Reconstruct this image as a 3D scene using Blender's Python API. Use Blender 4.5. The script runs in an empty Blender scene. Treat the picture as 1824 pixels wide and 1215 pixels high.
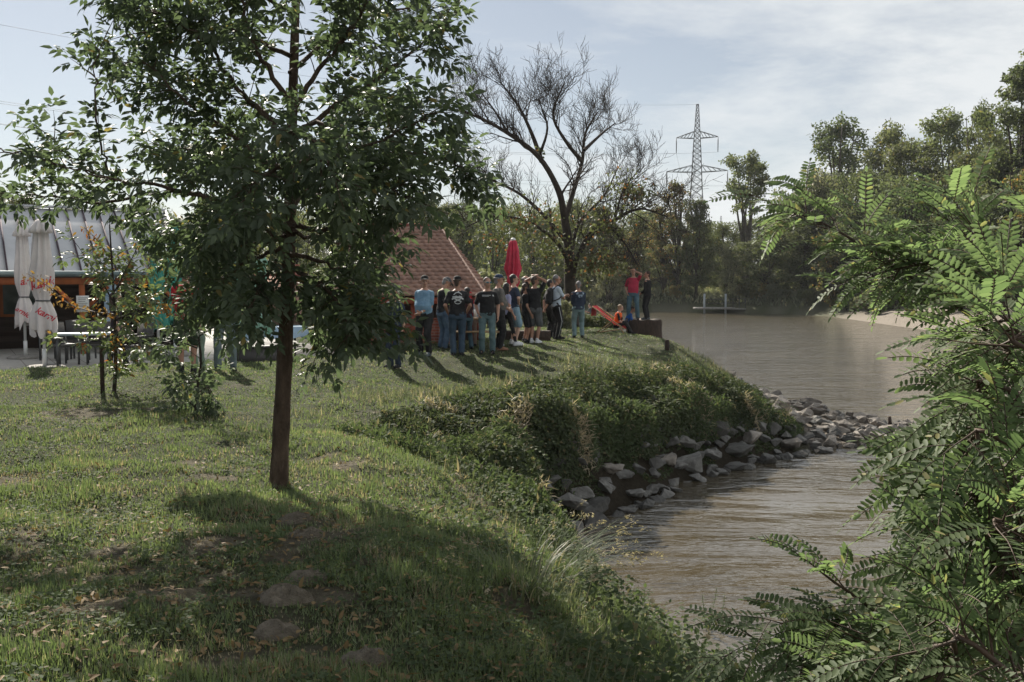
import bpy, bmesh, math, random
import numpy as np
from mathutils import Vector, Matrix
from mathutils.bvhtree import BVHTree

random.seed(7)
RS = np.random.RandomState(11)
S = bpy.context.scene
COL = S.collection
R = math.radians

# ---------------------------------------------------------------- camera, sky, sun, exposure
HORIZON = 495.0
F = 1824 * 35.0 / 36.0
PITCH = math.atan((607.5 - HORIZON) / F)
CAMZ = 4.0
cam_data = bpy.data.cameras.new('camera')
cam_data.lens = 35.0
cam_data.sensor_width = 36.0
cam_data.clip_start = 0.05
cam_data.clip_end = 5000
cam = bpy.data.objects.new('camera', cam_data)
cam.location = (0, 0, CAMZ)
cam.rotation_euler = (math.pi / 2 - PITCH, 0, 0)
COL.objects.link(cam)
S.camera = cam
S.render.resolution_x, S.render.resolution_y = 1024, 682

SUN_AZ, SUN_EL = R(-24), R(36)          # azimuth measured from +Y, negative to the left
sun_dir = Vector((math.sin(SUN_AZ) * math.cos(SUN_EL), math.cos(SUN_AZ) * math.cos(SUN_EL), math.sin(SUN_EL)))
sl = bpy.data.lights.new('sun', 'SUN')
sl.energy = 4.9
sl.angle = R(0.6)
sl.color = (1.0, 0.93, 0.82)
so = bpy.data.objects.new('sun', sl)
so.rotation_euler = sun_dir.to_track_quat('Z', 'Y').to_euler()
so.location = (0, 0, 40)
COL.objects.link(so)

W = bpy.data.worlds.new("World")
S.world = W
W.use_nodes = True
nt = W.node_tree
nt.nodes.clear()
N_, K_ = nt.nodes.new, nt.links.new
sky = N_('ShaderNodeTexSky')
sky.sky_type = 'NISHITA'
sky.sun_disc = False
sky.sun_elevation = SUN_EL
sky.sun_rotation = SUN_AZ
sky.air_density = 1.0
sky.dust_density = 0.3
sky.ozone_density = 2.0
hs = N_('ShaderNodeHueSaturation'); hs.inputs['Saturation'].default_value = 0.6; hs.inputs['Value'].default_value = 0.9
K_(sky.outputs[0], hs.inputs['Color'])
bg1 = N_('ShaderNodeBackground'); bg1.inputs['Strength'].default_value = 0.042
K_(hs.outputs[0], bg1.inputs[0])
tc = N_('ShaderNodeTexCoord')
sep = N_('ShaderNodeSeparateXYZ'); K_(tc.outputs['Generated'], sep.inputs[0])
addz = N_('ShaderNodeMath'); addz.operation = 'ADD'; addz.inputs[1].default_value = 0.16; K_(sep.outputs['Z'], addz.inputs[0])
dx = N_('ShaderNodeMath'); dx.operation = 'DIVIDE'; K_(sep.outputs['X'], dx.inputs[0]); K_(addz.outputs[0], dx.inputs[1])
dy = N_('ShaderNodeMath'); dy.operation = 'DIVIDE'; K_(sep.outputs['Y'], dy.inputs[0]); K_(addz.outputs[0], dy.inputs[1])
cmb = N_('ShaderNodeCombineXYZ'); K_(dx.outputs[0], cmb.inputs[0]); K_(dy.outputs[0], cmb.inputs[1])
def cloud_noise(scale, loc, detail, rough, dist):
    mp = N_('ShaderNodeMapping'); mp.inputs['Location'].default_value = loc; mp.inputs['Scale'].default_value = (0.8, 1.0, 1)
    mp.inputs['Rotation'].default_value = (0, 0, R(20))
    K_(cmb.outputs[0], mp.inputs[0])
    n = N_('ShaderNodeTexNoise'); n.inputs['Scale'].default_value = scale; n.inputs['Detail'].default_value = detail
    n.inputs['Roughness'].default_value = rough; n.inputs['Distortion'].default_value = dist
    K_(mp.outputs[0], n.inputs['Vector'])
    return n
n1 = cloud_noise(1.25, (1.3, 0.4, 0), 10, 0.66, 0.25)
n2 = cloud_noise(0.33, (4.0, 2.2, 0), 3, 0.5, 0.2)
# clouds thicken to the right of the view
gx = N_('ShaderNodeMath'); gx.operation = 'MULTIPLY_ADD'; gx.inputs[1].default_value = 0.34; gx.inputs[2].default_value = 0.05
K_(sep.outputs['X'], gx.inputs[0])
s1 = N_('ShaderNodeMath'); s1.operation = 'ADD'; K_(n1.outputs['Fac'], s1.inputs[0]); K_(gx.outputs[0], s1.inputs[1])
s2 = N_('ShaderNodeMath'); s2.operation = 'MULTIPLY_ADD'; s2.inputs[1].default_value = 0.5; K_(n2.outputs['Fac'], s2.inputs[0]); K_(s1.outputs[0], s2.inputs[2])
cr = N_('ShaderNodeValToRGB')
cr.color_ramp.elements[0].position = 0.70; cr.color_ramp.elements[0].color = (0.10, 0.10, 0.10, 1)
cr.color_ramp.elements[1].position = 0.97; cr.color_ramp.elements[1].color = (0.95, 0.95, 0.95, 1)
K_(s2.outputs[0], cr.inputs[0])
bg2 = N_('ShaderNodeBackground'); bg2.inputs['Color'].default_value = (0.84, 0.87, 0.89, 1); bg2.inputs['Strength'].default_value = 0.47
mixw = N_('ShaderNodeMixShader')
K_(cr.outputs[0], mixw.inputs[0]); K_(bg1.outputs[0], mixw.inputs[1]); K_(bg2.outputs[0], mixw.inputs[2])
wo = N_('ShaderNodeOutputWorld'); K_(mixw.outputs[0], wo.inputs[0])

S.view_settings.view_transform = 'Standard'
S.view_settings.look = 'None'
S.view_settings.exposure = 1.07
S.view_settings.gamma = 1
S.cycles.max_bounces = 8
S.cycles.transparent_max_bounces = 8
S.cycles.use_denoising = True

# ---------------------------------------------------------------- photo <-> world helpers
FW = Vector((0, math.cos(PITCH), -math.sin(PITCH)))
UP = Vector((0, math.sin(PITCH), math.cos(PITCH)))
CAMP = Vector((0, 0, CAMZ))
def ray(px, py):
    return Vector(((px - 912) / F, 0, 0)) + UP * (-(py - 607.5) / F) + FW
def at(px, py, Y):
    d = ray(px, py)
    return CAMP + d * (Y / d.y)
def onz(px, py, z):
    d = ray(px, py)
    return CAMP + d * ((z - CAMZ) / d.z)

# ---------------------------------------------------------------- custom properties
def tag(o, label=None, cat=None, group=None, kind=None):
    if label: o['label'] = label
    if cat: o['category'] = cat
    if group: o['group'] = group
    if kind: o['kind'] = kind
    return o
def empty(name, loc, rz=0.0):
    o = bpy.data.objects.new(name, None)
    o.location = loc; o.rotation_euler = (0, 0, rz); o.empty_display_size = 0.3
    COL.objects.link(o)
    return o
def link(name, me, parent=None, loc=None):
    o = bpy.data.objects.new(name, me)
    COL.objects.link(o)
    if parent: o.parent = parent
    if loc is not None: o.location = loc
    return o
def copy_tree(o, parent=None):
    c = o.copy(); COL.objects.link(c)
    if parent: c.parent = parent
    for ch in [x for x in KIDS.get(o.name, [])]:
        k = ch.copy(); COL.objects.link(k); k.parent = c
    return c
KIDS = {}
def remember(o):
    KIDS[o.name] = [c for c in o.children]

# ---------------------------------------------------------------- mesh accumulator
class Acc:
    def __init__(self):
        self.v = []; self.f = {}; self.n = 0; self.a = []; self.mi = {}
    def add(self, verts, faces, attr=None, m=0):
        verts = np.asarray(verts, dtype=np.float32).reshape(-1, 3)
        self.v.append(verts)
        self.a.append(np.full(len(verts), 0.0 if attr is None else attr, dtype=np.float32) if not isinstance(attr, np.ndarray) else attr.astype(np.float32))
        for f in faces:
            f = np.asarray(f, dtype=np.int64)
            if f.ndim == 1: f = f[None]
            self.f.setdefault((f.shape[1], m), []).append(f + self.n)
        self.n += len(verts)
    def mesh(self, name, mats, smooth=False, attr=False):
        me = bpy.data.meshes.new(name)
        if self.n == 0: return me
        V = np.concatenate(self.v)
        loops = []; starts = []; mis = []; s = 0
        for (k, m), fl in self.f.items():
            fa = np.concatenate(fl)
            loops.append(fa.ravel()); starts.append(np.arange(len(fa)) * k + s); s += fa.size
            mis.append(np.full(len(fa), m))
        L = np.concatenate(loops).astype(np.int32); ST = np.concatenate(starts).astype(np.int32)
        me.vertices.add(len(V)); me.vertices.foreach_set('co', V.ravel())
        me.loops.add(len(L)); me.loops.foreach_set('vertex_index', L)
        me.polygons.add(len(ST)); me.polygons.foreach_set('loop_start', ST)
        me.polygons.foreach_set('material_index', np.concatenate(mis).astype(np.int32))
        if smooth: me.polygons.foreach_set('use_smooth', np.ones(len(ST), dtype=bool))
        if attr:
            at_ = me.attributes.new('tone', 'FLOAT', 'POINT')
            at_.data.foreach_set('value', np.concatenate(self.a))
        for mm in (mats if isinstance(mats, (list, tuple)) else [mats]):
            me.materials.append(mm)
        me.update(calc_edges=True)
        return me
    def build(self, name, mats, parent=None, smooth=False, attr=False, loc=None):
        return link(name, self.mesh(name, mats, smooth, attr), parent, loc)
    # ---- solids
    def box(self, c, size, rz=0.0, M=None, m=0):
        x, y, z = size[0] / 2, size[1] / 2, size[2] / 2
        v = np.array([[-x, -y, -z], [x, -y, -z], [x, y, -z], [-x, y, -z], [-x, -y, z], [x, -y, z], [x, y, z], [-x, y, z]])
        if M is None:
            co, si = math.cos(rz), math.sin(rz)
            v = v @ np.array([[co, si, 0], [-si, co, 0], [0, 0, 1]])
        else:
            v = v @ np.array(M).T
        self.add(v + np.array(c), [[[0, 3, 2, 1], [4, 5, 6, 7], [0, 1, 5, 4], [1, 2, 6, 5], [2, 3, 7, 6], [3, 0, 4, 7]]], m=m)
    def bar(self, p, q, w, h=None, m=0, up=(0, 0, 1)):
        p, q = Vector(p), Vector(q); h = h or w
        d = (q - p); L = d.length
        if L < 1e-6: return
        d.normalize(); u = Vector(up)
        if abs(d.dot(u)) > 0.98: u = Vector((0, 1, 0))
        s = d.cross(u).normalized(); t = s.cross(d)
        M = np.array([[s.x, d.x, t.x], [s.y, d.y, t.y], [s.z, d.z, t.z]])
        self.box(tuple((p + q) / 2), (w, L, h), M=M, m=m)
    def tube(self, pts, rad, k=6, cap=True, tone=None, m=0):
        P = np.array([tuple(p) for p in pts], dtype=float); n = len(P)
        r = np.full(n, rad, dtype=float) if np.isscalar(rad) else np.array(rad, dtype=float)
        T = np.gradient(P, axis=0); T /= (np.linalg.norm(T, axis=1)[:, None] + 1e-9)
        ref = np.array([0, 0, 1.0]) if abs(T[:, 2]).mean() < 0.8 else np.array([0, 1.0, 0])
        A = np.cross(T, ref); A /= (np.linalg.norm(A, axis=1)[:, None] + 1e-9)
        B = np.cross(T, A)
        th = np.arange(k) * 2 * math.pi / k
        V = (P[:, None] + r[:, None, None] * (np.cos(th)[None, :, None] * A[:, None] + np.sin(th)[None, :, None] * B[:, None])).reshape(-1, 3)
        i = np.arange(n - 1)[:, None] * k; j = np.arange(k)[None]; j2 = (j + 1) % k
        q = np.stack([i + j, i + j2, i + k + j2, i + k + j], -1).reshape(-1, 4)
        fs = [q]
        if cap and k > 2:
            fs.append(np.arange(k)[::-1][None]); fs.append((np.arange(k) + (n - 1) * k)[None])
        self.add(V, fs, attr=tone, m=m)
    def rings(self, C, A, B, ra, rb, k=14, fn=None):
        # closed loft of ellipses: centres C, axis vectors A,B (one each or per ring)
        n = len(C); th = np.arange(k) * 2 * math.pi / k; V = []
        for i in range(n):
            a = np.array(A[i] if isinstance(A, list) else A); b = np.array(B[i] if isinstance(B, list) else B)
            for t in th:
                f = fn(i, t) if fn else 1.0
                V.append(np.array(C[i]) + a * ra[i] * f * math.cos(t) + b * rb[i] * f * math.sin(t))
        i = np.arange(n - 1)[:, None] * k; j = np.arange(k)[None]; j2 = (j + 1) % k
        q = np.stack([i + j, i + j2, i + k + j2, i + k + j], -1).reshape(-1, 4)
        self.add(V, [q, np.arange(k)[::-1][None], (np.arange(k) + (n - 1) * k)[None]])
    def capsule(self, p, q, r1, r2, k=10, flat=1.0, side=None):
        p, q = Vector(p), Vector(q); d = q - p; L = d.length
        d = d / L if L > 1e-6 else Vector((0, 0, 1))
        if side is None:
            side = d.cross(Vector((0, 1, 0)));
            if side.length < 0.1: side = d.cross(Vector((1, 0, 0)))
        side = Vector(side); side = (side - d * side.dot(d)).normalized(); oth = d.cross(side)
        C = []; ra = []
        for t in (-88, -60, -30):
            C.append(tuple(p + d * (r1 * math.sin(R(t))))); ra.append(r1 * math.cos(R(t)))
        for t in (0.0, 0.5, 1.0):
            C.append(tuple(p + d * (L * t))); ra.append(r1 + (r2 - r1) * t)
        for t in (30, 60, 88):
            C.append(tuple(q + d * (r2 * math.sin(R(t))))); ra.append(r2 * math.cos(R(t)))
        self.rings(C, tuple(side), tuple(oth), ra, [x * flat for x in ra], k)
    def ball(self, c, r, k=12, M=None):
        rx, ry, rz = (r, r, r) if np.isscalar(r) else r
        C = []; ra = []; rb = []
        for t in range(-80, 81, 20):
            C.append((c[0], c[1], c[2] + rz * math.sin(R(t)))); ra.append(rx * math.cos(R(t))); rb.append(ry * math.cos(R(t)))
        self.rings(C, (1, 0, 0), (0, 1, 0), ra, rb, k)

# leaf templates: (along, across, up), faces
T_LEAF = (np.array([[0, 0, 0], [.36, 0, -.03], [.72, 0, -.05], [1, 0, -.12], [.30, .5, .05], [.68, .36, .0], [.30, -.5, .05], [.68, -.36, .0]]),
          [np.array([[0, 1, 4], [2, 3, 5], [0, 6, 1], [2, 7, 3]]), np.array([[1, 2, 5, 4], [1, 6, 7, 2]])])
T_OVAL = (np.array([[0, 0, 0], [.25, .42, .03], [.75, .46, .02], [1, 0, -.03], [.75, -.46, .02], [.25, -.42, .03]]),
          [np.array([[0, 3, 2, 1], [0, 5, 4, 3]])])
T_RHOMB = (np.array([[0, 0, 0], [.45, .5, .08], [1, 0, -.05], [.45, -.5, .08]]), [np.array([[0, 2, 1], [0, 3, 2]])])
T_BLADE = (np.array([[0, .5, 0], [0, -.5, 0], [.45, -.42, .04], [.45, .42, .04], [.8, 0, -.02], [1, 0, -.16]]),
           [np.array([[0, 1, 2, 3]]), np.array([[3, 2, 4]])])
T_BLADE = (np.array([[0, .5, 0], [0, -.5, 0], [.5, -.40, .05], [.5, .40, .05], [1, 0, -.14]]),
           [np.array([[0, 1, 2, 3]]), np.array([[3, 2, 4]])])
def leaves(acc, P, A, N, L, Wd, tmpl, tone=None):
    P = np.asarray(P, float); A = np.asarray(A, float); N = np.asarray(N, float); n = len(P)
    if n == 0: return
    L = np.broadcast_to(np.asarray(L, float), (n,)); Wd = np.broadcast_to(np.asarray(Wd, float), (n,))
    A = A / (np.linalg.norm(A, axis=1)[:, None] + 1e-9)
    Sd = np.cross(A, N); Sd /= (np.linalg.norm(Sd, axis=1)[:, None] + 1e-9)
    N = np.cross(Sd, A)
    tv, tf = tmpl; k = len(tv)
    V = P[:, None] + A[:, None] * (tv[None, :, 0, None] * L[:, None, None]) + Sd[:, None] * (tv[None, :, 1, None] * Wd[:, None, None]) + N[:, None] * (tv[None, :, 2, None] * L[:, None, None])
    off = np.arange(n)[:, None, None] * k
    fs = [(f[None] + off).reshape(-1, f.shape[1]) for f in tf]
    acc.add(V.reshape(-1, 3), fs, attr=None if tone is None else np.repeat(tone, k))
def rnd_unit(n, rs=RS):
    v = rs.normal(size=(n, 3)); return v / np.linalg.norm(v, axis=1)[:, None]

# ---------------------------------------------------------------- materials
def new_mat(name):
    m = bpy.data.materials.new(name); m.use_nodes = True
    t = m.node_tree; b = t.nodes.get('Principled BSDF')
    return m, t, b
def node(t, kind, **kw):
    n = t.nodes.new(kind)
    for k, v in kw.items():
        if k in n.inputs: n.inputs[k].default_value = v
        else: setattr(n, k, v)
    return n
def mixc(t, fac, a, b, blend='MIX'):
    n = t.nodes.new('ShaderNodeMix'); n.data_type = 'RGBA'; n.blend_type = blend
    for sck, v in ((n.inputs['Factor'], fac), (n.inputs['A'], a), (n.inputs['B'], b)):
        if isinstance(v, (int, float)): sck.default_value = v
        elif isinstance(v, tuple): sck.default_value = v if len(v) == 4 else (*v, 1)
        else: t.links.new(v, sck)
    return n.outputs['Result']
def coords(t, which='Object', scale=(1, 1, 1), rot=(0, 0, 0)):
    c = t.nodes.new('ShaderNodeTexCoord'); mp = t.nodes.new('ShaderNodeMapping')
    mp.inputs['Scale'].default_value = scale; mp.inputs['Rotation'].default_value = rot
    t.links.new(c.outputs[which], mp.inputs[0]); return mp.outputs[0]
def noise_fac(t, vec, scale, detail=5, rough=0.55, lo=0.35, hi=0.65, dist=0.0):
    n = node(t, 'ShaderNodeTexNoise', Scale=scale, Detail=detail, Roughness=rough, Distortion=dist)
    t.links.new(vec, n.inputs['Vector'])
    mr = node(t, 'ShaderNodeMapRange'); mr.inputs['From Min'].default_value = lo; mr.inputs['From Max'].default_value = hi
    t.links.new(n.outputs['Fac'], mr.inputs['Value']); return mr.outputs[0]
def bump(t, b, h, strength, dist=0.02):
    bp = node(t, 'ShaderNodeBump', Strength=strength, Distance=dist)
    t.links.new(h, bp.inputs['Height']); t.links.new(bp.outputs[0], b.inputs['Normal']); return bp
def surf(name, c1, c2=None, scale=6.0, rough=0.7, bmp=0.0, bscale=None, spec=0.5, metal=0.0, stretch=(1, 1, 1), dist=0.02):
    m, t, b = new_mat(name)
    c2 = c2 or tuple(x * 0.8 for x in c1)
    v = coords(t, 'Object', stretch)
    f = noise_fac(t, v, scale)
    t.links.new(mixc(t, f, c1, c2), b.inputs['Base Color'])
    b.inputs['Roughness'].default_value = rough; b.inputs['Specular IOR Level'].default_value = spec; b.inputs['Metallic'].default_value = metal
    if bmp:
        f2 = noise_fac(t, v, bscale or scale * 4, 6, 0.6, 0.2, 0.8)
        bump(t, b, f2, bmp, dist)
    return m
def leaf_mat(name, c1, c2, c3=None, c3_amount=0.06, trans=0.35, rough=0.42, spec=0.5, tcol=None, nscale=1.2, per_object=0.0):
    # varied by leaf (random per island), by slow noise through the crown and, for copies, by object
    m, t, b = new_mat(name)
    g = t.nodes.new('ShaderNodeNewGeometry')
    v = coords(t, 'Object')
    f = noise_fac(t, v, nscale, 3, 0.5, 0.3, 0.7)
    avg = node(t, 'ShaderNodeMath', operation='MULTIPLY_ADD'); avg.inputs[1].default_value = 0.55
    t.links.new(g.outputs['Random Per Island'], avg.inputs[0])
    h = node(t, 'ShaderNodeMath', operation='MULTIPLY'); h.inputs[1].default_value = 0.45; t.links.new(f, h.inputs[0])
    t.links.new(h.outputs[0], avg.inputs[2])
    col = mixc(t, avg.outputs[0], c1, c2)
    if c3:
        gt = node(t, 'ShaderNodeMath', operation='FRACT'); mu = node(t, 'ShaderNodeMath', operation='MULTIPLY'); mu.inputs[1].default_value = 37.77
        t.links.new(g.outputs['Random Per Island'], mu.inputs[0]); t.links.new(mu.outputs[0], gt.inputs[0])
        lt = node(t, 'ShaderNodeMath', operation='LESS_THAN'); lt.inputs[1].default_value = c3_amount
        t.links.new(gt.outputs[0], lt.inputs[0])
        col = mixc(t, lt.outputs[0], col, c3)
    if per_object:
        oi = t.nodes.new('ShaderNodeObjectInfo')
        hsv = t.nodes.new('ShaderNodeHueSaturation')
        mr = node(t, 'ShaderNodeMapRange'); mr.inputs['To Min'].default_value = 1 - per_object; mr.inputs['To Max'].default_value = 1 + per_object
        t.links.new(oi.outputs['Random'], mr.inputs['Value']); t.links.new(mr.outputs[0], hsv.inputs['Value'])
        mr2 = node(t, 'ShaderNodeMapRange'); mr2.inputs['To Min'].default_value = 0.475; mr2.inputs['To Max'].default_value = 0.515
        fr = node(t, 'ShaderNodeMath', operation='FRACT'); mu2 = node(t, 'ShaderNodeMath', operation='MULTIPLY'); mu2.inputs[1].default_value = 17.3
        t.links.new(oi.outputs['Random'], mu2.inputs[0]); t.links.new(mu2.outputs[0], fr.inputs[0]); t.links.new(fr.outputs[0], mr2.inputs['Value'])
        t.links.new(mr2.outputs[0], hsv.inputs['Hue']); t.links.new(col, hsv.inputs['Color']); col = hsv.outputs[0]
    t.links.new(col, b.inputs['Base Color'])
    b.inputs['Roughness'].default_value = rough; b.inputs['Specular IOR Level'].default_value = spec
    tr = t.nodes.new('ShaderNodeBsdfTranslucent')
    tc_ = mixc(t, 1.0, col, tcol or (1.65, 1.72, 1.10, 1), 'MULTIPLY')
    t.links.new(tc_, tr.inputs['Color'])
    mx = t.nodes.new('ShaderNodeMixShader'); mx.inputs[0].default_value = trans
    t.links.new(b.outputs[0], mx.inputs[1]); t.links.new(tr.outputs[0], mx.inputs[2])
    t.links.new(mx.outputs[0], t.nodes['Material Output'].inputs['Surface'])
    return m

# ---------------------------------------------------------------- terrain
def vnoise(x, y, seed=0):
    x = np.asarray(x, float); y = np.asarray(y, float)
    xi = np.floor(x).astype(np.int64); yi = np.floor(y).astype(np.int64)
    fx = x - xi; fy = y - yi; fx = fx * fx * (3 - 2 * fx); fy = fy * fy * (3 - 2 * fy)
    def h(a, b):
        n = (a * 374761393 + b * 668265263 + seed * 982451653) & 0x7fffffff
        n = ((n ^ (n >> 13)) * 1274126177) & 0x7fffffff
        return ((n ^ (n >> 16)) & 0xffff) / 65535.0
    return (h(xi, yi) * (1 - fx) + h(xi + 1, yi) * fx) * (1 - fy) + (h(xi, yi + 1) * (1 - fx) + h(xi + 1, yi + 1) * fx) * fy
def fbm(x, y, seed=0, o=4):
    s = 0; a = 0.5
    for i in range(o):
        s = s + a * vnoise(np.asarray(x) * 2 ** i, np.asarray(y) * 2 ** i, seed + i); a *= 0.5
    return s / (1 - 0.5 ** o)
NEAR = np.array([(4, -12), (3.2, 0), (2.8, 4), (2.3, 7), (1.85, 9), (1.4, 11), (0.85, 12.8), (0.62, 14.3), (0.80, 15.5), (1.4, 16.4), (2.3, 17.9), (3.2, 19.2),
                 (5.0, 21.2), (6.5, 22.5), (8, 23.6), (9.6, 24.6), (10.3, 25.6), (10, 27), (9.0, 28.8), (8.0, 31), (7.3, 34), (6.9, 37), (6.2, 41), (3.5, 45),
                 (-2, 48), (-10, 52), (-25, 60), (-60, 78), (-150, 110), (-600, 200), (-600, -100), (4, -100)], float)
FAR = np.array([(600, -20), (200, 10), (80, 25), (50, 35), (38, 45), (33, 55), (31.4, 65.7), (32, 83), (33, 104), (25.6, 114), (17, 118), (3.4, 127), (-30, 140),
                (-80, 160), (-150, 190), (-600, 300), (-600, 1600), (600, 1600)], float)
def sdf(x, y, poly):
    x = np.asarray(x, float); y = np.asarray(y, float)
    d = np.full(x.shape, 1e9); ins = np.zeros(x.shape, bool)
    n = len(poly)
    for i in range(n):
        ax, ay = poly[i]; bx, by = poly[(i + 1) % n]
        ex, ey = bx - ax, by - ay
        t = np.clip(((x - ax) * ex + (y - ay) * ey) / (ex * ex + ey * ey), 0, 1)
        d = np.minimum(d, np.hypot(x - ax - t * ex, y - ay - t * ey))
        c = ((ay > y) != (by > y)) & (x < (bx - ax) * (y - ay) / ((by - ay) if by != ay else 1e-9) + ax)
        ins ^= c
    return np.where(ins, d, -d)
def smooth(a, b, x):
    t = np.clip((x - a) / (b - a), 0, 1); return t * t * (3 - 2 * t)
PE = np.array((0.869, 0.495)); PD = np.array((-0.495, 0.869))     # along the terrace edge, and away from it
P_O = np.array((-9.9, 19.2)); PATIO_Z = 2.06
def patio_uv(x, y):
    return (x - P_O[0]) * PE[0] + (y - P_O[1]) * PE[1], (x - P_O[0]) * PD[0] + (y - P_O[1]) * PD[1]
def near_sdf(x, y):
    j = (fbm(np.asarray(x) * 1.1, np.asarray(y) * 1.1, 5, 3) - 0.5) * 0.5
    return sdf(x, y, NEAR) + j
def lawn_h(x, y):
    lawn = np.interp(y, [-100, 4, 8.5, 14, 20, 26, 31, 40, 60, 400], [2.45, 2.36, 2.2, 2.2, 2.22, 2.28, 2.17, 2.0, 2.0, 6.0])
    lawn = lawn - smooth(4.2, 8.2, x) * smooth(19, 24, y) * 1.25 - smooth(.8, 6.5, x) * smooth(15, 19, y) * smooth(31, 26, y) * .85 - smooth(-4.5, -1, x) * smooth(23.8, 19.3, y) * smooth(10.5, 15, y) * .42 * smooth(7, 3, x)
    lawn = lawn + (fbm(x * .35, y * .35, 1, 3) - .5) * 0.26 + (fbm(x * 1.3, y * 1.3, 2, 4) - .5) * 0.12 + (fbm(x * 5, y * 5, 3, 2) - .5) * 0.035
    return lawn
def height(x, y):
    x = np.asarray(x, float); y = np.asarray(y, float)
    sn = near_sdf(x, y); sf = sdf(x, y, FAR); lawn = lawn_h(x, y)
    u, v = patio_uv(x, y)
    pm = smooth(-0.5, 0.4, v) * smooth(9.2, 7.8, u) * smooth(60, 40, v) * smooth(-50, -30, u)
    lawn = lawn * (1 - pm) + 1.97 * pm
    w = 3.4 - 0.7 * smooth(14, 17, y) + 1.0 * smooth(26, 32, y)
    t = np.clip(sn / w, 0, 1)
    zn = np.where(sn > 0, 0.02 + lawn * (1 - (1 - t) ** 2.0), np.maximum(-1.5, sn * 0.5))
    farland = 2.0 + (fbm(x * .05, y * .05, 8, 3) - .5) * 1.2 + smooth(160, 700, y) * 6
    beach = smooth(26, 30, x) * smooth(112, 96, y)
    wf = 5 + beach * 9
    tf = np.clip(sf / wf, 0, 1)
    zf = np.where(sf > 0, farland * (1 - (1 - tf) ** 2) * (1 - .0 * beach), np.maximum(-1.5, sf * .3))
    return np.maximum(zn, zf)
def hz(x, y): return float(height(np.array([x]), np.array([y]))[0])
def onground(px, py):
    d = ray(px, py); prev = 2.0
    T = np.linspace(2, 160, 3200)
    X = CAMP.x + d.x * T; Y = CAMP.y + d.y * T; Z = CAMP.z + d.z * T
    H = height(X, Y); u, v = patio_uv(X, Y)
    k = np.where(Z < np.maximum(H, 0))[0]
    i = k[0] if len(k) else len(T) - 1
    return Vector((X[i], Y[i], max(float(H[i]), 0)))

DRY_SPOTS = [(-2.4, 6.2, .9), (-2.0, 5.0, .7), (-1.15, 4.5, .5), (-.7, 4.2, .4), (-1.0, 9.6, .9), (-.4, 10.2, .8), (-2.6, 9.3, .6), (-1.2, 8.2, .35), (-5.6, 12.5, .8), (.1, 5.6, .35), (-1.3, 5.6, .3), (.2, 11.5, .6)]
def dryness(x, y):
    x = np.asarray(x, float); y = np.asarray(y, float)
    n = fbm(x * .9, y * .9, 21, 5); fn = fbm(x * 6, y * 6, 25, 3); m = smooth(.67, .80, n + (fn - .5) * .25) * .7 * (y < 17)
    for (a, b_, r) in DRY_SPOTS:
        d = np.hypot(x - a, (y - b_)) / r; m = np.maximum(m, smooth(.61, .80, fbm(x * 2.2, y * 2.2, 23, 4) + (fn - .5) * .35 + .20 * np.clip(1 - d, -3, 1)) * .9)
    return m * (y < 40)
def steps(knots):
    out = []
    for (a, b, s) in knots:
        out += list(np.arange(a, b, s))
    return out
def geo(a, b, s0, g=1.15):
    out = []; p = a; s = s0; sg = 1 if b > a else -1
    while sg * (b - p) > 0:
        out.append(p); p += sg * s; s *= g
    out.append(b); return out
gx_ = sorted(set([round(v, 3) for v in geo(-14, -590, 0.4, 1.16)[1:] + steps([(-14, -7, .22), (-7, 4, .1), (4, 12, .2)]) + geo(12, 590, 0.3, 1.10)]))
gy_ = sorted(set([round(v, 3) for v in geo(2, -95, 0.3, 1.25)[1:] + steps([(2, 14, .1), (14, 32, .17), (32, 60, .5)]) + geo(60, 1590, 1.2, 1.05)]))
GX, GY = np.meshgrid(gx_, gy_)
GZ = height(GX, GY)
nx, ny = len(gx_), len(gy_)
acc = Acc()
ii = (np.arange(ny - 1)[:, None] * nx + np.arange(nx - 1)[None]).ravel()
acc.add(np.stack([GX, GY, GZ], -1).reshape(-1, 3), [np.stack([ii, ii + 1, ii + nx + 1, ii + nx], -1)])

M_ground, t, b = new_mat('turf and soil')
v = coords(t, 'Object')
big = noise_fac(t, v, 0.55, 5, .6, .42, .62)
fine = noise_fac(t, v, 14, 6, .7, .3, .7)
grassc = mixc(t, fine, (0.050, 0.060, 0.030, 1), (0.11, 0.118, 0.062, 1))
dryc = mixc(t, fine, (0.13, 0.108, 0.075, 1), (0.29, 0.245, 0.175, 1))
at_d = t.nodes.new('ShaderNodeAttribute'); at_d.attribute_name = 'dry'
col = mixc(t, at_d.outputs['Fac'], grassc, dryc)
at_g = t.nodes.new('ShaderNodeAttribute'); at_g.attribute_name = 'gravel'
col = mixc(t, at_g.outputs['Fac'], col, mixc(t, fine, (0.20, 0.17, 0.14, 1), (0.44, 0.39, 0.33, 1)))
at_b = t.nodes.new('ShaderNodeAttribute'); at_b.attribute_name = 'mud'
col = mixc(t, at_b.outputs['Fac'], col, mixc(t, fine, (0.028, 0.022, 0.015, 1), (0.07, 0.055, 0.035, 1)))
t.links.new(col, b.inputs['Base Color']); b.inputs['Roughness'].default_value = 0.95; b.inputs['Specular IOR Level'].default_value = .15
bump(t, b, noise_fac(t, v, 30, 8, .8, .2, .8), 1.0, .09)
ground = acc.build('ground', M_ground, smooth=True)
tag(ground, kind='structure')
me = ground.data
sn = near_sdf(GX, GY).ravel(); sf = sdf(GX, GY, FAR).ravel(); gxx = GX.ravel(); gyy = GY.ravel()
a = me.attributes.new('gravel', 'FLOAT', 'POINT')
gr = smooth(27, 31, gxx) * smooth(108, 94, gyy) * smooth(11, 6, sf) * (sf > -3) * smooth(20, 40, gyy)
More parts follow.
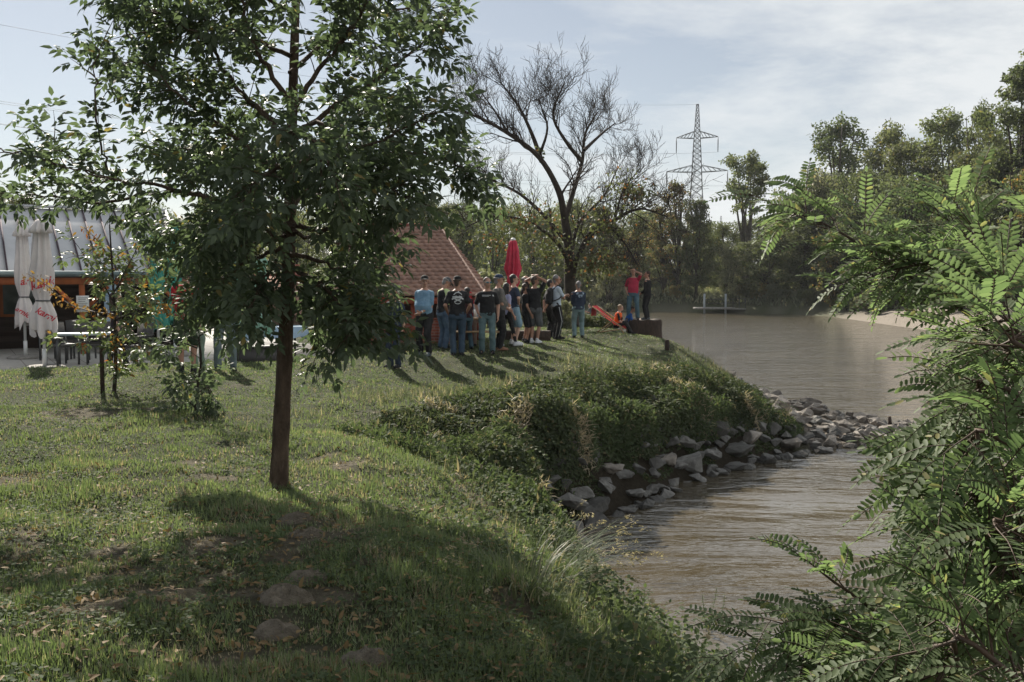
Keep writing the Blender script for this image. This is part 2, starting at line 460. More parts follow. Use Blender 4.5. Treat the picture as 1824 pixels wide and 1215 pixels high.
gr = np.maximum(gr, (sn > -2) * (sn < 3) * smooth(6.3, 7.6, gxx) * (gyy > 20) * (gyy < 34))
gr = np.maximum(gr, 0.3 * (sf > -1) * smooth(1.4, .6, sf) * (gyy > 90))
a.data.foreach_set('value', gr.astype(np.float32))
a = me.attributes.new('dry', 'FLOAT', 'POINT'); a.data.foreach_set('value', dryness(gxx, gyy).astype(np.float32))
a = me.attributes.new('mud', 'FLOAT', 'POINT')
mud = smooth(1.9, .9, sn) * (sn > -4) * (gxx < 6.6) * (gyy < 50)
a.data.foreach_set('value', mud.astype(np.float32))

# water: one sheet at z = 0
gwx = sorted(set([round(v, 2) for v in geo(-20, -595, 5, 1.3)[1:] + list(np.arange(-20, 60, 4.0)) + geo(60, 595, 5, 1.3)]))
gwy = sorted(set([round(v, 2) for v in list(np.arange(-95, 140, 5.0)) + geo(140, 350, 10, 1.2)]))
WX, WY = np.meshgrid(gwx, gwy)
acc = Acc(); nx, ny = len(gwx), len(gwy)
ii = (np.arange(ny - 1)[:, None] * nx + np.arange(nx - 1)[None]).ravel()
acc.add(np.stack([WX, WY, WX * 0], -1).reshape(-1, 3), [np.stack([ii, ii + 1, ii + nx + 1, ii + nx], -1)])
M_water, t, b = new_mat('muddy river water')
v = coords(t, 'Object')
murk = noise_fac(t, v, .25, 4, .6, .35, .65)
t.links.new(mixc(t, murk, (0.070, 0.056, 0.033, 1), (0.100, 0.082, 0.054, 1)), b.inputs['Base Color'])
b.inputs['Roughness'].default_value = 0.04; b.inputs['IOR'].default_value = 2.05
v1 = coords(t, 'Object', (1.0, 2.0, 1), (0, 0, R(-25)))
w1 = node(t, 'ShaderNodeTexNoise', Scale=1.25, Detail=3, Roughness=.5, Distortion=.8); t.links.new(v1, w1.inputs['Vector'])
w2 = node(t, 'ShaderNodeTexNoise', Scale=5.5, Detail=3, Roughness=.55, Distortion=.6); t.links.new(v1, w2.inputs['Vector'])
patch = noise_fac(t, coords(t, 'Object', (.6, 1.4, 1)), .16, 3, .5, .40, .62)
gw = t.nodes.new('ShaderNodeNewGeometry'); sy = node(t, 'ShaderNodeSeparateXYZ'); t.links.new(gw.outputs['Position'], sy.inputs[0])
fary = node(t, 'ShaderNodeMapRange'); fary.inputs['From Min'].default_value = 17; fary.inputs['From Max'].default_value = 30; t.links.new(sy.outputs['Y'], fary.inputs['Value'])
pm = node(t, 'ShaderNodeMath', operation='MAXIMUM'); t.links.new(patch, pm.inputs[0]); t.links.new(fary.outputs[0], pm.inputs[1])
amp = node(t, 'ShaderNodeMath', operation='MULTIPLY_ADD'); amp.inputs[1].default_value = .90; amp.inputs[2].default_value = .20; t.links.new(pm.outputs[0], amp.inputs[0])
hh = node(t, 'ShaderNodeMath', operation='MULTIPLY_ADD'); hh.inputs[1].default_value = .28; t.links.new(w2.outputs['Fac'], hh.inputs[0]); t.links.new(w1.outputs['Fac'], hh.inputs[2])
v3 = coords(t, 'Object', (.42, 1.5, 1), (0, 0, R(8)))
w3 = node(t, 'ShaderNodeTexNoise', Scale=.55, Detail=4, Roughness=.6, Distortion=1.0); t.links.new(v3, w3.inputs['Vector'])
h3 = node(t, 'ShaderNodeMath', operation='MULTIPLY_ADD'); h3.inputs[1].default_value = 1.9; t.links.new(w3.outputs['Fac'], h3.inputs[0]); t.links.new(hh.outputs[0], h3.inputs[2]); hh = h3
h2 = node(t, 'ShaderNodeMath', operation='MULTIPLY'); t.links.new(hh.outputs[0], h2.inputs[0]); t.links.new(amp.outputs[0], h2.inputs[1])
bump(t, b, h2.outputs[0], 1.0, .11)
water = acc.build('water', M_water)
tag(water, kind='structure')
# ================================================================ STRUCTURES
M_paver, t, b = new_mat('concrete pavers')
v = coords(t, 'Object')
br = node(t, 'ShaderNodeTexBrick', Scale=1.0); br.offset = 0.0
br.inputs['Color1'].default_value = (0.50, 0.48, 0.45, 1); br.inputs['Color2'].default_value = (0.42, 0.40, 0.38, 1); br.inputs['Mortar'].default_value = (0.16, 0.14, 0.12, 1)
br.inputs['Mortar Size'].default_value = 0.012; br.inputs['Brick Width'].default_value = 0.62; br.inputs['Row Height'].default_value = 2.4
t.links.new(v, br.inputs['Vector'])
t.links.new(mixc(t, noise_fac(t, v, 9, 6, .7, .3, .75), br.outputs['Color'], (0.30, 0.29, 0.27, 1)), b.inputs['Base Color'])
b.inputs['Roughness'].default_value = .9
M_metalroof = surf('standing seam roof', (0.56, 0.57, 0.59), (0.46, 0.47, 0.49), 1.5, .62, .1, 20, .3, 0.0)
M_gutter = surf('grey green gutter', (0.16, 0.21, 0.22), None, 3, .4, spec=.5, metal=.4)
M_orange = surf('orange stained timber', (0.42, 0.115, 0.030), (0.27, 0.07, 0.02), 5, .6, .2, 30, stretch=(1, 1, .3))
M_darkwood = surf('dark brown plank wall', (0.050, 0.026, 0.018), (0.028, 0.016, 0.012), 4, .7, .3, 20, stretch=(.3, 1, 6))
M_white = surf('white painted metal', (0.72, 0.72, 0.70), None, 4, .45)
M_paper = surf('paper notice', (0.75, 0.74, 0.70), (0.6, 0.6, 0.6), 22, .8)
M_board = surf('yellowed menu board', (0.46, 0.33, 0.12), (0.16, 0.10, 0.05), 14, .7)
M_glass = surf('dim window glass', (0.10, 0.13, 0.12), (0.05, 0.07, 0.06), 3, .12)
M_conc = surf('weathered concrete', (0.34, 0.32, 0.29), (0.22, 0.21, 0.19), 8, .9, .4, 40)
M_rattan = surf('dark woven rattan', (0.050, 0.048, 0.046), (0.09, 0.085, 0.08), 60, .6, .4, 80)
M_greymetal = surf('dark grey metal', (0.10, 0.10, 0.10), None, 5, .45, metal=.5)
M_tile = surf('terracotta roof tile', (0.36, 0.215, 0.16), (0.23, 0.135, 0.10), 5, .8, .3, 30)
M_ridge = surf('red ridge tile', (0.27, 0.10, 0.075), (0.19, 0.07, 0.055), 6, .9, .2, spec=.2)
M_redwood = surf('red stained timber', (0.36, 0.075, 0.035), (0.22, 0.05, 0.03), 5, .6, .2)
M_brick, t, b = new_mat('red brick')
v = coords(t, 'Generated')
vv = coords(t, 'Object')
sp_ = t.nodes.new('ShaderNodeSeparateXYZ'); t.links.new(vv, sp_.inputs[0])
ad_ = node(t, 'ShaderNodeMath', operation='ADD'); t.links.new(sp_.outputs['X'], ad_.inputs[0]); t.links.new(sp_.outputs['Y'], ad_.inputs[1])
cb_ = t.nodes.new('ShaderNodeCombineXYZ'); t.links.new(ad_.outputs[0], cb_.inputs['X']); t.links.new(sp_.outputs['Z'], cb_.inputs['Y'])
br = node(t, 'ShaderNodeTexBrick', Scale=1.0)
br.inputs['Color1'].default_value = (0.36, 0.095, 0.055, 1); br.inputs['Color2'].default_value = (0.24, 0.06, 0.04, 1); br.inputs['Mortar'].default_value = (0.34, 0.24, 0.20, 1)
br.inputs['Mortar Size'].default_value = 0.009; br.inputs['Brick Width'].default_value = 0.23; br.inputs['Row Height'].default_value = 0.075
t.links.new(cb_.outputs[0], br.inputs['Vector']); t.links.new(br.outputs['Color'], b.inputs['Base Color']); b.inputs['Roughness'].default_value = .85
M_steel = surf('galvanised pylon steel', (0.13, 0.14, 0.15), None, 1, .6, metal=.3)
M_wire = surf('aluminium conductor', (0.16, 0.17, 0.18), None, 1, .6)
M_oldwood = surf('old dark timber', (0.075, 0.045, 0.03), (0.03, 0.02, 0.015), 7, .85, .8, 20, stretch=(3, 3, .6), dist=.05)
M_cutwood = surf('grey cut timber face', (0.20, 0.16, 0.12), (0.10, 0.08, 0.06), 9, .85, .4)
M_lightwood = surf('pale deckchair timber', (0.42, 0.27, 0.14), (0.32, 0.20, 0.10), 8, .55)
M_redcloth = surf('red canvas', (0.62, 0.03, 0.035), (0.45, 0.02, 0.03), 6, .75, .15, 60)
M_redumb = surf('raspberry red umbrella cloth', (0.58, 0.035, 0.075), (0.40, 0.02, 0.05), 5, .7, .2, 50)
M_whitecloth = surf('off white umbrella cloth', (0.66, 0.61, 0.58), (0.55, 0.50, 0.49), 3, .8, .25, 20)
M_teal = surf('teal green umbrella cloth', (0.05, 0.27, 0.215), (0.035, 0.20, 0.16), 4, .75, .2, 30)
M_greencloth = surf('pale green umbrella cloth', (0.16, 0.36, 0.24), (0.30, 0.42, 0.36), 6, .75, .2, 30)
M_bluecloth = surf('light blue cloth', (0.30, 0.42, 0.56), (0.38, 0.50, 0.62), 5, .8, .2, 30)
M_redprint = surf('red printed lettering', (0.55, 0.03, 0.05), (0.5, 0.03, 0.05), 5, .8)

RZ_P = math.atan2(PE[1], PE[0])
def pw(u, v, z=PATIO_Z):
    return Vector((P_O[0] + PE[0] * u + PD[0] * v, P_O[1] + PE[1] * u + PD[1] * v, z))
def patio_at(px, py, z=PATIO_Z): return onz(px, py, z)

acc = Acc(); acc.box((-10.6, 11, -0.11), (38.6, 22, 0.22))
pat = acc.build('patio', M_paver); pat.location = pw(0, 0); pat.rotation_euler = (0, 0, RZ_P); tag(pat, kind='structure')

# ---- long low restaurant with metal roof
rest = empty('restaurant_building', pw(0, 0), RZ_P)
tag(rest, 'long low timber restaurant with pale standing seam metal roof beyond the terrace', 'building')
acc = Acc()
EV, EZ, RV, RZc = 5.8, 4.14 - PATIO_Z, 9.1, 5.92 - PATIO_Z
U0, U1 = -24, 4.8
acc.add([[U0, EV, EZ], [U1, EV, EZ], [U1, RV, RZc], [U0, RV, RZc], [U0, EV, EZ - .07], [U1, EV, EZ - .07], [U1, RV, RZc - .07], [U0, RV, RZc - .07]],
        [[[0, 1, 2, 3], [5, 4, 7, 6], [0, 4, 5, 1], [1, 5, 6, 2], [3, 7, 4, 0]]])
acc.add([[U0, RV, RZc], [U1, RV, RZc], [U1, RV + 4, EZ - .3], [U0, RV + 4, EZ - .3]], [[[0, 1, 2, 3]]])
roof = None
sm_ = Acc(); u = U0 + .1
while u < U1:
    sm_.bar((u, EV - .01, EZ + .025), (u, RV, RZc + .025), .035, .05); u += 0.42
acc.bar((U0, RV, RZc + .06), (U1, RV, RZc + .06), .3, .06)
acc.bar((U1 + .02, EV - .02, EZ), (U1 + .02, RV, RZc), .05, .16)
roof = acc.build('roof', M_metalroof, rest); tag(sm_.build('standing_seams', surf('dark plum seam', (.10, .075, .09), None, 4, .8, spec=.1), roof), kind='stuff')
acc = Acc(); acc.tube([(U0, EV - .09, EZ - .04), (U1 + .05, EV - .09, EZ - .04)], .075, 8); acc.build('gutter', M_gutter, roof)
acc = Acc(); acc.bar((U0, EV + .14, EZ - .22), (U1, EV + .14, EZ - .22), .10, .17); acc.build('beam', M_orange, rest)
for u_ in (-13.4, -9.2, -5.0, -0.9, 2.15, 4.7):
    acc = Acc(); acc.box((u_, EV + .14, (EZ - .31) / 2), (.13, .13, EZ - .31))
    acc.bar((u_ - .07, EV + .14, EZ - .95), (u_ - .62, EV + .14, EZ - .36), .09, .09); acc.bar((u_ + .07, EV + .14, EZ - .95), (u_ + .62, EV + .14, EZ - .36), .09, .09)
    acc.build('post', M_orange if u_ > -4 else M_darkwood, rest)
acc = Acc(); acc.box(((U0 + U1) / 2, RV - .1, 1.2), (U1 - U0, .2, 2.4)); acc.box((U1 - .15, 7.5, 1.2), (.16, 2.9, 2.4))
for k in range(9): acc.bar((U0, RV - .22, .25 + k * .25), (U1, RV - .22, .25 + k * .25), .03, .2)
acc.build('wall', M_darkwood, rest)
acc = Acc(); acc.box((-4, EV + .5, .38), (7.2, .07, .76)); acc.box((-11, EV + .5, .38), (4.8, .07, .76)); acc.build('parapet', surf('maroon boards', (0.10, .022, .018), (.05, .015, .012), 6, .7), rest)
for u_ in (-6.6, -3.4, 0.9):
    acc = Acc(); acc.box((u_, RV - .27, 1.35), (1.0, .06, .95))
    w_ = acc.build('window', M_orange, rest)
    acc = Acc(); acc.box((u_, RV - .31, 1.35), (.84, .03, .8)); acc.build('pane', M_glass, w_)
# notice on the Y-braced post and menu boards inside
n_ = pw(2.15, EV + .03, PATIO_Z + 1.28)
acc = Acc(); acc.box((0, 0, 0), (.30, .012, .42)); nb = acc.build('notice_sheet', M_paper); nb.location = n_; nb.rotation_euler = (0, 0, RZ_P)
tag(nb, 'white paper notice pinned to the orange veranda post', 'notice')
acc = Acc()
for k in range(7): acc.box((-.01 * (k % 3), -.009, .15 - .045 * k), (.22 - .03 * (k % 3), .004, .012))
acc.build('text_lines', M_greymetal, nb)
for k, z in enumerate((1.32, .92)):
    acc = Acc(); acc.box((0, 0, 0), (.55, .03, .33)); mb = acc.build('menu_board', M_board); mb.location = pw(-1.2, RV - .33, PATIO_Z + z); mb.rotation_euler = (0, 0, RZ_P)
    tag(mb, ('upper' if k == 0 else 'lower') + ' yellow menu board on the dark veranda wall', 'menu board')

# ---- second roofline behind the main tree, with roof glazing
h2_ = empty('guest_house', (-8.9, 37.5, .75), R(8))
h2_.scale = (.55, .6, .8); h2_.location.x = -9.3; tag(h2_, 'red roofed house with grey roof panels and brick chimney behind the tree trunk', 'house')
acc = Acc(); acc.box((-.55, 1.7, 1.2), (5.4, 3.4, 2.4)); acc.build('wall', surf('brown timber cladding', (.13, .09, .065), None, 5, .9), h2_)
acc = Acc(); acc.add([[-3.5, -.3, 2.3], [2.4, -.3, 2.3], [2.4, 1.7, 4.15], [-3.5, 1.7, 4.15], [-3.5, 3.7, 2.3], [2.4, 3.7, 2.3]], [[[0, 1, 2, 3], [3, 2, 5, 4]], [[1, 5, 2], [0, 3, 4]]])
for k in range(9):
    f = k / 9; acc.bar((-3.5, -.32 + 2 * f, 2.34 + 1.85 * f), (2.4, -.32 + 2 * f, 2.34 + 1.85 * f), .05, .03)
r2 = acc.build('roof', M_tile, h2_)
acc = Acc(); acc.bar((-3.5, 1.7, 4.2), (2.4, 1.7, 4.2), .2, .12); acc.build('ridge', M_ridge, r2)
for k in range(3):
    x0 = -2.3 + k * .95
    acc = Acc(); acc.add([[x0, .1, 2.76], [x0 + .85, .1, 2.76], [x0 + .85, 1.3, 3.87], [x0, 1.3, 3.87]], [[[0, 1, 2, 3]]])
    acc.build('roof_panel', surf('blue grey roof panel', (.22, .27, .32), None, 5, .2), r2)
acc = Acc(); acc.box((1.9, 2.4, 3.9), (.45, .45, 1.5)); acc.box((1.9, 2.4, 4.68), (.56, .56, .08)); acc.build('chimney', M_brick, r2)

# ---- brick grill hut with hipped tile roof
hut = empty('grill_hut', (0, 0, 0))
tag(hut, 'brick grill hut with scalloped terracotta tile roof behind the standing group', 'hut')
yE, zE, yR, zR = 24.9, 3.56, 28.2, 5.45
xl, xr = -4.5, -0.66; rl, rr = -4.5, -2.05
def tiled(p0, p1, q1, q0, rows, tw=.165):
    p0, p1, q1, q0 = map(np.array, (p0, p1, q1, q0))
    nrm = np.cross(p1 - p0, q0 - p0); nrm = nrm / np.linalg.norm(nrm)
    dn = (p0 - q0) / np.linalg.norm(p0 - q0)
    a_ = Acc()
    width = np.linalg.norm(p1 - p0)
    base = p0; ex = (p1 - p0) / width
    for r_ in range(rows):
        f0, f1 = r_ / rows, (r_ + 1.04) / rows
        L0, R0 = p0 + (q0 - p0) * f0, p1 + (q1 - p1) * f0
        L1, R1 = p0 + (q0 - p0) * min(f1, 1), p1 + (q1 - p1) * min(f1, 1)
        n = max(2, int(np.linalg.norm(R0 - L0) / tw * 8))
        s = np.linspace(0, 1, n)[:, None]
        bot = L0 + (R0 - L0) * s; top = L1 + (R1 - L1) * s
        ph = ((bot - base) @ ex) / tw * math.pi + (math.pi / 2 if r_ % 2 else 0)
        sc = np.abs(np.sin(ph))[:, None]
        jitter = 0.006 * np.sin(ph * 3.7 + r_ * 2.1)[:, None]
        bot = bot + nrm * (.050 + .022 * sc + jitter) + dn * (.055 * sc)
        und = bot - nrm * .05
        top = top + nrm * (.004 + .010 * sc)
        i = np.arange(n - 1)
        a_.add(np.concatenate([bot, top, und]), [np.stack([i, i + 1, n + i + 1, n + i], -1), np.stack([2 * n + i, 2 * n + i + 1, i + 1, i], -1)])
    return a_
acc = tiled((xl, yE, zE), (xr, yE, zE), (rr, yR, zR), (rl, yR, zR), 19, .20)
a2 = tiled((xr, yE, zE), (xr, yE + 6.6, zE), (rr, yR + .01, zR), (rr, yR, zR), 19, .20)
acc.add(np.concatenate(a2.v), [np.concatenate(x) for x in a2.f.values()])
acc.add([[xl, yR, zR], [rr, yR, zR], [xr, yR + 3.3, zE], [xl, yR + 3.3, zE]], [[[0, 1, 2, 3]]])
hr = acc.build('roof', M_tile, hut)
acc = Acc()
def ridge_run(a, b, n, r0=.060):
    a, b = Vector(a), Vector(b)
    for k in range(n):
        acc.tube([a.lerp(b, k / n), a.lerp(b, (k + 1.0) / n)], [r0, r0 * 1.06], 10, cap=False)
ridge_run((rl, yR, zR + .02), (rr, yR, zR + .02), 8); acc.build('ridge', M_ridge, hr)
acc = Acc(); ridge_run((rr, yR, zR + .015), (xr, yE, zE + .015), 14, .04); acc.build('hip_tiles', M_tile, hr)
acc = Acc(); acc.bar((xl + .1, yE + .12, zE - .13), (xr - .12, yE + .12, zE - .13), .1, .16); acc.bar((xr - .12, yE + .2, zE - .13), (xr - .12, yE + 6, zE - .13), .1, .16)
acc.build('beam', M_redwood, hut)
gz = 2.15
for (x_, y_) in ((xr - .3, yE + .3), (xl + 2.0, yE + .3), (xr - .3, yE + 3.2)):
    acc = Acc(); acc.box((x_, y_, (gz + zE - .21) / 2), (.12, .12, zE - .21 - gz)); acc.build('post', M_redwood, hut)
acc = Acc(); acc.box((-2.75, yE + .55, gz + .36), (2.4, .24, .84)); acc.box((-1.72, yE + .55, gz + .38), (.36, .3, .9)); acc.box((-2.75, yE + .55, gz + .80), (2.5, .3, .05))
acc.build('brick_wall', M_brick, hut)
acc = Acc(); acc.box((-2.7, yE + 3.3, gz + .75), (3.4, .2, 1.6)); acc.box((-4.4, yE + 1.8, gz + .7), (.2, 3.2, 1.5)); acc.build('back_wall', M_darkwood, hut)
acc = Acc(); acc.bar((xr - .4, yE + .5, gz + .95), (xr + .45, yE + .2, gz + 1.2), .05, .06); acc.build('handrail', M_darkwood, hut)
# red cloths hanging from the hut beam
for k, (px_, dz, sc_) in enumerate(((829, 0, 1.0), (838, -.22, .8))):
    p = at(px_, 538, yE - .02); acc = Acc(); n = 9
    V = []; H_ = .62 * sc_; W_ = .34 * sc_
    for j in range(8):
        for i in range(n):
            s = i / (n - 1) - .5
            V.append((s * W_ * (1 - .2 * (j / 7) * (j % 2)), .04 * math.sin(i * 1.9 + j * .5) * (j / 7) + .0, -H_ * j / 7 + .02 * math.sin(i * 2.2)))
    idx = np.array([[j * n + i, j * n + i + 1, (j + 1) * n + i + 1, (j + 1) * n + i] for j in range(7) for i in range(n - 1)])
    acc.add(V, [idx]); o = acc.build('hanging_cloth', M_redcloth, loc=(p.x, p.y - .05 * k, p.z + .25 + dz), smooth=True)
    tag(o, ('long' if k == 0 else 'short lower') + ' red cloth hanging under the edge of the tiled hut roof', 'cloth')

# ---- timber serving table with bench by the hut
g = onground(850, 622)
tb = empty('wooden_table', (at(850, 600, 24.2).x, 24.2, hz(-.85, 24.2)))
tag(tb, 'pale timber table with objects on top beside the brick hut', 'table')
acc = Acc(); acc.box((0, 0, .72), (1.1, .65, .05)); acc.build('table_top', M_lightwood, tb)
acc = Acc(); acc.box((0, -.45, .42), (1.1, .24, .04)); acc.build('bench_seat', M_lightwood, tb)
for sx in (-.42, .42):
    for sy in (-.24, .24):
        acc = Acc(); acc.bar((sx, sy * 1.7, 0), (sx, sy * .7, .70), .06, .06); acc.build('leg', M_lightwood, tb)
acc = Acc()
for k in range(5): acc.tube([(-.3 + k * .13, .05 * (k % 2), .745), (-.3 + k * .13, .05 * (k % 2), .86 + .04 * (k % 3))], .03, 8)
cps = acc.build('cups', M_white); cps.location = tb.location; tag(cps, 'white cups standing on the pale timber table', 'cups', kind='stuff')

# ---- timber trough behind the hands-on-head man
tr_ = at(940, 600, 27.5)
acc = Acc(); acc.box((0, 0, .27), (1.25, .5, .06)); acc.box((0, -.24, .16), (1.25, .04, .26)); acc.box((0, .24, .16), (1.25, .04, .26)); acc.box((-.6, 0, .16), (.04, .46, .26)); acc.box((.6, 0, .16), (.04, .46, .26))
o = acc.build('timber_planter', M_oldwood, loc=(tr_.x, 27.5, hz(tr_.x, 27.5)))
tag(o, 'low dark timber trough on the grass behind the waiting group', 'planter')

# ---- umbrellas
def canopy_mesh(H, mat, seed, prof, twist=0.0, k=64, ribs=8):
    rs = random.Random(seed); acc_ = Acc(); V = []
    n = len(prof)
    ph = [rs.uniform(0, 6) for _ in range(6)]
    for i, (zf, r, pl) in enumerate(prof):
        for j in range(k):
            th = 2 * math.pi * j / k
            w = math.cos(ribs * th + 1.2 * math.sin(3 * zf * 4 + ph[0]))
            f = 1 + pl * w + .10 * math.sin(2 * th + ph[1] + zf * 5) + .05 * math.sin(5 * th + ph[2] + 9 * zf)
            z = zf * H
            if i == 0: z += .10 * math.sin(4 * th + ph[3]) + .05 * math.sin(9 * th + ph[4])
            a = th + twist * zf
            V.append((r * f * math.cos(a), r * f * math.sin(a), z))
    i = np.arange(n - 1)[:, None] * k; j = np.arange(k)[None]; j2 = (j + 1) % k
    acc_.add(V, [np.stack([i + j, i + j2, i + k + j2, i + k + j], -1).reshape(-1, 4), (np.arange(k) + (n - 1) * k)[None]])
    return acc_
PROF_W = [(.25, .235, .30), (.30, .25, .24), (.36, .235, .20), (.42, .17, .18), (.455, .12, .10), (.49, .15, .15), (.56, .20, .18), (.64, .205, .2), (.74, .17, .22), (.84, .14, .22), (.90, .125, .2), (.905, .20, .24), (.93, .185, .2), (.97, .12, .12), (.995, .05, .0)]
PROF_R = [(z, r * .84, p_) for z, r, p_ in [(.30, .10, .3), (.38, .13, .3), (.45, .15, .3), (.50, .10, .2), (.56, .17, .35), (.62, .15, .3), (.70, .22, .32), (.80, .17, .3), (.88, .15, .3), (.95, .11, .25), (.975, .09, .1)]]
def text2d(txt, size, shear=0.0, bold=.0):
    cu = bpy.data.curves.new('txt', 'FONT'); cu.body = txt; cu.size = size; cu.shear = shear; cu.offset = bold; cu.align_x = 'CENTER'; cu.align_y = 'CENTER'
    o = bpy.data.objects.new('txt', cu); COL.objects.link(o)
    dg = bpy.context.evaluated_depsgraph_get(); me_ = bpy.data.meshes.new_from_object(o.evaluated_get(dg))
    bm_ = bmesh.new(); bm_.from_mesh(me_); bmesh.ops.triangulate(bm_, faces=bm_.faces)
    bmesh.ops.subdivide_edges(bm_, edges=[e for e in bm_.edges if e.calc_length() > .03], cuts=1)
    bmesh.ops.triangulate(bm_, faces=bm_.faces)
    bm_.verts.ensure_lookup_table()
    v_ = [tuple(x.co) for x in bm_.verts]; f_ = [[x.index for x in f.verts] for f in bm_.faces]
    bm_.free(); bpy.data.objects.remove(o); bpy.data.meshes.remove(me_); bpy.data.curves.remove(cu)
    return v_, f_
def project(vf, target_me, origin, right, up, out, name, mat, parent, off=.006):
    # lay a flat drawing on the nearest surface it meets from outside (all in the parent's own space)
    v_, f_ = vf; origin, right, up, out = Vector(origin), Vector(right), Vector(up), Vector(out)
    bvh = BVHTree.FromPolygons([x.co for x in target_me.vertices], [tuple(p.vertices) for p in target_me.polygons])
    P = []; ok = []
    for (x, y, z) in v_:
        q = origin + right * x + up * y + out * 1.0
        h, nr, i_, d_ = bvh.ray_cast(q, -out, 2.0)
        ok.append(h is not None); P.append(tuple(h + out * off) if h is not None else (0, 0, 0))
    fs = np.array([f for f in f_ if all(ok[i] for i in f)])
    if len(fs) == 0: return None
    a_ = Acc(); a_.add(P, [fs]); return a_.build(name, mat, parent)
def umbrella(loc, H, mat, label, prof, seed, base=True, text=None, pole_r=.032, rz=0.0, cap=False, group=None, slim=1.0):
    if prof is PROF_W: prof_ = [(z, r * slim, p_) for z, r, p_ in prof]
    else: prof_ = prof
    root = empty('closed_umbrella', loc, rz); tag(root, label, 'umbrella', group)
    acc = Acc(); acc.tube([(0, 0, 0.05), (0, 0, .42)], .045, 10); acc.tube([(0, 0, .4), (0, 0, H * .97)], pole_r, 10); acc.build('pole', M_white, root, smooth=False)
    ca = canopy_mesh(H, mat, seed, prof_); cn = ca.build('canopy', mat, root, smooth=True)
    acc = Acc(); n = 24
    acc.tube([(.135 * slim * math.cos(i * 2 * math.pi / n), .135 * slim * math.sin(i * 2 * math.pi / n), H * (.455 if prof is PROF_W else .5)) for i in range(n + 1)], .018, 6); acc.build('strap', mat if not text else M_greymetal, cn)
    if base:
        acc = Acc(); acc.tube([(0, 0, 0.0), (0, 0, .045), (0, 0, .075)], [.42, .42, .34], 20); acc.build('base', M_conc, root)
    if cap:
        acc = Acc(); acc.tube([(0, 0, H * .97), (0, 0, H * .99), (0, 0, H)], [.075, .07, .02], 12); acc.build('cap', M_white, root)
    if text:
        to_cam = Vector((-loc[0], -loc[1], 0)).normalized(); to_cam.rotate(Matrix.Rotation(-rz, 3, 'Z'))
        rt = Vector((0, 0, 1)).cross(to_cam)
        for (s_, z_, sz, ang, offx) in text:
            u_ = Vector((0, 0, 1)); r_ = rt.copy(); Mx = Matrix.Rotation(ang, 3, to_cam); r_ = Mx @ r_; u_ = Mx @ u_
            project(text2d(s_, sz, .25, .004), cn.data, Vector((0, 0, z_)) + rt * offx, r_, u_, to_cam, 'lettering', M_redprint, cn)
    return root
p = patio_at(80, 657)
umbrella(p, 3.2, M_whitecloth, 'closed white umbrella with red lettering, nearer the lawn on the terrace', PROF_W, 3, True, [('nic', 1.88, .26, .08, .12), ('kar', 1.80, .26, .3, -.08), ('karni', 1.17, .20, -.55, .04)], group=None)
p = patio_at(46, 638)
umbrella(p, 3.25, M_whitecloth, 'closed white umbrella with red lettering, partly behind the nearer white one', PROF_W, 9, True, [('ar', 1.85, .24, .1, .02), ('arnic', 1.12, .17, -.6, -.04)], slim=.82)
p = patio_at(283, 640); umbrella(p, 3.1, M_teal, 'closed teal green umbrella left of the tall man in red', PROF_W, 5, slim=.75)
p = patio_at(313, 634); umbrella(p, 3.35, M_teal, 'closed teal green umbrella directly behind the tall man in red', PROF_W, 6, slim=.75)
p = patio_at(422, 652); umbrella((p.x, p.y, p.z), 2.6, M_greencloth, 'closed pale green umbrella on a white pole behind the woman in jeans', PROF_W, 12, slim=.75)
p = patio_at(468, 640); umbrella(p, 2.5, M_greencloth, 'closed pale green umbrella beside the light blue tablecloth', PROF_W, 15, slim=.75)
p = at(914, 600, 29.0); umbrella((p.x, 29.0, hz(p.x, 29.0)), 2.95, M_redumb, 'closed raspberry red umbrella standing behind the waiting group', PROF_R, 21, base=False, cap=True)
p = patio_at(201, 628)
umbrella(p, 2.1, M_bluecloth, 'closed pale blue umbrella among the chairs by the sapling', PROF_W, 18, slim=.7)

# ---- chairs and table on the terrace
def chair_parts():
    root = empty('rattan_chair', (0, 0, 0)); tag(root, 'x', 'chair', 'dark rattan chairs on the terrace')
    acc = Acc(); acc.box((0, 0, .44), (.50, .48, .06)); acc.build('seat', M_rattan, root)
    acc = Acc(); acc.box((0, .26, .70), (.50, .04, .46), M=Matrix.Rotation(R(-8), 3, 'X')); acc.tube([(-.26, .29, .93), (0, .30, .95), (.26, .29, .93)], .014, 6); acc.build('backrest', M_rattan, root)
    for sx in (-.25, .25):
        for sy in (-.22, .23):
            acc = Acc(); acc.bar((sx, sy, 0), (sx, sy, .64 if sy < 0 else .6), .035, .035); acc.build('leg', M_greymetal, root)
        acc = Acc(); acc.bar((sx, -.24, .655), (sx, .26, .68), .05, .025); acc.build('armrest', M_rattan, root)
    remember(root); return root
proto_chair = chair_parts()
chs = [((112, 650), 60, 'dark rattan chair with its back to the white umbrellas'), ((146, 640), 185, 'dark rattan chair on the far side of the terrace table'),
       ((178, 648), 20, 'dark rattan chair just left of the sapling stake, back to the lawn'), ((100, 641), 75, 'dark rattan chair half hidden between umbrella pole and nearer chair'),
       ((243, 652), -30, 'dark rattan chair behind the sapling leaves, right of the table')]
for i, ((px_, py_), a_, lb) in enumerate(chs):
    c = proto_chair if i == 0 else copy_tree(proto_chair)
    c.location = patio_at(px_, py_); c.rotation_euler = (0, 0, R(a_)); c['label'] = lb
tt = empty('terrace_table', patio_at(150, 655), R(20)); tag(tt, 'grey terrace table with slim legs between the rattan chairs', 'table')
acc = Acc(); acc.box((0, 0, .73), (1.15, .75, .035)); acc.build('table_top', surf('pale grey table top', (.33, .38, .38), None, 5, .4), tt)
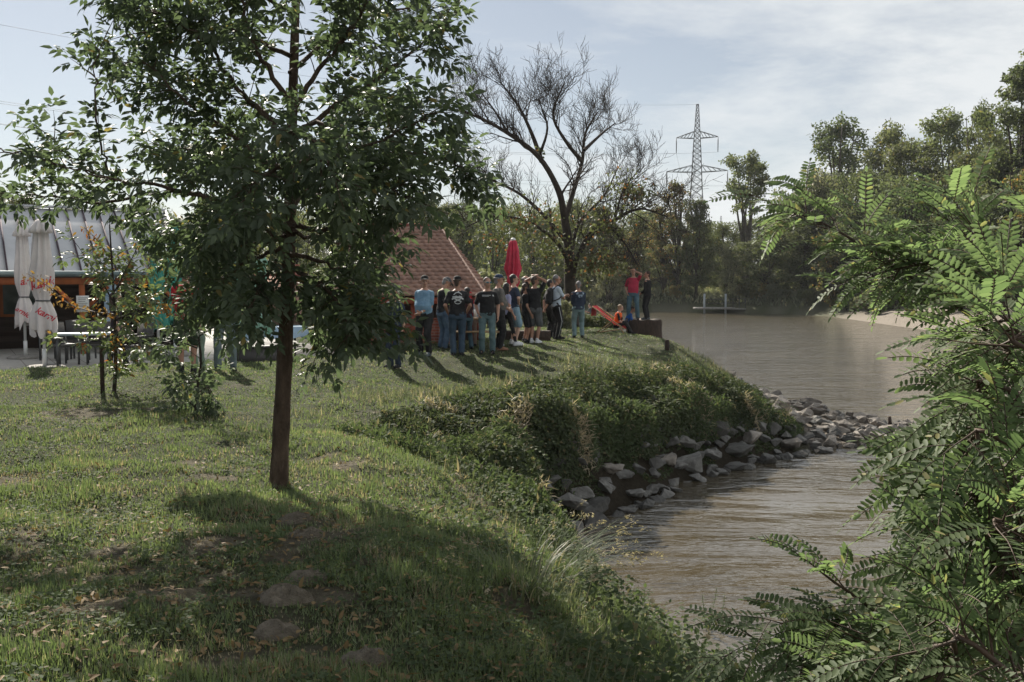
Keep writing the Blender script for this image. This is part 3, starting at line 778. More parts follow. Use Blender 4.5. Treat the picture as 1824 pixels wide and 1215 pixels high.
for sx in (-.5, .5):
    for sy in (-.3, .3):
        acc = Acc(); acc.bar((sx, sy, 0), (sx, sy, .715), .04, .04); acc.build('leg', M_greymetal, tt)
t2 = empty('cloth_table', patio_at(482, 636), R(25)); tag(t2, 'folding table under the light blue cloth, right of the pale green umbrella', 'table')
acc = Acc(); acc.box((0, 0, .73), (1.5, .7, .03)); acc.build('table_top', M_white, t2)
for sx in (-.6, .6):
    acc = Acc(); acc.bar((sx, 0, 0), (sx, 0, .715), .05, .05); acc.build('leg', M_greymetal, t2)
acc = Acc(); V = []; n = 60; Wc, Dc = .80, .40
for j, (o_, z_) in enumerate(((0, .752), (.02, .735), (.04, .60), (.05, .47))):
    for i in range(n):
        th = 2 * math.pi * i / n; cx_, cy_ = math.cos(th), math.sin(th); m_ = max(abs(cx_), abs(cy_))
        wv = .025 * math.sin(i * 1.3) * j
        V.append((cx_ / m_ * (Wc + o_) + wv * cx_, cy_ / m_ * (Dc + o_) + wv * cy_, z_ - (.04 * math.sin(i * .7) if j == 3 else 0)))
i = np.arange(3)[:, None] * n; j = np.arange(n)[None]; j2 = (j + 1) % n
acc.add(V, [np.stack([i + j, i + j2, i + n + j2, i + n + j], -1).reshape(-1, 4), np.arange(n)[None]])
tc_ = acc.build('tablecloth', M_bluecloth, smooth=False); tc_.location = t2.location; tc_.rotation_euler = t2.rotation_euler; tag(tc_, 'light blue cloth draped over the folding table', 'tablecloth')
acc = Acc(); acc.box((0, 0, .22), (1.3, .45, .44)); acc.box((0, 0, .455), (1.4, .5, .035)); bx_ = acc.build('bench_box', surf('dark box bench', (.055, .05, .048), None, 5, .6)); bx_.location = patio_at(462, 655); bx_.rotation_euler = (0, 0, R(20))
tag(bx_, 'dark box bench with a flat top at the lawn edge left of the big trunk', 'bench')

# ---- block at the water's edge, post, far landing
pb = at(1147, 598, 34.6); zb = hz(pb.x, 34.6)
acc = Acc(); V = []; k = 22; rs = random.Random(4)
wob = [1 + rs.uniform(-.08, .10) for _ in range(k)]
for (z, s) in ((-.4, 1.08), (0.05, 1.0), (.35, .96), (.62, .99), (.66, .93)):
    for i in range(k):
        th = 2 * math.pi * i / k; m_ = max(abs(math.cos(th)), abs(math.sin(th))) ** .55
        V.append((.62 * wob[i] * s / m_ * math.cos(th), .48 * wob[(i * 3) % k] * s / m_ * math.sin(th), z + .03 * math.sin(i * 2.3)))
i = np.arange(4)[:, None] * k; j = np.arange(k)[None]; j2 = (j + 1) % k
acc.add(V, [np.stack([i + j, i + j2, i + k + j2, i + k + j], -1).reshape(-1, 4)]); acc.add(V[-k:], [np.arange(k)[None]], m=1)
stump = acc.build('tree_stump', [M_oldwood, M_cutwood], loc=(pb.x, 34.6, zb + .0)); tag(stump, 'big dark tree stump at the river edge that two men stand on', 'stump')
STUMP_TOP = zb + .66
g = onground(1188, 624)
acc = Acc(); acc.tube([(0, 0, -.2), (.005, 0, .1), (0, 0, .28), (0, 0, .30)], [.065, .07, .062, .04], 10); o = acc.build('wooden_post', M_oldwood, loc=g); tag(o, 'short dark wooden post at the crest of the bank, right of the stump', 'post')

dk = empty('landing_stage', (onz(1262, 556, 0).x, 113.5, 0.0)); tag(dk, 'small landing stage with white posts on the far bank', 'landing stage')
acc = Acc(); acc.box((0, 0, .55), (4.4, 2.4, .2)); acc.box((2.6, .6, .45), (2, 2, .15)); acc.build('deck', M_conc, dk)
for x_ in (-1.25, 1.15):
    acc = Acc(); acc.box((x_, -.9, 1.1), (.2, .2, 2.2)); acc.build('post', surf('chalky white post', (.36, .40, .42), None, 4, .7), dk)
acc = Acc()
for z_ in (1.1, 1.55): acc.bar((-1.2, -.9, z_), (3.4, -.9, z_ + .1), .06, .06)
for x_ in (2, 2.7, 3.4): acc.bar((x_, -.9, .6), (x_, -.9, 1.7), .06, .06)
acc.build('handrail', M_greymetal, dk)

# ---- pylon and conductors
def pylon():
    root = empty('power_pylon', (0, 0, 0)); tag(root, 'x', 'pylon')
    a_ = Acc(); HH = 48.0
    def hw(z): return 3.4 * (1 - z / 30.0) + 1.25 if z < 26 else max(.28, 1.70 - (z - 26) * .062)
    zs = [0]
    while zs[-1] < HH: zs.append(min(HH, zs[-1] + max(1.5, hw(zs[-1]) * 1.15)))
    hwz = lambda z: np.interp(z, [0, 22, 36, 48], [3.6, 1.7, 1.05, .32])
    for c in ((-1, -1), (1, -1), (1, 1), (-1, 1)):
        a_.bar((c[0] * 3.6, c[1] * 3.6, 0), (c[0] * 1.7, c[1] * 1.7, 22), .26); a_.bar((c[0] * 1.7, c[1] * 1.7, 22), (c[0] * 1.05, c[1] * 1.05, 36), .22); a_.bar((c[0] * 1.05, c[1] * 1.05, 36), (c[0] * .32, c[1] * .32, HH), .18)
    for z0, z1 in zip(zs[:-1], zs[1:]):
        w0, w1 = hwz(z0), hwz(z1)
        for (a, b) in (((-1, -1), (1, -1)), ((1, -1), (1, 1)), ((1, 1), (-1, 1)), ((-1, 1), (-1, -1))):
            a_.bar((a[0] * w0, a[1] * w0, z0), (b[0] * w1, b[1] * w1, z1), .12); a_.bar((b[0] * w0, b[1] * w0, z0), (a[0] * w1, a[1] * w1, z1), .12)
            a_.bar((a[0] * w1, a[1] * w1, z1), (b[0] * w1, b[1] * w1, z1), .10)
    a_.build('tower', M_steel, root)
    for (z, ln) in ((38.0, 6.1), (28.0, 9.0)):
        a_ = Acc(); w = hwz(z)
        for s in (-1, 1):
            for y_ in (-w, w):
                a_.bar((s * w, y_, z), (s * ln, 0, z + .3), .17); a_.bar((s * w, y_, z + 2.0), (s * ln, 0, z + .35), .15)
                for k in range(1, 6):
                    f0, f1 = (k - 1) / 5.2, k / 5.2
                    A = Vector((s * (w + (ln - w) * f0), y_ * (1 - f0), z + 2.0 - 1.65 * f0)); B = Vector((s * (w + (ln - w) * f1), y_ * (1 - f1), z + .3 * f1)); a_.bar(A, B, .09)
            for k in range(1, 5):
                f = k / 5; a_.bar((s * (w + (ln - w) * f), -w * (1 - f), z + .2), (s * (w + (ln - w) * f), w * (1 - f), z + .2), .09)
        ca = a_.build('crossarm', M_steel, root)
        for s in (-1, 1):
            b_ = Acc(); b_.tube([(s * ln, 0, z + .2), (s * ln, 0, z - 1.5), (s * ln, 0, z - 4.2)], [.10, .13, .10], 6)
            for k in range(14): b_.tube([(s * ln, 0, z - .6 - k * .22), (s * ln, 0, z - .68 - k * .22)], [.2, .14], 8)
            b_.build('insulator', M_steel, ca)
    return root
PYD = 300.0
py1 = pylon(); pp = at(1239, 495, PYD); ztop = at(1239, 186, PYD).z
py1.location = (pp.x, PYD, ztop - 48.0); py1.rotation_euler = (0, 0, R(-12)); py1['label'] = 'tall steel lattice pylon rising above the trees across the river'
KIDS_P = {}
def deep_copy(o, parent=None):
    c = o.copy(); COL.objects.link(c)
    if parent: c.parent = parent
    for ch in o.children: deep_copy(ch, c)
    return c
py2 = deep_copy(py1); p2_ = at(1283, 495, 640); py2.location = (p2_.x, 640, at(1283, 385, 640).z - 48); py2['label'] = 'distant small lattice pylon low between the trees, beyond the tall one'
def wire(A, B, sag, label, r=.045):
    A, B = Vector(A), Vector(B); n = 40
    pts = []
    for i in range(n + 1):
        f = i / n; p = A.lerp(B, f); p.z -= sag * 4 * f * (1 - f); pts.append(p)
    a_ = Acc(); a_.tube(pts, r, 5); o = a_.build('power_line', M_wire); tag(o, label, 'power line', 'overhead conductors'); return o
bpy.context.view_layer.update()
def tip(s, ln, z): return py1.matrix_world @ Vector((s * ln, 0, z - 4.2))
def left_end(px, py, d): return at(px, py, d)
wire(tip(-1, 6.1, 38), left_end(-420, 112, 150), 5, 'upper of the paired conductors crossing the sky left of the tree', .030)
wire(tip(1, 6.1, 38), left_end(-420, 122, 158), 5, 'second conductor just under the upper one left of the tree', .030)
wire(tip(-1, 9.0, 28), left_end(-420, 150, 150), 4.2, 'lower conductor crossing the sky at roof side left of the tree', .030)
wire(tip(1, 9.0, 28), left_end(-420, 158, 160), 4.2, 'lowest conductor crossing the sky left of the tree', .030)
wire((pp.x, PYD, ztop), left_end(-420, -40, 130), 5, 'top earth wire running high over the tree crown', .026)
wire(tip(-1, 6.1, 38), (pp.x + 60, 620, ztop - 12), 6, 'conductor running on from the tall pylon to the distant one', .03)
# ================================================================ PEOPLE
DG = bpy.context.evaluated_depsgraph_get
def remeshed(acc_, voxel, name, mats, wrinkle=0.0, seed=0, smooth_it=2, wscale=.09):
    me0 = acc_.mesh('tmp', [])
    o = bpy.data.objects.new('tmp', me0); COL.objects.link(o)
    m = o.modifiers.new('r', 'REMESH'); m.mode = 'VOXEL'; m.voxel_size = voxel; m.use_smooth_shade = True
    if smooth_it:
        s = o.modifiers.new('s', 'SMOOTH'); s.iterations = smooth_it; s.factor = .5
    me1 = bpy.data.meshes.new_from_object(o.evaluated_get(DG()))
    bpy.data.objects.remove(o); bpy.data.meshes.remove(me0)
    me1.name = name
    if wrinkle:
        n = len(me1.vertices); co = np.empty(n * 3, np.float32); me1.vertices.foreach_get('co', co); co = co.reshape(-1, 3)
        no = np.empty(n * 3, np.float32); me1.vertices.foreach_get('normal', no); no = no.reshape(-1, 3)
        w = fbm(co[:, 0] / wscale + co[:, 1] / wscale * .7 + seed, co[:, 2] / wscale * 1.4 + co[:, 1] * 3, seed, 3) - .5
        co = co + no * (w * 2 * wrinkle)[:, None]
        me1.vertices.foreach_set('co', co.ravel())
    me1.materials.clear()
    for x in (mats if isinstance(mats, (list, tuple)) else [mats]): me1.materials.append(x)
    me1.polygons.foreach_set('use_smooth', np.ones(len(me1.polygons), bool))
    me1.polygons.foreach_set('material_index', np.zeros(len(me1.polygons), np.int32))
    me1.update(); return me1
def ik(root, target, l1, l2, hint):
    d = target - root; L = min(d.length, (l1 + l2) * .999); dn = d.normalized()
    h = Vector(hint); h = (h - dn * h.dot(dn)); h = h.normalized() if h.length > 1e-4 else Vector((0, 1, 0))
    a = (l1 * l1 - l2 * l2 + L * L) / (2 * L); hh = math.sqrt(max(l1 * l1 - a * a, 0))
    return root + dn * a + h * hh, root + dn * L
CL = {}
def cloth(name, c, c2=None, rough=.85):
    if name not in CL: CL[name] = surf(name, c, c2 or tuple(x * .75 for x in c), 9, rough, .35, 45, .25, dist=.01)
    return CL[name]
SK = surf('warm skin', (.42, .24, .165), (.36, .19, .13), 12, .55, spec=.4)
SK2 = surf('tanned skin', (.34, .185, .12), (.29, .15, .10), 12, .55, spec=.4)
SK3 = surf('pale skin', (.50, .32, .24), (.44, .26, .19), 12, .55, spec=.4)
HAIRS = {'brown': surf('brown hair', (.06, .036, .022), (.035, .02, .014), 40, .6, .5, 90), 'black': surf('black hair', (.016, .013, .012), None, 40, .55, .5, 90),
         'grey': surf('grey hair', (.24, .23, .22), (.14, .13, .125), 40, .7, .5, 90), 'fair': surf('fair hair', (.34, .24, .13), (.24, .16, .09), 40, .6, .5, 90)}
M_eye = surf('dark eye', (.02, .015, .012), None, 5, .3); M_lip = surf('lips', (.30, .11, .09), None, 5, .5)
BLK, NAVY = cloth('black cotton', (.013, .013, .014), (.022, .022, .024)), cloth('navy cotton', (.022, .032, .055), (.03, .042, .066))
JEAN, JEAN2, LJEAN = cloth('mid blue denim', (.055, .105, .14), (.09, .15, .18)), cloth('dark blue denim', (.032, .055, .085), (.05, .08, .115)), cloth('faded blue denim', (.17, .27, .34), (.24, .34, .40))
M_wprint = surf('white print ink', (.55, .56, .56), (.4, .41, .42), 30, .8)

ARMS = {  # hand target (x mirrored for the left), elbow hint
 'down': ((.25, .05, .86), (.4, -1, 0)), 'pocket': ((.20, .09, .93), (.6, -1, 0)), 'hip': ((.17, .05, 1.02), (1, -.45, 0)),
 'front': ((.04, .22, .96), (.75, -1, -.3)), 'back': ((.03, -.20, .88), (1, -.3, 0)), 'cross': ((-.10, .25, 1.19), (.8, .2, -1)),
 'head': ((.05, .02, 1.74), (1, .25, .2)), 'brow': ((.05, .14, 1.66), (1, .5, .1)), 'phone': ((.04, .30, 1.18), (.8, -.5, -1)), 'chest': ((.08, .24, 1.22), (1, 0, -.8))}
def person(label, loc, H, heading, armL='down', armR='down', stance=.10, step=.0, skin=SK, hair='brown', bald=False, cap=None, top=BLK, sleeve='short', bottom=JEAN2,
           legwear='trousers', shoe=None, belly=0.0, head_yaw=0.0, head_pitch=0.0, lean=0.0, seated=None, long_hair=False, glasses=False, group=None, extra=None, build=1.0, knees=None):
    s = H / 1.75
    root = empty('person', loc, R(heading)); tag(root, label, 'person', group)
    V3 = lambda *a: Vector(a) * s
    f = Vector((0, 1, 0)); sd = Vector((1, 0, 0))
    if seated:
        P = V3(0, seated.get('back', -.1), seated['h']); lean = seated.get('lean', 0)
    else:
        P = V3(0, 0, .90)
    up = Vector((0, math.sin(R(lean)), math.cos(R(lean)))); fw = Vector((0, math.cos(R(lean)), -math.sin(R(lean))))
    T = lambda z: P + up * ((z - .90) * s)
    hips = [P + sd * (.095 * s * q) for q in (-1, 1)]
    ank = []; kne = []
    for i, q in enumerate((-1, 1)):
        if seated:
            tx, ty, tz = seated['feet']; tgt = V3(tx * q * 1.0, ty + (.06 if q > 0 else -.05), tz + .08); hint = (q * .35, .5, 1)
        else:
            tgt = V3(stance * q, step * q, .08); hint = (q * .15, 1, 0)
        k_, a_ = ik(hips[i], tgt, .425 * s, .415 * s, hint); kne.append(k_); ank.append(a_)
    sh = [T(1.362) + sd * (.168 * s * q * build) for q in (-1, 1)]
    hand = []; elb = []
    for i, (q, am) in enumerate(((-1, armL), (1, armR))):
        if isinstance(am, str): (hx, hy, hz_), (ex, ey, ez) = ARMS[am]
        else: (hx, hy, hz_), (ex, ey, ez) = am
        tg = Vector((hx * q * s, 0, 0)) + P + up * ((hz_ - .90) * s) + fw * (hy * s)
        if am == 'down' and not seated: tg.y += .02 * q * s
        e_, w_ = ik(sh[i], tg, .29 * s, .26 * s, (ex * q, ey, ez)); elb.append(e_); hand.append(w_)
    neck = T(1.485); hy_, hp_ = R(head_yaw), R(head_pitch)
    HM = Matrix.Rotation(hy_, 3, 'Z') @ Matrix.Rotation(-hp_ - R(lean) * .3, 3, 'X')
    hc = neck + (up * .6 + HM @ Vector((0, .1, 1)) * .4).normalized() * (.135 * s) + HM @ Vector((0, .015 * s, 0))
    hv = lambda x, y, z: hc + HM @ (Vector((x, y, z)) * (s * 1.13))
    # ---------- body
    A = Acc()
    def ring_torso(acc_, ex_, z0, z1, bel):
        zz = [.84, .88, .94, 1.02, 1.10, 1.20, 1.30, 1.38, 1.43, 1.465]; ra = [.155, .165, .168, .158, .155, .162, .170, .160, .12, .075]; rb = [.10, .112, .115, .105, .105, .112, .12, .112, .09, .065]
        C, a_, b_ = [], [], []
        for z, x, y in zip(zz, ra, rb):
            if z < z0 or z > z1: continue
            bl = bel * math.exp(-((z - 1.08) / .13) ** 2)
            C.append(tuple(T(z) + fw * (bl * .6 * s))); a_.append((x * build + ex_ + bl * .25) * s); b_.append((y * build + ex_ + bl * .6) * s)
        a_ = [w_ * (.90 if T_z > 1.36 else 1) for w_, T_z in zip(a_, [z for z in zz if z0 <= z <= z1])]; acc_.rings(C, tuple(sd), tuple(fw), a_, b_, 20)
    ring_torso(A, 0, .5, 2, belly)
    A.capsule(T(1.40), neck + up * .05 * s, .062 * s, .054 * s)
    for i, q in enumerate((-1, 1)):
        A.capsule(hips[i] - up * .0, kne[i], .088 * s * build, .056 * s * build); A.capsule(kne[i], ank[i], .055 * s * build, .036 * s)
        A.capsule(kne[i].lerp(ank[i], .12), kne[i].lerp(ank[i], .5), .05 * s, .05 * s)
        A.capsule(sh[i], elb[i], .052 * s * build, .040 * s); A.capsule(elb[i], hand[i], .041 * s * build, .027 * s)
        A.capsule(T(1.38) + sd * .06 * q * s, sh[i], .06 * s, .050 * s)
        # hand: palm, four fingers, thumb
        d = (hand[i] - elb[i]).normalized(); inn = Vector((-q, 0, 0)); inn = (inn - d * inn.dot(d)).normalized(); acr = d.cross(inn)
        if acr.dot(Vector((0, 1, .3))) < 0: acr = -acr
        wr = hand[i]; A.capsule(wr, wr + d * .075 * s, .028 * s, .034 * s, flat=.5, side=acr)
        for k, ln in enumerate((.068, .078, .073, .058)):
            b0 = wr + d * .09 * s + acr * ((1.5 - k) * .017 * s); m0 = b0 + (d * .92 + inn * .3).normalized() * ln * .5 * s; e0 = m0 + (d * .7 + inn * .75).normalized() * ln * .5 * s
            A.capsule(b0 - d * .02 * s, m0, .0095 * s, .009 * s, k=6); A.capsule(m0, e0, .009 * s, .008 * s, k=6)
        b0 = wr + d * .035 * s + acr * .026 * s; m0 = b0 + (d * .6 + acr * .75 + inn * .3).normalized() * .035 * s; A.capsule(b0, m0, .012 * s, .010 * s, k=6); A.capsule(m0, m0 + (d * .85 + acr * .3 + inn * .35).normalized() * .03 * s, .010 * s, .009 * s, k=6)
        A.capsule(ank[i] + Vector((0, -.02, -.03)) * s, ank[i] + Vector((q * .02, .12, -.045)) * s, .035 * s, .03 * s)
    # head with jaw, nose, brow, ears
    def ell(c, rx, ry, rz, k=14):
        C = []; ra_ = []; rb_ = []
        for t_ in range(-84, 85, 21):
            C.append(tuple(c + HM @ Vector((0, 0, rz * s * math.sin(R(t_)))))); ra_.append(rx * s * math.cos(R(t_))); rb_.append(ry * s * math.cos(R(t_)))
        A.rings(C, tuple(HM @ sd), tuple(HM @ f), ra_, rb_, k)
    ell(hv(0, -.012, .03), .076, .095, .088); ell(hv(0, .018, -.03), .060, .070, .078); ell(hv(0, .045, -.075), .036, .038, .03)
    A.capsule(hv(0, .088, .018), hv(0, .105, -.022), .009 * s, .015 * s, k=8); A.capsule(hv(-.035, .076, .03), hv(.035, .076, .03), .012 * s, .012 * s, k=8); A.capsule(hv(-.018, .085, -.052), hv(.018, .085, -.052), .009 * s, .009 * s, k=6)
    for q in (-1, 1): A.capsule(hv(q * .077, -.005, .02), hv(q * .080, .0, -.02), .014 * s, .010 * s, flat=.5, k=8)
    body = link('body', remeshed(A, .0085, 'body', skin, smooth_it=1), root)
    e_ = Acc()
    for q in (-1, 1): e_.ball(tuple(hv(q * .031, .083, .008)), .0105 * s, 8)
    e_.build('eyes', M_eye, root); e_ = Acc(); e_.capsule(hv(-.02, .095, -.052), hv(.02, .095, -.052), .006 * s, .006 * s, k=6); e_.build('mouth', M_lip, root)
    # ---------- hair, cap, glasses
    hm = HAIRS[hair]
    if True:
        a_ = Acc(); C = []; ra_ = []; rb_ = []
        for t_ in (range(-5, 86, 15) if not (bald or cap) else range(-8, 23, 8)):
            C.append(tuple(hv(0, -.036, .034 + .092 * math.sin(R(t_))))); ra_.append(.088 * s * math.cos(R(t_))); rb_.append(.096 * s * math.cos(R(t_)))
        if bald: C = [c + 0 * Vector(c) if False else c for c in C]
        a_.rings(C, tuple(HM @ sd), tuple(HM @ f), ra_, rb_, 18, None)
        a_.capsule(hv(0, -.060, .03), hv(0, -.060, -.045), .062 * s, .048 * s)
        if long_hair: a_.capsule(hv(0, -.065, .02), hv(0, -.085, -.20), .075 * s, .055 * s); a_.capsule(hv(-.06, -.02, .0), hv(-.065, -.03, -.17), .035 * s, .025 * s); a_.capsule(hv(.06, -.02, .0), hv(.065, -.03, -.17), .035 * s, .025 * s)
        link('hair', remeshed(a_, .009, 'hair', hm, .004, 3, 1, .02), root)
    if cap:
        a_ = Acc(); C = []; ra_ = []; rb_ = []
        for t_ in range(0, 86, 14): C.append(tuple(hv(0, -.010, .050 + .078 * math.sin(R(t_))))); ra_.append(.088 * s * math.cos(R(t_)) ** .8); rb_.append(.108 * s * math.cos(R(t_)) ** .8)
        a_.rings(C, tuple(HM @ sd), tuple(HM @ f), ra_, rb_, 18)
        a_.capsule(hv(-.04, .105, .052), hv(.04, .105, .052), .04 * s, .04 * s, flat=.18, side=HM @ f); a_.capsule(hv(0, .07, .056), hv(0, .135, .046), .055 * s, .048 * s, flat=.16, side=HM @ sd)
        link('cap', remeshed(a_, .007, 'cap', cap, 0, 0, 1), root)
    if glasses:
        a_ = Acc()
        for q in (-1, 1): a_.capsule(hv(q * .022, .096, .012), hv(q * .046, .088, .012), .017 * s, .017 * s, flat=.35, side=HM @ Vector((0, 0, 1))); a_.capsule(hv(q * .06, .08, .016), hv(q * .08, .0, .016), .004 * s, .004 * s, k=6)
        a_.build('sunglasses', surf('blue mirrored lens', (.06, .16, .20), None, 5, .15, metal=.6), root)
    # ---------- top
    if top:
        a_ = Acc(); ring_torso(a_, .016, .87, 1.445, belly)
        a_.capsule(T(1.38), T(1.425), .088 * s, .066 * s)
        for i, q in enumerate((-1, 1)):
            a_.capsule(T(1.395) + sd * .03 * q * s, sh[i], .070 * s, .059 * s)
            if sleeve == 'short':
                e2 = sh[i].lerp(elb[i], .72); a_.capsule(sh[i], e2, .0615 * s * build, .061 * s * build)
            elif sleeve == 'long':
                a_.capsule(sh[i], elb[i], .058 * s * build, .055 * s); a_.capsule(elb[i], elb[i].lerp(hand[i], .93), .056 * s, .042 * s)
        st = remeshed(a_, .012, 'shirt', top, .011, hash(label) % 97 if False else len(label), 3)
        nm = 'shirt' if sleeve != 'long' else 'jacket'
        shirt = link(nm, st, root)
    # ---------- bottom
    a_ = Acc(); zs_ = [.80, .86, .92, .98, 1.01]; ra_ = [.165, .182, .184, .175, .168]; rb_ = [.11, .125, .128, .12, .115]
    a_.rings([tuple(T(z)) for z in zs_], tuple(sd), tuple(fw), [(x * build + belly * .2) * s for x in ra_], [(x * build + belly * .3) * s for x in rb_], 20)
    for i, q in enumerate((-1, 1)):
        if legwear == 'trousers':
            a_.capsule(hips[i] - Vector((0, 0, .02 * s)), kne[i], .105 * s * build, .077 * s * build); a_.capsule(kne[i], ank[i] + Vector((0, 0, .0)), .078 * s * build, .068 * s)
        elif legwear == 'leggings':
            a_.capsule(hips[i], kne[i], .10 * s * build, .064 * s); a_.capsule(kne[i], ank[i] + Vector((0, 0, .03)) * s, .063 * s, .042 * s)
        else:
            a_.capsule(hips[i] - Vector((0, 0, .02 * s)), hips[i].lerp(kne[i], .93), .110 * s * build, .100 * s * build)
    link('trousers' if legwear == 'trousers' else ('leggings' if legwear == 'leggings' else 'shorts'), remeshed(a_, .012, 'trousers', bottom, .012, len(label) + 3, 3, .11), root)
    # ---------- shoes
    sm = shoe or BLK
    for i, q in enumerate((-1, 1)):
        a_ = Acc(); az = ank[i]
        if legwear == 'leggings' or legwear == 'shorts': a_.capsule(az + Vector((0, 0, .0)), az + Vector((0, -.01, .02)) * s, .046 * s, .044 * s)
        out = Vector((q * .05, 0, 0)) * s
        a_.capsule(az + Vector((0, -.03, -.03)) * s, az + Vector((q * .015, .08, -.035)) * s, .046 * s, .046 * s); a_.capsule(az + Vector((q * .015, .06, -.045)) * s, az + Vector((q * .03, .165, -.052)) * s, .045 * s, .034 * s, flat=.8)
        a_.capsule(az + Vector((0, -.035, -.062)) * s, az + Vector((q * .03, .16, -.064)) * s, .046 * s, .045 * s, flat=.42, side=sd)
        link('shoe', remeshed(a_, .009, 'shoe', sm, 0, 0, 1), root)
    ctx = dict(root=root, s=s, T=T, fw=fw, sd=sd, up=up, shirt=shirt if top else None, hv=hv, hand=hand, elb=elb, P=P, sh=sh, kne=kne, ank=ank, HM=HM)
    if extra: extra(ctx)
    return root
def strips(shapes, cell=.02):
    # flat drawing from bars (x0,y0,x1,y1,w) and arcs (cx,cy,r,a0,a1,w)
    v_ = []; f_ = []
    for sh_ in shapes:
        if len(sh_) == 5:
            x0, y0, x1, y1, w = sh_; pts = [(x0 + (x1 - x0) * k / 6, y0 + (y1 - y0) * k / 6) for k in range(7)]
        else:
            cx_, cy_, r_, a0, a1, w = sh_; pts = [(cx_ + r_ * math.cos(R(a0 + (a1 - a0) * k / 12)), cy_ + r_ * math.sin(R(a0 + (a1 - a0) * k / 12))) for k in range(13)]
        for k in range(len(pts) - 1):
            (ax, ay), (bx, by) = pts[k], pts[k + 1]; L = math.hypot(bx - ax, by - ay) or 1; nx_, ny_ = -(by - ay) / L * w / 2, (bx - ax) / L * w / 2
            b0 = len(v_); v_ += [(ax + nx_, ay + ny_, 0), (ax - nx_, ay - ny_, 0), (bx - nx_, by - ny_, 0), (bx + nx_, by + ny_, 0)]; f_.append([b0, b0 + 1, b0 + 2]); f_.append([b0, b0 + 2, b0 + 3])
    return v_, f_
def printed(shapes, z, back=True, mat=None, x=0.0):
    def fn(c):
        out = -c['fw'] if back else c['fw']; rt = c['sd'] if back else -c['sd']
        project(strips(shapes), c['shirt'].data, c['T'](z) + c['sd'] * x, rt, c['up'], out, 'print', mat or M_wprint, c['shirt'], .004)
    return fn
EMBLEM = [(0, .03, .10, 25, 155, .02), (-.12, .02, .12, .02, .05), (-.13, -.03, -.03, .05, .03), (.13, -.03, .03, .05, .03), (-.08, -.08, .08, -.01, .025), (.08, -.08, -.08, -.01, .025), (0, -.04, .09, 215, 325, .015), (-.03, .15, .03, .15, .02)]
EMBLEM2 = [(0, -.02, .13, 30, 150, .045), (-.05, -.04, -.03, .02, .03), (.05, -.04, .03, .02, .03), (-.07, .02, .07, .02, .03), (-.03, -.05, .0, -.02, .02)]
def watch(q):
    def fn(c):
        i = 0 if q < 0 else 1; w = c['elb'][i].lerp(c['hand'][i], .92); d = (c['hand'][i] - c['elb'][i]).normalized(); a_ = Acc(); a_.tube([w - d * .012, w + d * .012], .034 * c['s'], 12); a_.build('wristwatch', M_white, c['root'])
    return fn
def both(*fns):
    def fn(c):
        for g_ in fns: g_(c)
    return fn
def sash(c):  # straps and pack on the back
    a_ = Acc(); z0, z1 = 1.0, 1.38
    a_.capsule(c['T'](1.06) - c['fw'] * .20 * c['s'], c['T'](1.30) - c['fw'] * .19 * c['s'], .13 * c['s'], .12 * c['s'], flat=.75, side=c['sd']); a_.capsule(c['T'](1.05) - c['fw'] * .28 * c['s'], c['T'](1.2) - c['fw'] * .27 * c['s'], .09 * c['s'], .085 * c['s'], flat=.6, side=c['sd'])
    bp = link('backpack', remeshed(a_, .012, 'backpack', surf('black backpack fabric', (.014, .014, .016), None, 20, .7, .5, 60), .008, 4, 2), c['root'])
    for q in (-1, 1):
        b_ = Acc(); s_ = c['s']; T_ = c['T']
        b_.tube([T_(1.36) - c['fw'] * .13 * s_ + c['sd'] * .09 * q * s_, T_(1.475) + c['sd'] * .10 * q * s_, T_(1.40) + c['fw'] * .135 * s_ + c['sd'] * .12 * q * s_, T_(1.22) + c['fw'] * .13 * s_ + c['sd'] * .165 * q * s_, T_(1.10) + c['sd'] * .19 * q * s_, T_(1.04) - c['fw'] * .14 * s_ + c['sd'] * .12 * q * s_], .016 * s_, 6); b_.build('strap', BLK, bp)
def phone(c):
    m = (c['hand'][0] + c['hand'][1]) / 2 + c['fw'] * .09 + c['up'] * .05; a_ = Acc(); a_.box(tuple(m), (.075, .01, .15), M=Matrix.Rotation(R(-30), 3, 'X')); a_.build('phone', M_greymetal, c['root'])
def side_stripe(c):
    a_ = Acc()
    for i, q in enumerate((-1, 1)):
        o_ = Vector((q * .088, 0, 0)) * c['s']; a_.tube([c['P'] + Vector((q * .20, 0, -.02)) * c['s'], c['kne'][i] + o_, c['ank'][i] + o_ * .85], .009, 4)
    a_.build('side_stripe', M_wprint, c['root'])
def vest(c):
    s_ = c['s']; a_ = Acc(); T_ = c['T']
    zz = [.92, 1.0, 1.1, 1.2, 1.3, 1.39, 1.44]; ra = [.19, .19, .185, .19, .205, .19, .15]; rb = [.135, .132, .13, .135, .145, .13, .105]
    a_.rings([tuple(T_(z)) for z in zz], tuple(c['sd']), tuple(c['fw']), [x * s_ for x in ra], [x * s_ for x in rb], 20)
    v_ = link('safety_vest', remeshed(a_, .011, 'vest', cloth('fluorescent orange vest', (.85, .13, .02), (.7, .10, .02)), .01, 8, 2), c['root'])
    project(strips([(-.17, 0, .17, 0, .05)]), v_.data, T_(1.12), -c['sd'], c['up'], c['fw'], 'reflective_band', surf('silver band', (.6, .6, .58), None, 4, .3), v_, .004)
    project(strips([(0, -.35, 0, .2, .05), ]), v_.data, T_(1.25), -c['sd'], c['up'], c['fw'], 'dark_front', BLK, v_, .003)

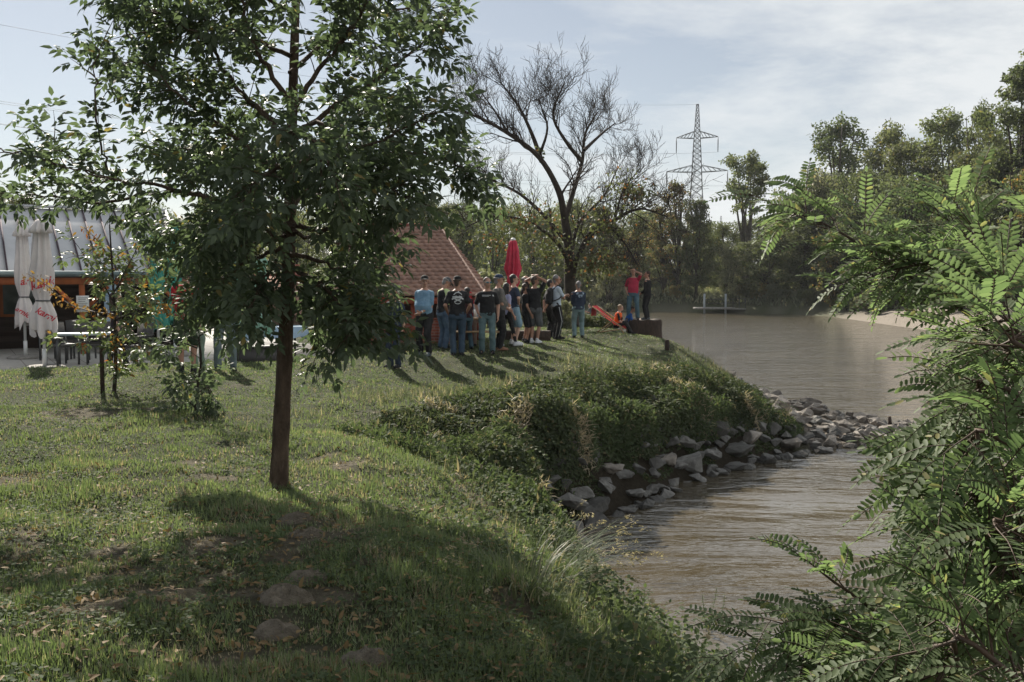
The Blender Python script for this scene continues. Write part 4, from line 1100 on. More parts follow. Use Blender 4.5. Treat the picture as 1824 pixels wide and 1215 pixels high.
def gp(px, py): return onground(px, py)
def Hfor(loc, py_head): return loc.z and (at(0, py_head, loc.y).z - loc.z)
def P_(label, px, head, feet, heading, loc=None, **kw):
    l = loc or gp(px, feet); h = at(px, head, l.y).z - l.z
    kw.setdefault('extra', None)
    print('PERSON', px, 'd=%.1f h=%.2f' % (l.y, h))
    h = max(min(h, kw.pop('hmax', 1.93)), kw.pop('hmin', 1.0))
    return person(label, l, h, heading, **kw)
greycap, blackcap, navycap = cloth('grey cap cloth', (.09, .095, .10)), cloth('black cap cloth', (.02, .02, .02)), cloth('navy cap cloth', (.03, .05, .09))
M_wshoe = surf('white sneaker', (.6, .6, .6), (.42, .44, .46), 30, .6); M_bshoe = surf('brown leather shoe', (.20, .085, .035), None, 10, .5); M_gshoe = surf('grey trainer', (.10, .13, .15), (.05, .06, .07), 20, .6)
G = None
P_('heavy man in light blue polo and dark cap, hands clasped over black trousers', 757, 491, 634, 155, armL='front', armR='front', cap=blackcap, hair='grey', top=cloth('light blue polo', (.13, .235, .33), (.19, .31, .42)), bottom=BLK, belly=.09, build=1.06, head_yaw=35, extra=watch(-1), shoe=M_gshoe)
def neon(c):
    s_ = c['s']; a_ = Acc()
    for i, q in enumerate((-1, 1)):
        a_.capsule(c['sh'][i] + Vector((0, 0, .01)), c['sh'][i].lerp(c['elb'][i], .85), .074 * s_, .066 * s_); a_.capsule(c['elb'][i].lerp(c['hand'][i], .35), c['elb'][i].lerp(c['hand'][i], .75), .060 * s_, .052 * s_); a_.capsule(c['T'](1.40) + c['sd'] * .08 * q * s_, c['sh'][i], .075 * s_, .074 * s_)
    link('yellow_sleeve_panels', remeshed(a_, .011, 'panels', cloth('fluorescent yellow green panels', (.42, .55, .20), (.52, .62, .30)), .006, 3, 2), c['root'])
P_('man in black jacket with fluorescent yellow shoulders and grey cap, head bowed', 787, 493, 625, -55, armL='front', armR='front', cap=greycap, hair='grey', top=BLK, sleeve='long', bottom=cloth('blue grey denim', (.06, .10, .16), (.11, .16, .22)), head_pitch=35, lean=6, build=1.06, extra=neon, glasses=True, loc=gp(787, 625) + Vector((0, .3, 0)))
P_('man with back turned, black cap, black T-shirt with white printed emblem, dark jeans', 815, 492, 634, 8, armL='pocket', armR='pocket', cap=blackcap, hair='brown', top=BLK, bottom=JEAN2, head_yaw=-25, build=1.04, extra=printed(EMBLEM, 1.27), stance=.09, skin=SK2)
P_('person in dark jeans mostly hidden behind the man with the printed back', 832, 512, 622, 30, armL='pocket', armR='front', hair='black', top=cloth('dark red shirt', (.05, .02, .025)), bottom=JEAN, hmax=1.62, build=.9, stance=.14)
P_('man in black T-shirt with small chest print, mirrored sunglasses and grey green jeans', 868, 494, 630, 178, armL='down', armR='pocket', hair='brown', top=BLK, bottom=cloth('grey green denim', (.08, .13, .14), (.12, .18, .19)), head_yaw=25, glasses=True, skin=SK, stance=.12, extra=printed([(-.11, .012, .09, .012, .012), (-.11, -.012, .05, -.012, .009), (.13, .0, .15, .01, .04)], 1.33, False))
P_('slim person in pale blue shirt behind the man with sunglasses', 851, 524, 617, 200, armL='down', armR='down', hair='brown', top=cloth('pale blue shirt', (.42, .47, .53)), bottom=cloth('beige trousers', (.35, .25, .20)), hmax=1.5, build=.8)
P_('man in grey T-shirt, navy cap and black trousers with brown shoes, in profile', 888, 489, 624, -72, armL='front', armR='front', cap=navycap, hair='grey', bald=False, top=cloth('grey green T-shirt', (.085, .085, .08), (.16, .145, .13)), bottom=BLK, shoe=M_bshoe, belly=.09, skin=SK, head_yaw=-5)
P_('dark haired woman in pale lilac top and black leggings with white sneakers', 903, 504, 617, -60, armL='front', armR='down', hair='black', long_hair=True, top=cloth('pale lilac top', (.26, .30, .44), (.34, .32, .45)), bottom=BLK, legwear='leggings', shoe=M_wshoe, build=.82, stance=.09, step=.22, hmax=1.68)
P_('man in navy polo and pale denim shorts, hand on hip', 915, 489, 614, -62, armL='hip', armR='hip', hair='black', top=NAVY, bottom=LJEAN, legwear='shorts', shoe=M_wshoe, skin=SK3, head_yaw=-5)
P_('balding man in black T-shirt looking right, behind the boy', 936, 491, 609, -75, armL='chest', armR='down', hair='grey', bald=True, top=BLK, bottom=cloth('maroon shorts', (.06, .025, .03)), legwear='shorts', skin=SK, hmax=1.8)
P_('boy in black polo and black shorts in front of the balding man', 935, 505, 611, -68, loc=gp(936, 611), armL='down', armR='down', hair='brown', top=BLK, bottom=BLK, legwear='shorts', skin=SK2, build=.82, stance=.08, hmax=1.58, shoe=BLK)
P_('man in black T-shirt and grey shorts with both hands on his head', 952, 492, 612, -25, armL='head', armR='head', hair='brown', top=BLK, bottom=cloth('grey check shorts', (.07, .075, .078), (.11, .115, .12)), legwear='shorts', skin=SK2, shoe=M_wshoe, head_yaw=-25, stance=.08, hmax=1.75)
P_('man in pale blue T-shirt with black backpack and striped black track pants', 991, 490, 604, -72, armL='cross', armR='cross', hair='grey', top=cloth('pale blue T-shirt', (.42, .49, .56), (.48, .55, .62)), bottom=BLK, skin=SK, head_yaw=-10, extra=both(sash, side_stripe), build=1.0)
P_('person in black clothes with hands behind the back, hidden by the backpack', 978, 498, 602, -60, loc=gp(980, 602), armL='back', armR='back', hair='black', top=cloth('charcoal T-shirt', (.035, .037, .042)), bottom=BLK, hmax=1.72)
P_('grey haired man with back turned, navy jacket with a white arc print and faded jeans', 1030, 501, 602, 5, armL='front', armR='front', hair='grey', top=NAVY, sleeve='long', bottom=cloth('faded green grey jeans', (.13, .20, .21), (.18, .25, .26)), build=1.06, stance=.12, extra=printed(EMBLEM2, 1.30, True, surf('pale blue print ink', (.3, .38, .46), None, 5, .8), .04))
P_('person in dark uniform looking down at a phone near the willow bush', 1051, 503, 581, 105, armL='phone', armR='phone', hair='black', top=cloth('dark slate shirt', (.035, .05, .065)), bottom=BLK, head_pitch=25, build=.95, extra=phone, loc=gp(1051, 584), hmin=1.7)
P_('man in pink red polo and jeans standing on the stump, hand to his forehead', 1119, 478, 566, 168, loc=Vector((at(1121, 566, 34.7).x, 34.7, STUMP_TOP)) if False else None, armL='brow', armR='pocket', hair='grey', bald=True, top=cloth('raspberry polo', (.42, .035, .075), (.34, .03, .06)), bottom=JEAN, belly=.04, head_pitch=-18, stance=.16, skin=SK) if False else None
l = Vector((at(1125, 566, 34.45).x, 34.45, STUMP_TOP))
l.x = max(l.x, pb.x - .40)
person('man in pink red polo and jeans on the stump, hand to his forehead', l, at(0, 478, 34.45).z - STUMP_TOP, 165, armL='brow', armR='pocket', hair='grey', bald=True, top=cloth('raspberry polo', (.42, .035, .075), (.34, .03, .06)), bottom=JEAN, belly=.05, head_pitch=-18, stance=.16, skin=SK)
l2 = Vector((at(1153, 566, 34.6).x, 34.6, STUMP_TOP))
person('man in black hooded jacket and black trousers on the stump, facing the other', l2, at(0, 483, 34.6).z - STUMP_TOP, 60, armL='front', armR='front', hair='brown', top=BLK, sleeve='long', bottom=BLK, shoe=M_gshoe, head_yaw=25, stance=.08)

# red deck chair and the two sitting boys
dcl = gp(1092, 594)
dc = empty('deck_chair', dcl, R(-112)); tag(dc, 'red canvas deck chair on pale wooden legs by the river', 'deck chair')
for x_ in (-.28, .28):
    acc = Acc(); acc.bar((x_, -.62, 0.86), (x_, .46, .16), .045, .028); acc.build('side_rail', M_lightwood, dc)
    acc = Acc(); acc.bar((x_ * .9, -.50, .0), (x_ * .9, .05, .42), .04, .026); acc.bar((x_ * .9, -.44, 0.03), (x_ * .9, .42, .16), .035, .026); acc.build('leg', M_lightwood, dc)
acc = Acc(); acc.bar((-.28, .44, .0), (-.28, .30, .24), .04, .03); acc.bar((.28, .44, .0), (.28, .30, .24), .04, .03); acc.bar((-.3, -.47, .02), (.3, -.47, .02), .03, .03); acc.build('front_leg', M_lightwood, dc)
acc = Acc(); n = 14; V = []
for j in range(n):
    f_ = j / (n - 1); y_ = -.62 + 1.02 * f_; z_ = .88 - .70 * f_ - .07 * math.sin(math.pi * f_)
    for x_ in (-.255, -.1, .1, .255): V.append((x_, y_, z_ - .012 * (abs(x_) < .2)))
acc.add(V, [np.array([[j * 4 + i, j * 4 + i + 1, j * 4 + i + 5, j * 4 + i + 4] for j in range(n - 1) for i in range(3)])])
acc.add([(-.255, -.63, .88), (.255, -.63, .88), (.25, -.66, .56), (-.25, -.65, .55)], [[[0, 1, 2, 3]]]); acc.build('canvas', M_redcloth, dc)
person('boy in orange safety vest sitting on the red deck chair', Vector((at(1100, 594, dcl.y).x, dcl.y, dcl.z)), 1.42, -108, seated=dict(h=.30, back=-.05, feet=(.10, .50, 0), lean=12), armL=((.10, .36, 1.02), (1, -.3, -1)), armR=((.10, .36, 1.02), (1, -.3, -1)), hair='fair', top=BLK, bottom=BLK, skin=SK3, build=.92, head_pitch=10, head_yaw=25, extra=vest)
l = gp(1122, 594)
person('dark haired boy in royal blue T-shirt crouching beside the deck chair', Vector((l.x, l.y + .15, l.z)), 1.42, -80, seated=dict(h=.36, back=-.18, feet=(.10, .14, 0), lean=24), armL=((.08, .34, 1.1), (1, -.3, -1)), armR=((.08, .34, 1.1), (1, -.3, -1)), hair='brown', top=cloth('royal blue T-shirt', (.02, .085, .30)), bottom=BLK, skin=SK, build=.88, head_pitch=20)

# terrace side people
def shirt_marks(c):
    project(strips([(-.08, .05, .0, .09, .03), (-.06, .0, .02, .04, .025), (.02, -.16, .14, -.20, .03), (-.1, -.16, -.02, -.22, .03)]), c['shirt'].data, c['T'](1.2), c['sd'], c['up'], -c['fw'], 'print', surf('pale yellow print', (.62, .60, .30), (.7, .6, .6), 12, .8), c['shirt'], .004)
l = gp(334, 664)
P_('tall man with back turned in bright red patterned shirt and shorts at the lawn edge', 328, 464, 664, 15, loc=l, armL='front', armR='front', hair='brown', top=cloth('bright red shirt', (.50, .035, .045)), bottom=cloth('dark green shorts', (.04, .06, .035)), legwear='shorts', skin=SK2, extra=shirt_marks, stance=.09)
l = gp(356, 660)
person('small child in white top and sage green trousers with arms folded', l, 1.2, 165, armL='cross', armR='cross', hair='fair', top=cloth('cream top', (.55, .56, .44)), sleeve='short', bottom=cloth('sage green trousers', (.22, .30, .24)), skin=SK, build=.95)
l = gp(402, 661)
def pink(c): project(strips([(-.02, -.25, .0, .15, .14)]), c['shirt'].data, c['T'](1.15), -c['sd'], c['up'], c['fw'], 'pink_front', cloth('pink top', (.5, .25, .3)), c['shirt'], .004)
person('woman in grey blue jeans and dark jacket behind the hanging leaves', l, 1.74, 195, armL='front', armR='front', hair='brown', long_hair=True, top=NAVY, sleeve='long', bottom=cloth('grey blue jeans', (.13, .17, .18), (.17, .21, .22)), skin=SK, stance=.14, extra=pink)
l = patio_at(209, 669, PATIO_Z)
person('walker in black leggings and white sneakers behind the sapling', l, 1.66, -60, armL='front', armR='down', hair='brown', long_hair=True, top=cloth('dark plum top', (.04, .03, .04)), bottom=BLK, legwear='leggings', shoe=M_wshoe, skin=SK3, step=.2, build=.85)
l = gp(703, 655)
person('person in dark navy clothes standing behind the low leaves right of the trunk', l, 1.72, 150, armL='down', armR='down', hair='brown', top=NAVY, bottom=NAVY, skin=SK)
l = pw(-.2, 6.9); 
person('seated guest in dark shirt at the left edge under the veranda', l, 1.7, RZ_P * 57.3 + 190, seated=dict(h=.50, back=-.1, feet=(.12, .40, 0), lean=4), armL='phone', armR='phone', hair='grey', top=cloth('dark olive shirt', (.05, .055, .04)), bottom=BLK, skin=SK)
acc = Acc(); acc.box((0, 0, .21), (.42, .42, .42)); acc.box((0, -.2, .6), (.42, .04, .5)); o = acc.build('veranda_seat', M_darkwood, loc=l - Vector((0, 0, 0))); o.rotation_euler = (0, 0, RZ_P + math.pi + R(10)); tag(o, 'dark wooden seat under the seated veranda guest', 'seat')
# ================================================================ ROCKS
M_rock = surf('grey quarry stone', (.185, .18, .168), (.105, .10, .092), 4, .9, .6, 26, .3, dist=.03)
M_rockw = surf('pale quarry stone with painted sun', (.30, .27, .235), (.17, .15, .13), 4, .9, .6, 26, .3, dist=.03)  # lit copy of the grey stone, sunlight put into its colour
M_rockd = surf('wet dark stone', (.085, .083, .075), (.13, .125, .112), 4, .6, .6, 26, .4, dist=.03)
def rock_mesh(seed, ang=True):
    rs = random.Random(seed); bm_ = bmesh.new()
    for _ in range(12):
        v = Vector((rs.gauss(0, 1), rs.gauss(0, 1), rs.gauss(0, 1))).normalized(); bm_.verts.new((v.x * .5 * rs.uniform(.8, 1.1), v.y * .38 * rs.uniform(.8, 1.1), v.z * .30 * rs.uniform(.75, 1.1)))
    r = bmesh.ops.convex_hull(bm_, input=bm_.verts)
    for v in [v for v in bm_.verts if not v.link_faces]: bm_.verts.remove(v)
    bmesh.ops.bevel(bm_, geom=list(bm_.edges), offset=.014, segments=1, affect='EDGES', profile=.6)
    bmesh.ops.triangulate(bm_, faces=bm_.faces)
    bmesh.ops.subdivide_edges(bm_, edges=[e for e in bm_.edges if e.calc_length() > .12], cuts=1)
    bmesh.ops.triangulate(bm_, faces=bm_.faces)
    bmesh.ops.subdivide_edges(bm_, edges=[e for e in bm_.edges if e.calc_length() > .09], cuts=1)
    bmesh.ops.triangulate(bm_, faces=bm_.faces)
    for v in bm_.verts:
        n = (float(vnoise(v.co.x * 9 + seed, v.co.y * 9 + v.co.z * 7)) - .5) * .06 + (float(vnoise(v.co.x * 24 + seed, v.co.y * 24 + v.co.z * 20, 5)) - .5) * .03; v.co += v.co.normalized() * n
    me_ = bpy.data.meshes.new('boulder'); bm_.to_mesh(me_); bm_.free(); return me_
RM = {}
for mm in (M_rock, M_rockw, M_rockd):   # each stone its own tone
    t = mm.node_tree; b = t.nodes['Principled BSDF']; src = b.inputs['Base Color'].links[0].from_socket
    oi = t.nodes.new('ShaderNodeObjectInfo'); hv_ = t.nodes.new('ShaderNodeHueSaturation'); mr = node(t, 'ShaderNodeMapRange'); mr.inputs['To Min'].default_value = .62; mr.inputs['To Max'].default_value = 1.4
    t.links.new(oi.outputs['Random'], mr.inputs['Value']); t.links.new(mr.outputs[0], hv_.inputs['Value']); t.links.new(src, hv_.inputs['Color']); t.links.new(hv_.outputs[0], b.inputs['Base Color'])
for mname, mm in (('a', M_rock), ('b', M_rockw), ('c', M_rockd)):
    RM[mname] = []
    for k in range(8):
        me_ = rock_mesh(40 + k); me_.materials.append(mm); RM[mname].append(me_)
ROCKS = []
def rock(x, y, size, kind, label, group, dz=0.0, flat=1.0, rz=None, k=None):
    o = bpy.data.objects.new('boulder', RM[kind][random.randrange(8) if k is None else k]); COL.objects.link(o)
    z = max(hz(x, y), -.05)
    o.location = (x, y, z + size * .12 + dz); o.scale = (size, size * random.uniform(.85, 1.1), size * flat)
    o.rotation_euler = (random.uniform(-.35, .35), random.uniform(-.35, .35), random.uniform(0, 6.28) if rz is None else rz)
    tag(o, label, 'rock', group); ROCKS.append((x, y, size)); return o
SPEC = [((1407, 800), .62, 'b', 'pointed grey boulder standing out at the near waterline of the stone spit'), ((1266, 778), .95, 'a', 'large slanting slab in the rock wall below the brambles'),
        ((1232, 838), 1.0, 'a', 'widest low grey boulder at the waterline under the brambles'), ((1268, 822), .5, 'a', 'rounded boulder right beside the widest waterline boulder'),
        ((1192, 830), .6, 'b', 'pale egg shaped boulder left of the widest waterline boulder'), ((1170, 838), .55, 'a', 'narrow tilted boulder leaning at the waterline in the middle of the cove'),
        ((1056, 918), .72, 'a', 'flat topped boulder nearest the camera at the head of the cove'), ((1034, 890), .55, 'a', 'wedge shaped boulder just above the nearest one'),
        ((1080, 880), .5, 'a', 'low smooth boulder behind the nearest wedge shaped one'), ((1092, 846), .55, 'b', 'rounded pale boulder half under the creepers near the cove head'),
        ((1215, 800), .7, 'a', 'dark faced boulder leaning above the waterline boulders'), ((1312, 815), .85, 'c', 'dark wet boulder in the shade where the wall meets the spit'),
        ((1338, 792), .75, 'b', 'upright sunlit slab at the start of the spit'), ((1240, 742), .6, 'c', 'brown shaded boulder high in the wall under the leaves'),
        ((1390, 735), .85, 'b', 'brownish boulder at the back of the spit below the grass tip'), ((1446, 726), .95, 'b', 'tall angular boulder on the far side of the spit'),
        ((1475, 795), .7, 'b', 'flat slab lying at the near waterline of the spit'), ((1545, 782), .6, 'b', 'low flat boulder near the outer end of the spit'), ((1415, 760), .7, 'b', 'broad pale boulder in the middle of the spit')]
for (pxy, sz, kd, lb) in SPEC:
    g = gp(*pxy); rock(g.x, g.y, sz, kd, lb, 'boulders along the bank', .05, .95)
def scatter_rocks(n, xr_, yr_, lo, hi, test, kinds, label, group, smin, smax, stack=0.0):
    done = 0; M_ = n * 160
    cx_ = RS.uniform(*xr_, M_); cy_ = RS.uniform(*yr_, M_); cs_ = near_sdf(cx_, cy_); ok_ = np.where((cs_ > lo) & (cs_ < hi))[0]
    for ci in ok_:
        if done >= n: break
        x, y = float(cx_[ci]), float(cy_[ci])
        sz = random.uniform(smin, smax)
        if any((x - a) ** 2 + (y - b_) ** 2 < (.27 * (sz + c)) ** 2 for a, b_, c in ROCKS): continue
        rock(x, y, sz, random.choice(kinds), label, group, random.uniform(-.02, .05) + stack * random.random(), random.uniform(.7, 1.1)); done += 1
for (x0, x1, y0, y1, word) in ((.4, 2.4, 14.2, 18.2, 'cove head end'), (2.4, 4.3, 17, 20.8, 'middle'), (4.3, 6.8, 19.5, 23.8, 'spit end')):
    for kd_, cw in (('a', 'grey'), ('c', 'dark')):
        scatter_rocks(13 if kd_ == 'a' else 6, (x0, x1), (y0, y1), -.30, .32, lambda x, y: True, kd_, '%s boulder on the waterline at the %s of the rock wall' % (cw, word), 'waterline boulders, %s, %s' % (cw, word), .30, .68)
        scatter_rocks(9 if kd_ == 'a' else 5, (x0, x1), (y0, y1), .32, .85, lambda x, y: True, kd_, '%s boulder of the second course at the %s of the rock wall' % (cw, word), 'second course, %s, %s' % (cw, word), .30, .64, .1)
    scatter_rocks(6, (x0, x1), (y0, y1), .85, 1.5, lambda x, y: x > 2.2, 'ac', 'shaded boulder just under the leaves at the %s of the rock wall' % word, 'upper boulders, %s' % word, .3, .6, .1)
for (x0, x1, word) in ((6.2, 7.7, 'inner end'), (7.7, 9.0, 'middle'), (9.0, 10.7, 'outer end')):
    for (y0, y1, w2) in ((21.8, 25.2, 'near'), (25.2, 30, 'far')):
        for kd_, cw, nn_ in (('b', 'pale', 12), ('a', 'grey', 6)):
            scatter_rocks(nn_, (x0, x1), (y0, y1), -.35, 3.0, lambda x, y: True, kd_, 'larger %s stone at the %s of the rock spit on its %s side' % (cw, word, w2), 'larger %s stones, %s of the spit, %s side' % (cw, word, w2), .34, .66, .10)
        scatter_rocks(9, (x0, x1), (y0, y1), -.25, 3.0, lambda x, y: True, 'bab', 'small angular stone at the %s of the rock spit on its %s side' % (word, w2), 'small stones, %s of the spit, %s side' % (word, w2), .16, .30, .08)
acc = Acc(); acc.tube([(0, 0, -.3), (.03, 0, .12), (.02, .02, .30)], [.05, .055, .04], 8)
g = onz(1583, 766, .05); o = acc.build('wooden_stake', M_oldwood, loc=(g.x, g.y, 0.1)); tag(o, 'dark wooden stake in the water at the tip of the rock spit', 'stake')

# ================================================================ LEAF MATERIALS
L_ash = leaf_mat('ash leaf green', (.046, .064, .040), (.115, .142, .085), (.22, .17, .06), .010, .40, .5, .3, tcol=(1.45, 1.6, 1.1, 1))
L_sap = leaf_mat('sapling leaf', (.055, .078, .036), (.12, .15, .072), (.20, .11, .03), .08, .38, .45, .5)
L_dry = leaf_mat('dry ochre leaf', (.17, .095, .025), (.30, .18, .06), (.36, .12, .03), .15, .3, .6, .3)
L_loc = leaf_mat('locust leaflet', (.080, .115, .058), (.18, .22, .115), (.28, .26, .12), .03, .48, .6, .2, nscale=2.5, tcol=(1.45, 1.65, 1.1, 1))
L_bram = leaf_mat('bramble leaf', (.032, .046, .024), (.088, .105, .056), (.16, .14, .08), .05, .28, .75, .12, nscale=.8)
L_weed = leaf_mat('weed leaf', (.042, .062, .030), (.10, .128, .064), (.16, .14, .09), .06, .32, .75, .12)
L_t1 = leaf_mat('riverside tree leaf', (.056, .074, .038), (.132, .150, .080), (.18, .16, .06), .04, .38, .65, .2, nscale=.25, per_object=.25)
L_t2 = leaf_mat('willow leaf', (.090, .102, .068), (.180, .188, .130), (.28, .25, .16), .05, .36, .6, .3, nscale=.25, per_object=.16)
L_t3 = leaf_mat('yellowing tree leaf', (.075, .085, .038), (.155, .150, .065), (.28, .16, .06), .12, .38, .65, .2, nscale=.3, per_object=.15)
L_grass = leaf_mat('grass blade', (.080, .120, .050), (.195, .232, .112), (.28, .26, .17), .03, .32, .50, .4, nscale=.7)
L_straw = leaf_mat('dry straw blade', (.22, .175, .12), (.36, .31, .22), None, .0, .3, .6, .3)
L_reed = leaf_mat('tall bank grass', (.065, .082, .042), (.165, .172, .110), (.30, .26, .18), .15, .3, .55, .35)
M_bark = surf('brown smooth bark', (.150, .105, .075), (.065, .043, .030), 14, .85, 1.0, 60, .25, stretch=(1, 1, .35), dist=.03)
M_bark2 = surf('grey riverside bark', (.055, .045, .036), (.030, .024, .020), 4, .9, .6, 20, .2)
M_barkl = surf('pale grey bark', (.13, .115, .095), (.07, .06, .05), 4, .9, .5, 20, .2)
M_twig = surf('reddish twig', (.085, .05, .03), (.05, .032, .02), 20, .7)

# ================================================================ GENERIC TREES FOR THE FAR BANK
def bez(a, b, c, n):
    return [(a * (1 - t) ** 2 + b * 2 * t * (1 - t) + c * t * t) for t in [i / (n - 1) for i in range(n)]]
def make_tree_meshes(seed, style, H, Wd, nb, leaf, per, mat, bark=None, nleaf=1.0, low=.25, round_top=False):
    rs = random.Random(seed); rn = np.random.RandomState(seed)
    tr_ = Acc(); cr_ = Acc()
    lean = Vector((rs.uniform(-.06, .06), rs.uniform(-.04, .04), 0)) * H
    n_stems = {'willow': 3, 'round': 2, 'open': 2}.get(style, 1)
    tips = []
    for s_ in range(n_stems):
        off = Vector((rs.uniform(-1, 1), rs.uniform(-.5, .5), 0)) * (.10 * Wd if n_stems > 1 else .02)
        top = Vector((lean.x + off.x * (3.5 if style != 'round' else 5), lean.y + off.y * 3, H * rs.uniform(.78, .92)))
        pts = bez(off, off * 1.2 + Vector((0, 0, H * .4)), top, 9)
        pts = [p + Vector((rs.uniform(-.1, .1), rs.uniform(-.1, .1), 0)) * (i > 0) * H / 15 for i, p in enumerate(pts)]
        r0 = .022 * H / math.sqrt(n_stems); tr_.tube(pts, [r0 * (1 - .85 * i / 8) for i in range(9)], 7)
        tips.append(pts)
    blobs = []; subs = []
    nsub = {'broad': 16, 'open': 17, 'poplar': 17, 'round': 9, 'willow': 12, 'bush': 6}[style]
    for i in range(nsub):
        if style == 'poplar': zf = low + (1 - low) * (i + rs.random()) / nsub; w_ = .20 * (1.15 - abs(zf - .5))
        elif style == 'round': zf = .60 + .32 * (i + rs.random()) / nsub; w_ = .26
        elif style == 'bush': zf = rs.uniform(.15, .72); w_ = .30 * (1 - zf * .6)
        elif style == 'open': zf = .16 + .76 * (i + rs.random()) / nsub; w_ = .36 * (1.2 - zf * .75)
        else: zf = .10 + .80 * (i + rs.random()) / nsub; w_ = .34 * math.sqrt(max(.1, 1 - ((zf - .45) / .5) ** 2))
        th = i * 2.4 + rs.uniform(-.5, .5); rr = w_ * Wd * rs.uniform(.45, 1.0)
        rad_ = Wd * rs.uniform(.12, .20) * (1.2 if style in ('broad', 'willow', 'bush') else 1)
        if i == nsub - 1 and style != 'bush': zf = .95 - rad_ / H * .8; rr *= .3; rad_ *= .8
        sc_ = Vector((lean.x * zf + rr * math.cos(th), lean.y * zf + rr * math.sin(th), H * zf)); subs.append((sc_, rad_))
        st = rs.choice(tips); k = min(7, max(1, int(zf * 8 * .55))); tr_.tube(bez(st[k], st[k].lerp(sc_, .5) + Vector((0, 0, .05 * H)), sc_, 5), [.010 * H, .008 * H, .006 * H, .004 * H, .002 * H], 5, cap=False)
    for i in range(nb):
        sc_, rad_ = subs[i % nsub]; u_ = Vector(rnd_unit(1, rn)[0]); c = sc_ + Vector((u_.x, u_.y, u_.z * .85)) * rad_ * rs.uniform(.35, 1.15)
        if c.z < .03 * H: c.z = .05 * H
        r = Wd * rs.uniform(.035, .085) * (1.3 if style == 'bush' else 1); blobs.append((c, r))
        if rs.random() < .5: tr_.tube([sc_, sc_.lerp(c, .5) + Vector((0, 0, .01 * H)), c], [.0035 * H, .0025 * H, .001 * H], 3, cap=False)
    for (c, r) in blobs:
        n = int(per * (r / (.085 * Wd)) ** 2 * nleaf)
        u = rnd_unit(n, rn); rad = r * rn.uniform(.25, 1.12, n) ** .6
        P = np.array(c) + u * rad[:, None] * np.array([1.25, 1.25, .85])
        if style in ('willow',): P[:, 2] -= rn.uniform(0, r * 1.1, n)
        A_ = rnd_unit(n, rn) + np.array([0, 0, -.9 if style == 'willow' else -.15]); N_ = u * .6 + rnd_unit(n, rn) * .8 + np.array([0, 0, .4])
        leaves(cr_, P, A_, N_, leaf * rn.uniform(.6, 1.4, n), leaf * rn.uniform(.45, .8, n) * (.6 if style == 'willow' else 1), T_RHOMB)
    return tr_.mesh('trunk', bark or M_bark2), cr_.mesh('crown', mat)
PRO = {
 'broad1': make_tree_meshes(1, 'broad', 15, 11, 230, .32, 105, L_t1), 'broad2': make_tree_meshes(2, 'broad', 15, 9, 210, .32, 105, L_t1),
 'broad3': make_tree_meshes(3, 'broad', 15, 12, 230, .33, 105, L_t1), 'poplar': make_tree_meshes(4, 'poplar', 20, 9, 240, .32, 95, L_t1, low=.2),
 'open1': make_tree_meshes(5, 'open', 18, 9, 230, .30, 85, L_t1, bark=M_barkl), 'open2': make_tree_meshes(6, 'open', 16, 7, 170, .28, 60, L_t3),
 'willow1': make_tree_meshes(7, 'willow', 14, 11, 120, .40, 130, L_t2), 'willow2': make_tree_meshes(8, 'willow', 10, 8, 90, .34, 130, L_t2),
 'round': make_tree_meshes(9, 'round', 17, 8, 120, .30, 100, L_t1, bark=M_barkl), 'bush1': make_tree_meshes(10, 'bush', 4, 5, 40, .24, 130, L_t1),
 'bush2': make_tree_meshes(11, 'bush', 3.4, 5, 36, .22, 120, L_t2), 'bush3': make_tree_meshes(12, 'bush', 3.6, 4.4, 34, .22, 110, L_t3),
 'yellow': make_tree_meshes(13, 'open', 12, 7, 60, .30, 80, L_t3)}
PH = {'broad1': 15, 'broad2': 15, 'broad3': 15, 'poplar': 20, 'open1': 18, 'open2': 16, 'willow1': 14, 'willow2': 10, 'round': 17, 'bush1': 4, 'bush2': 3.4, 'bush3': 3.6, 'yellow': 12}
PW = {'broad1': 11, 'broad2': 9, 'broad3': 12, 'poplar': 6.5, 'open1': 9, 'open2': 7, 'willow1': 11, 'willow2': 8, 'round': 8, 'bush1': 5, 'bush2': 5, 'bush3': 4.4, 'yellow': 7}
def ptree(kind, px, top, Y, label, half=None, group=None, cat=None):
    x = at(px, 500, Y).x; zg = hz(x, Y)
    h = at(px, top, Y).z - zg; sc = h / PH[kind]; sx = sc if half is None else (half * 2 / F * Y) / PW[kind]
    nm = 'bush' if 'bush' in kind else 'tree'
    root = empty(nm, (x, Y, zg - .15), random.uniform(0, 6.28)); root.scale = (sx, sx, sc)
    tm, cm = PRO[kind]; link('trunk' if nm == 'tree' else 'stems', tm, root); link('crown' if nm == 'tree' else 'leaves', cm, root)
    tag(root, label, cat or nm, group); return root
GB = 'trees of the wood beyond the river'
EXTRA_T = True
FARL = 'dark green tree in the low wood across the river behind the people and hut'
